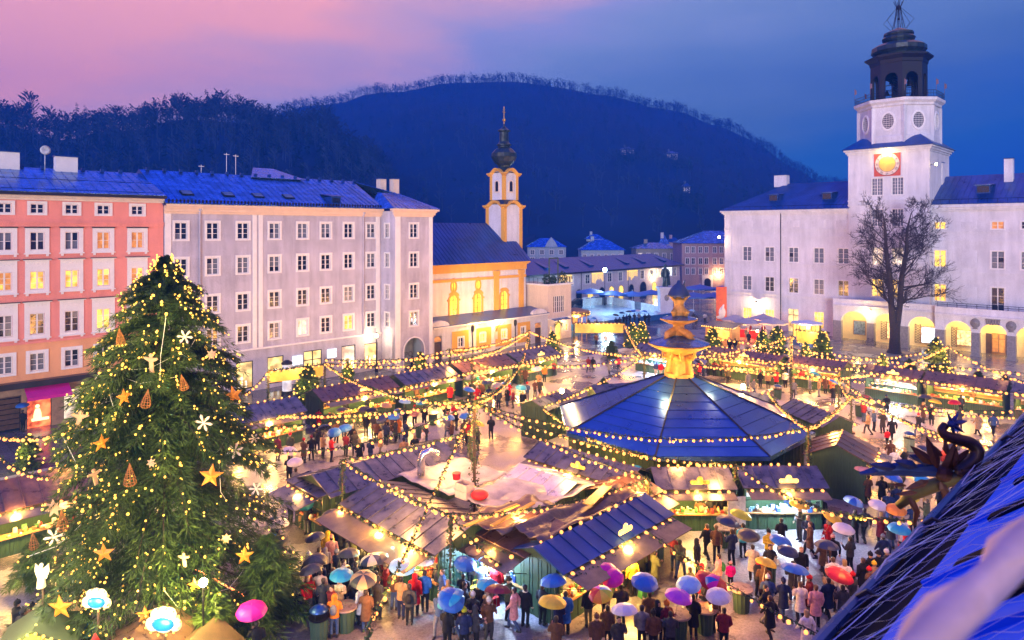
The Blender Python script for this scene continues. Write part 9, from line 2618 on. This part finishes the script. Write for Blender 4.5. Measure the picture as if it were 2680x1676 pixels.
# --- the rest of the crowd, scattered where it stands thick
rc = random.Random(21)
taken = [(px, t.location.copy()) for t, d, px, c in PEOPLE if c == 'person']
BLK = [(t_.location.x, t_.location.y) for t_ in STALLS]
def crowd(n, x0, x1, y0, y1, pu, ok=lambda a, b: True):
 k = 0
 for _ in range(n * 25):
  if k >= n: break
  px, py = rc.uniform(x0, x1), rc.uniform(y0, y1)
  p = G(px, py); a_, b_ = AB(p)
  if not ok(a_, b_) or min((p - q).length for _, q in taken) < 0.55: continue
  taken.append((px, p)); k += 1
  u = rc.random() < pu
  P_(px, py, rc.choice(('black', 'black', 'charcoal', 'navy', 'brown', 'grey', 'olive', 'wine', 'tan', 'red', 'denim', 'white')), 'umbrella' if u else rc.choice(('stand', 'hold', 'walk', 'walk')), rc.uniform(0, 360), hem=rc.choice(('short', 'long')), hat=None if rc.random() < 0.5 else K(rc.choice(('black', 'grey', 'red', 'white', 'navy'))), hair=rc.randrange(3), umb=rc.choice(('charcoal', 'navy', 'black', 'blue', 'blue', 'red', 'wine', 'yellow', 'cyan')) if u else None, trou=rc.choice(('black', 'denim', 'charcoal', 'grey')), tilt=(rc.uniform(-14, 8), rc.uniform(-12, 12)))
crowd(16, 800, 1130, 1520, 1640, 0.3, lambda a, b: b < 17.4); crowd(10, 1150, 1440, 1590, 1680, 0.3, lambda a, b: b < 19.2 and a < -16); crowd(6, 1760, 2200, 1420, 1680, 0.35, lambda a, b: a > -15.6)
crowd(10, 2000, 2420, 1400, 1640, 0.45, lambda a, b: a > -15 and a < -4); crowd(10, 2250, 2500, 1230, 1390, 0.4, lambda a, b: a > -14); crowd(22, 700, 1260, 1100, 1215, 0.4, lambda a, b: a < -37.2 and a > -47); crowd(12, 1000, 1420, 1010, 1080, 0.4, lambda a, b: a > -48.2 and a < -40); crowd(12, 1780, 2300, 990, 1060, 0.25, lambda a, b: b < 70 and b > 62); crowd(8, 2250, 2680, 1060, 1160, 0.35, lambda a, b: b < 70); crowd(8, 2050, 2300, 1180, 1300, 0.3, lambda a, b: a > -13.5); crowd(6, 1900, 2060, 870, 925, 0.1, lambda a, b: b < 103)
# labels that single each one out: where two read the same, say which one from the left
ORD = ['leftmost', 'second from left', 'third from left', 'fourth from left', 'fifth from left', 'sixth from left', 'seventh from left', 'eighth from left', 'ninth from left', 'tenth from left']
bydesc = {}
for t, d, px, cat in PEOPLE:
 bydesc.setdefault((d, cat), []).append((px, t))
for (d, cat), lst in bydesc.items():
 lst.sort(key=lambda q: q[0])
 for i, (px, t) in enumerate(lst):
  lb_ = d if len(lst) == 1 else d + ', ' + ORD[min(i, 9)]
  tag(t, lb_, cat, 'people on the market' if cat == 'person' else 'umbrellas on the market')
# pushchair and shopping bags
t = thing('pushchair', 'black pushchair beside the big unlit fir', 'pushchair', G(778, 1620), R(200))
b = MB(); b.slab((-0.22, -0.25, 0.5), (0.22, -0.25, 0.5), (0.22, 0.3, 0.9), (-0.22, 0.3, 0.9), 0.06); b.sphere((0, 0.25, 0.9), 0.28, 10, 6, sc=(0.9, 0.8, 0.9)); b.build('seat_and_hood', cloth('black'), t, True)
b = MB(); b.tube([(-0.25, 0.6, 1.0), (-0.22, -0.3, 0.2)], 0.015, 5); b.tube([(0.25, 0.6, 1.0), (0.22, -0.3, 0.2)], 0.015, 5); b.tube([(-0.25, 0.6, 1.0), (0.25, 0.6, 1.0)], 0.018, 5); b.tube([(-0.22, -0.1, 0.4), (-0.25, 0.35, 0.1)], 0.015, 5); b.tube([(0.22, -0.1, 0.4), (0.25, 0.35, 0.1)], 0.015, 5); b.build('frame', M_BLACKIRON, t)
for x in (-0.25, 0.25):
 for y in (-0.3, 0.35):
  w = MB(); w.lathe([(0.11, -0.02), (0.11, 0.02)], 10); w.v = [(v[2], v[0], v[1]) for v in w.v]; w.build('wheel', M_BLACKIRON, t, loc=(x, y, 0.11))
def bag(label, p, c, s):
 b = MB(); b.prism([(-0.25 * s, 0), (0.25 * s, 0), (0.2 * s, 0.42 * s), (-0.2 * s, 0.42 * s)], -0.09 * s, 0.09 * s); b.tube([(-0.12 * s, 0, 0.42 * s), (-0.1 * s, 0, 0.62 * s), (0.1 * s, 0, 0.62 * s), (0.12 * s, 0, 0.42 * s)], 0.012, 4)
 tag(b.build('shopping_bag', cloth(c), None, loc=p, rz=0.6), label, 'bag')
pt_ = G(1243, 1585); bag('yellow shopping bag hanging before the turquoise stall', pt_ + Vector((0, -0.1, 0.35)), 'yellow', 1.3); pt_ = G(1292, 1612); bag('red chequered bag held by the long haired person in tan', pt_ + Vector((0.05, -0.1, 0.45)), 'red', 0.9); pt_ = G(1690, 1560); bag('large green bag beside the yellow jacket', pt_ + Vector((0, 0, 0.02)), 'green', 1.5)
# ================================================================== THE VIEWER'S OWN HOUSE: roof edge, net, iron dragon spout
vh = thing('corner_house', 'blue sheet roof edge of the near house with bird net and gutter', 'building', W(-1.85, 0, 0), R(45))
# local x runs along the eave (b), local y to the left (-a), so the roof rises towards -y
SLP = math.tan(R(40))
EZ = 13.5
def rp(x, s, lift=0.0):       # point on the roof, s metres in from the eave
 return (x, -s, EZ + s * SLP + lift)
rf = inst(None, 'roof', vh)
X0, X1 = -3.0, 26.0
NP = 20
for i in range(NP):
 x0, x1 = X0 + (X1 - X0) * i / NP, X0 + (X1 - X0) * (i + 1) / NP
 b = MB(); b.slab(rp(x1 - 0.004, 0.42), rp(x0 + 0.004, 0.42), rp(x0 + 0.004, 3.2), rp(x1 - 0.004, 3.2), 0.03); b.build('roof_panel', mat('sky_tinted_roof', (0.015, 0.15, 0.85), 0.7, var=0.12, spec=0.12), rf)  # sheet colour carries the blue of the sky
b = MB(); b.slab(rp(X1, -0.09, 0.03), rp(X0, -0.09, 0.03), rp(X0, 0.44, -0.07), rp(X1, 0.44, -0.07), 0.02); b.build('box_gutter', mat('gutter_black', (0.008, 0.010, 0.02), 0.9, spec=0.05), rf)
b = MB(); b.tube([(X0, 0.06, EZ + 0.03), (X1, 0.06, EZ + 0.03)], 0.045, 8); b.build('gutter_lip', mat('lip_blue', (0.04, 0.10, 0.30), 0.3, metal=0.5), rf)
b = MB(); b.box(X0, -0.05, 0, X1, 0.02, EZ - 0.4); b.build('facade', M_CREAM, vh)
for i in range(NP + 1):
 x = X0 + (X1 - X0) * i / NP
 b = MB(); b.slab(rp(x + 0.02, 0.42, 0.05), rp(x - 0.02, 0.42, 0.05), rp(x - 0.02, 3.2, 0.05), rp(x + 0.02, 3.2, 0.05), 0.06); b.build('standing_seam', MATS['sky_tinted_roof'], rf)
for k in range(16):            # flat dark strips up the slope of the sheets
 x = 1.2 + k * 1.15
 b = MB(); b.slab(rp(x + 0.16, 0.6, 0.035), rp(x, 0.6, 0.035), rp(x, 1.75, 0.035), rp(x + 0.16, 1.75, 0.035), 0.03); b.build('dark_strip', mat('strip_black', (0.008, 0.008, 0.012), 0.9, spec=0.05), rf)
for k in range(9):
 x = 2.0 + k * 1.9
 b = MB(); b.tube([(x, 0.1, EZ + 0.02), (x, -0.02, EZ + 0.14), (x, -0.2, EZ + 0.12)], 0.02, 5); b.build('gutter_hook', M_GUTTER, rf)
# bird net, sagging over the gutter and the lower sheets
nt_ = thing('bird_net', 'fine pale bird net stretched over the near roof edge', 'net', W(-1.85, 0, 0), R(45))
b = MB()
def np_(x, s):
 return Vector(rp(x, s, 0.10 + 0.05 * math.sin(x * 2.1 + s * 3.0) + 0.03 * math.sin(x * 7 + s * 5)))
dx = 0.22
for k in range(int(14 / dx)):
 x = 2.0 + k * dx
 for sg in (-1, 1):
  pts = [np_(x + sg * 0.9 * q / 13 + 0.05 * (q % 2) + rnd.uniform(-0.025, 0.025), -0.05 + 1.45 * q / 13 + rnd.uniform(-0.02, 0.02)) for q in range(14)]
  b.tube(pts, 0.0013, 3, cap=False)
for s in (-0.05, 1.4):
 b.tube([np_(2 + q * 0.5, s) for q in range(29)], 0.006, 4, cap=False)
for k in range(10):
 x = 2.5 + k * 1.3
 b.tube([np_(x, 0.0), np_(x + 1.0, 0.55) + Vector((0, 0, 0.05)), np_(x + 2.4, 1.35)], 0.004, 3, cap=False)
b.build('mesh_threads', mat('net_thread', (0.80, 0.78, 0.82), 0.5), nt_)
# window ledge close to the lens, out of focus
lg = thing('window_ledge', 'pale stone window ledge close to the lens, out of focus', 'window ledge', (0, 0, CAM_H))
LD = []
for (px, py, Y) in ((2190, 1800, 0.8), (2800, 1235, 1.25)):
 LD.append(AT(px, py, Y) - Vector((0, 0, CAM_H)))
d = (LD[1] - LD[0])
LD = [LD[0] - d * 2.2, LD[1] + d * 2.0]
e = Vector((d.y, -d.x, 0)).normalized()
b = MB()
n = 60
for i in range(n + 1):
 c = LD[0].lerp(LD[1], i / n)
 wob = 0.012 * math.sin(i * 1.7)
 for (o, z) in ((0.0 + wob, 0.0), (0.014, 0.01), (0.030, 0.012), (0.048 - wob, 0.008), (0.052, -0.02), (0.0, -0.025)):
  b.v.append(tuple(c + e * o + Vector((0, 0, z))))
for i in range(n):
 for k in range(6):
  q, r_ = i * 6 + k, i * 6 + (k + 1) % 6
  b.f.append((q, r_, r_ + 6, q + 6)); b.m.append(0)
b.build('ledge', mat('rosy_limestone', (0.90, 0.60, 0.48), 0.7, var=0.25, vscale=7.0), lg, True)
# wrought iron dragon water spout
M_IRON = mat('painted_iron', (0.06, 0.035, 0.025), 0.4, metal=0.5, var=0.5, vscale=6.0)
M_IRONB = mat('blue_enamel', (0.015, 0.05, 0.17), 0.4, metal=0.3)
M_RUST = mat('rusty_iron', (0.085, 0.03, 0.015), 0.55, metal=0.3, var=0.4, vscale=6.0)
dr = thing('dragon_spout', 'wrought iron dragon shaped water spout with curled neck at the roof edge', 'water spout', AT(2590, 1240, 8.4))
O = dr.location
Q = lambda px, py, Y: AT(px, py, Y) - O
b = MB()          # spout trunk
b.tube([Q(2600, 1225, 8.3), Q(2530, 1243, 8.45), Q(2470, 1262, 8.6), Q(2430, 1275, 8.7), Q(2390, 1295, 8.8), Q(2350, 1325, 8.9)], [0.085, 0.08, 0.08, 0.09, 0.07, 0.05], 10); b.build('spout_pipe', mat('aged_brass', (0.10, 0.085, 0.03), 0.4, metal=0.6, var=0.5), dr, True)
b = MB()          # neck: an S curve rising over the spout
nk = [(2600, 1215), (2560, 1232), (2515, 1236), (2520, 1228), (2548, 1205), (2556, 1180), (2540, 1160), (2505, 1150), (2475, 1140), (2465, 1125), (2475, 1113)]
pts = [Q(x, y, 8.35 + 0.02 * i) for i, (x, y) in enumerate(nk)]
sm = []
for i in range(len(pts) - 1):
 p0, p1, p2, p3 = pts[max(i - 1, 0)], pts[i], pts[i + 1], pts[min(i + 2, len(pts) - 1)]
 for k in range(5):
  t_ = k / 5
  sm.append(0.5 * ((2 * p1) + (p2 - p0) * t_ + (2 * p0 - 5 * p1 + 4 * p2 - p3) * t_ ** 2 + (3 * p1 - p0 - 3 * p2 + p3) * t_ ** 3))
sm.append(pts[-1])
b.tube(sm, [0.05 + 0.03 * math.sin(math.pi * min(1, i / len(sm) * 1.1)) for i in range(len(sm))], 10); b.build('neck', M_IRON, dr, True)
def leafp(b, px, py, ang, ln, wd, Y, mi=0, lift=0.0):
 c = Q(px, py, Y)
 a = R(ang)
 dv = Vector((math.cos(a), lift, math.sin(a))); sv = Vector((-math.sin(a), 0, math.cos(a)))
 pr = [(0, 0.12), (0.25, 0.5), (0.5, 0.42), (0.75, 0.28), (1, 0)]
 L1 = [c + dv * ln * t_ + sv * wd * w_ for t_, w_ in pr]; L2 = [c + dv * ln * t_ - sv * wd * w_ for t_, w_ in pr]; MID = [c + dv * ln * t_ + Vector((0, -0.03 * math.sin(t_ * 3.1), 0)) for t_, _ in pr]
 k = len(pr)
 b.add(L1 + MID + L2, [(i, i + 1, k + i + 1, k + i) for i in range(k - 1)] + [(k + i, k + i + 1, 2 * k + i + 1, 2 * k + i) for i in range(k - 1)], mi)
 o2 = Vector((0, 0.012, 0))
 b.add([v + o2 for v in L1 + MID + L2], [(k + i, k + i + 1, i + 1, i) for i in range(k - 1)] + [(2 * k + i, 2 * k + i + 1, k + i + 1, k + i) for i in range(k - 1)], mi)
b = MB()          # head with jaws
for (ang, ln, wd) in ((10, 0.2, 0.07), (-35, 0.2, 0.06), (60, 0.16, 0.06), (110, 0.14, 0.05), (-80, 0.15, 0.05)):
 leafp(b, 2492, 1110, ang, ln, wd, 8.5)
b.sphere(tuple(Q(2490, 1110, 8.5)), 0.05, 8, 6); b.build('head', M_IRONB, dr)
b = MB()          # long blue snout and leaves to the left
b.tube([Q(2450, 1230, 8.6), Q(2400, 1232, 8.65), Q(2350, 1228, 8.7), Q(2300, 1232, 8.75), Q(2250, 1240, 8.8)], [0.09, 0.08, 0.085, 0.07, 0.02], 8, ell=[(1, 0.5)] * 5)
for (px, py, ang, ln, wd) in ((2445, 1215, 160, 0.34, 0.12), (2400, 1222, 165, 0.3, 0.12), (2345, 1225, 172, 0.34, 0.12), (2300, 1235, 185, 0.25, 0.08)):
 leafp(b, px, py, ang, ln, wd, 8.6)
b.build('blue_leaves', M_IRONB, dr)
b = MB()
for (px, py, ang, ln, wd) in ((2470, 1245, 70, 0.45, 0.13), (2455, 1225, 110, 0.42, 0.14), (2440, 1215, 140, 0.36, 0.12), (2480, 1235, 45, 0.42, 0.12), (2500, 1230, 85, 0.28, 0.08), (2460, 1262, -60, 0.32, 0.1), (2490, 1262, -45, 0.36, 0.1), (2510, 1255, -20, 0.3, 0.1), (2430, 1260, 200, 0.3, 0.1), (2470, 1270, -85, 0.25, 0.08), (2478, 1190, 95, 0.22, 0.07), (2465, 1195, 130, 0.2, 0.07), (2400, 1290, 185, 0.28, 0.06), (2372, 1272, 175, 0.2, 0.05)):
 leafp(b, px, py, ang, ln, wd, 8.5 + 0.1 * (px % 3) / 2)
b.sphere(tuple(Q(2470, 1240, 8.58)), 0.11, 10, 7); b.build('rusty_leaves', M_RUST, dr)
b = MB()
for (px, py, ang, ln, wd) in ((2490, 1280, -30, 0.4, 0.1), (2510, 1290, -50, 0.3, 0.09), (2530, 1285, -10, 0.25, 0.08)):
 leafp(b, px, py, ang, ln, wd, 8.7)
b.build('lower_blue_leaves', M_IRONB, dr)
b = MB(); b.tube([Q(2380, 1300, 8.8), Q(2400, 1340, 8.8), Q(2392, 1375, 8.8)], [0.05, 0.04, 0.015], 8); b.tube([Q(2600, 1230, 8.3), Q(2640, 1215, 8.25)], 0.05, 6); b.build('drip_lip', M_RUST, dr, True)
# ================================================================== AIR: thin blue dusk haze over the whole place
hz = MB(); hz.box(-1500, -60, -1.2, 1500, 960, 236)
hv = bpy.data.materials.new('dusk_haze'); hv.use_nodes = True
hv.node_tree.nodes.clear()
ho = N(hv.node_tree, 'ShaderNodeOutputMaterial'); hp = N(hv.node_tree, 'ShaderNodeVolumePrincipled')
hp.inputs['Color'].default_value = (0.03, 0.24, 1.0, 1); hp.inputs['Density'].default_value = 0.0009; hp.inputs['Anisotropy'].default_value = 0.0
hv.node_tree.links.new(hp.outputs[0], ho.inputs['Volume'])
o_ = hz.build('haze', hv); o_['kind'] = 'stuff'; o_['label'] = 'thin blue dusk haze in the air'
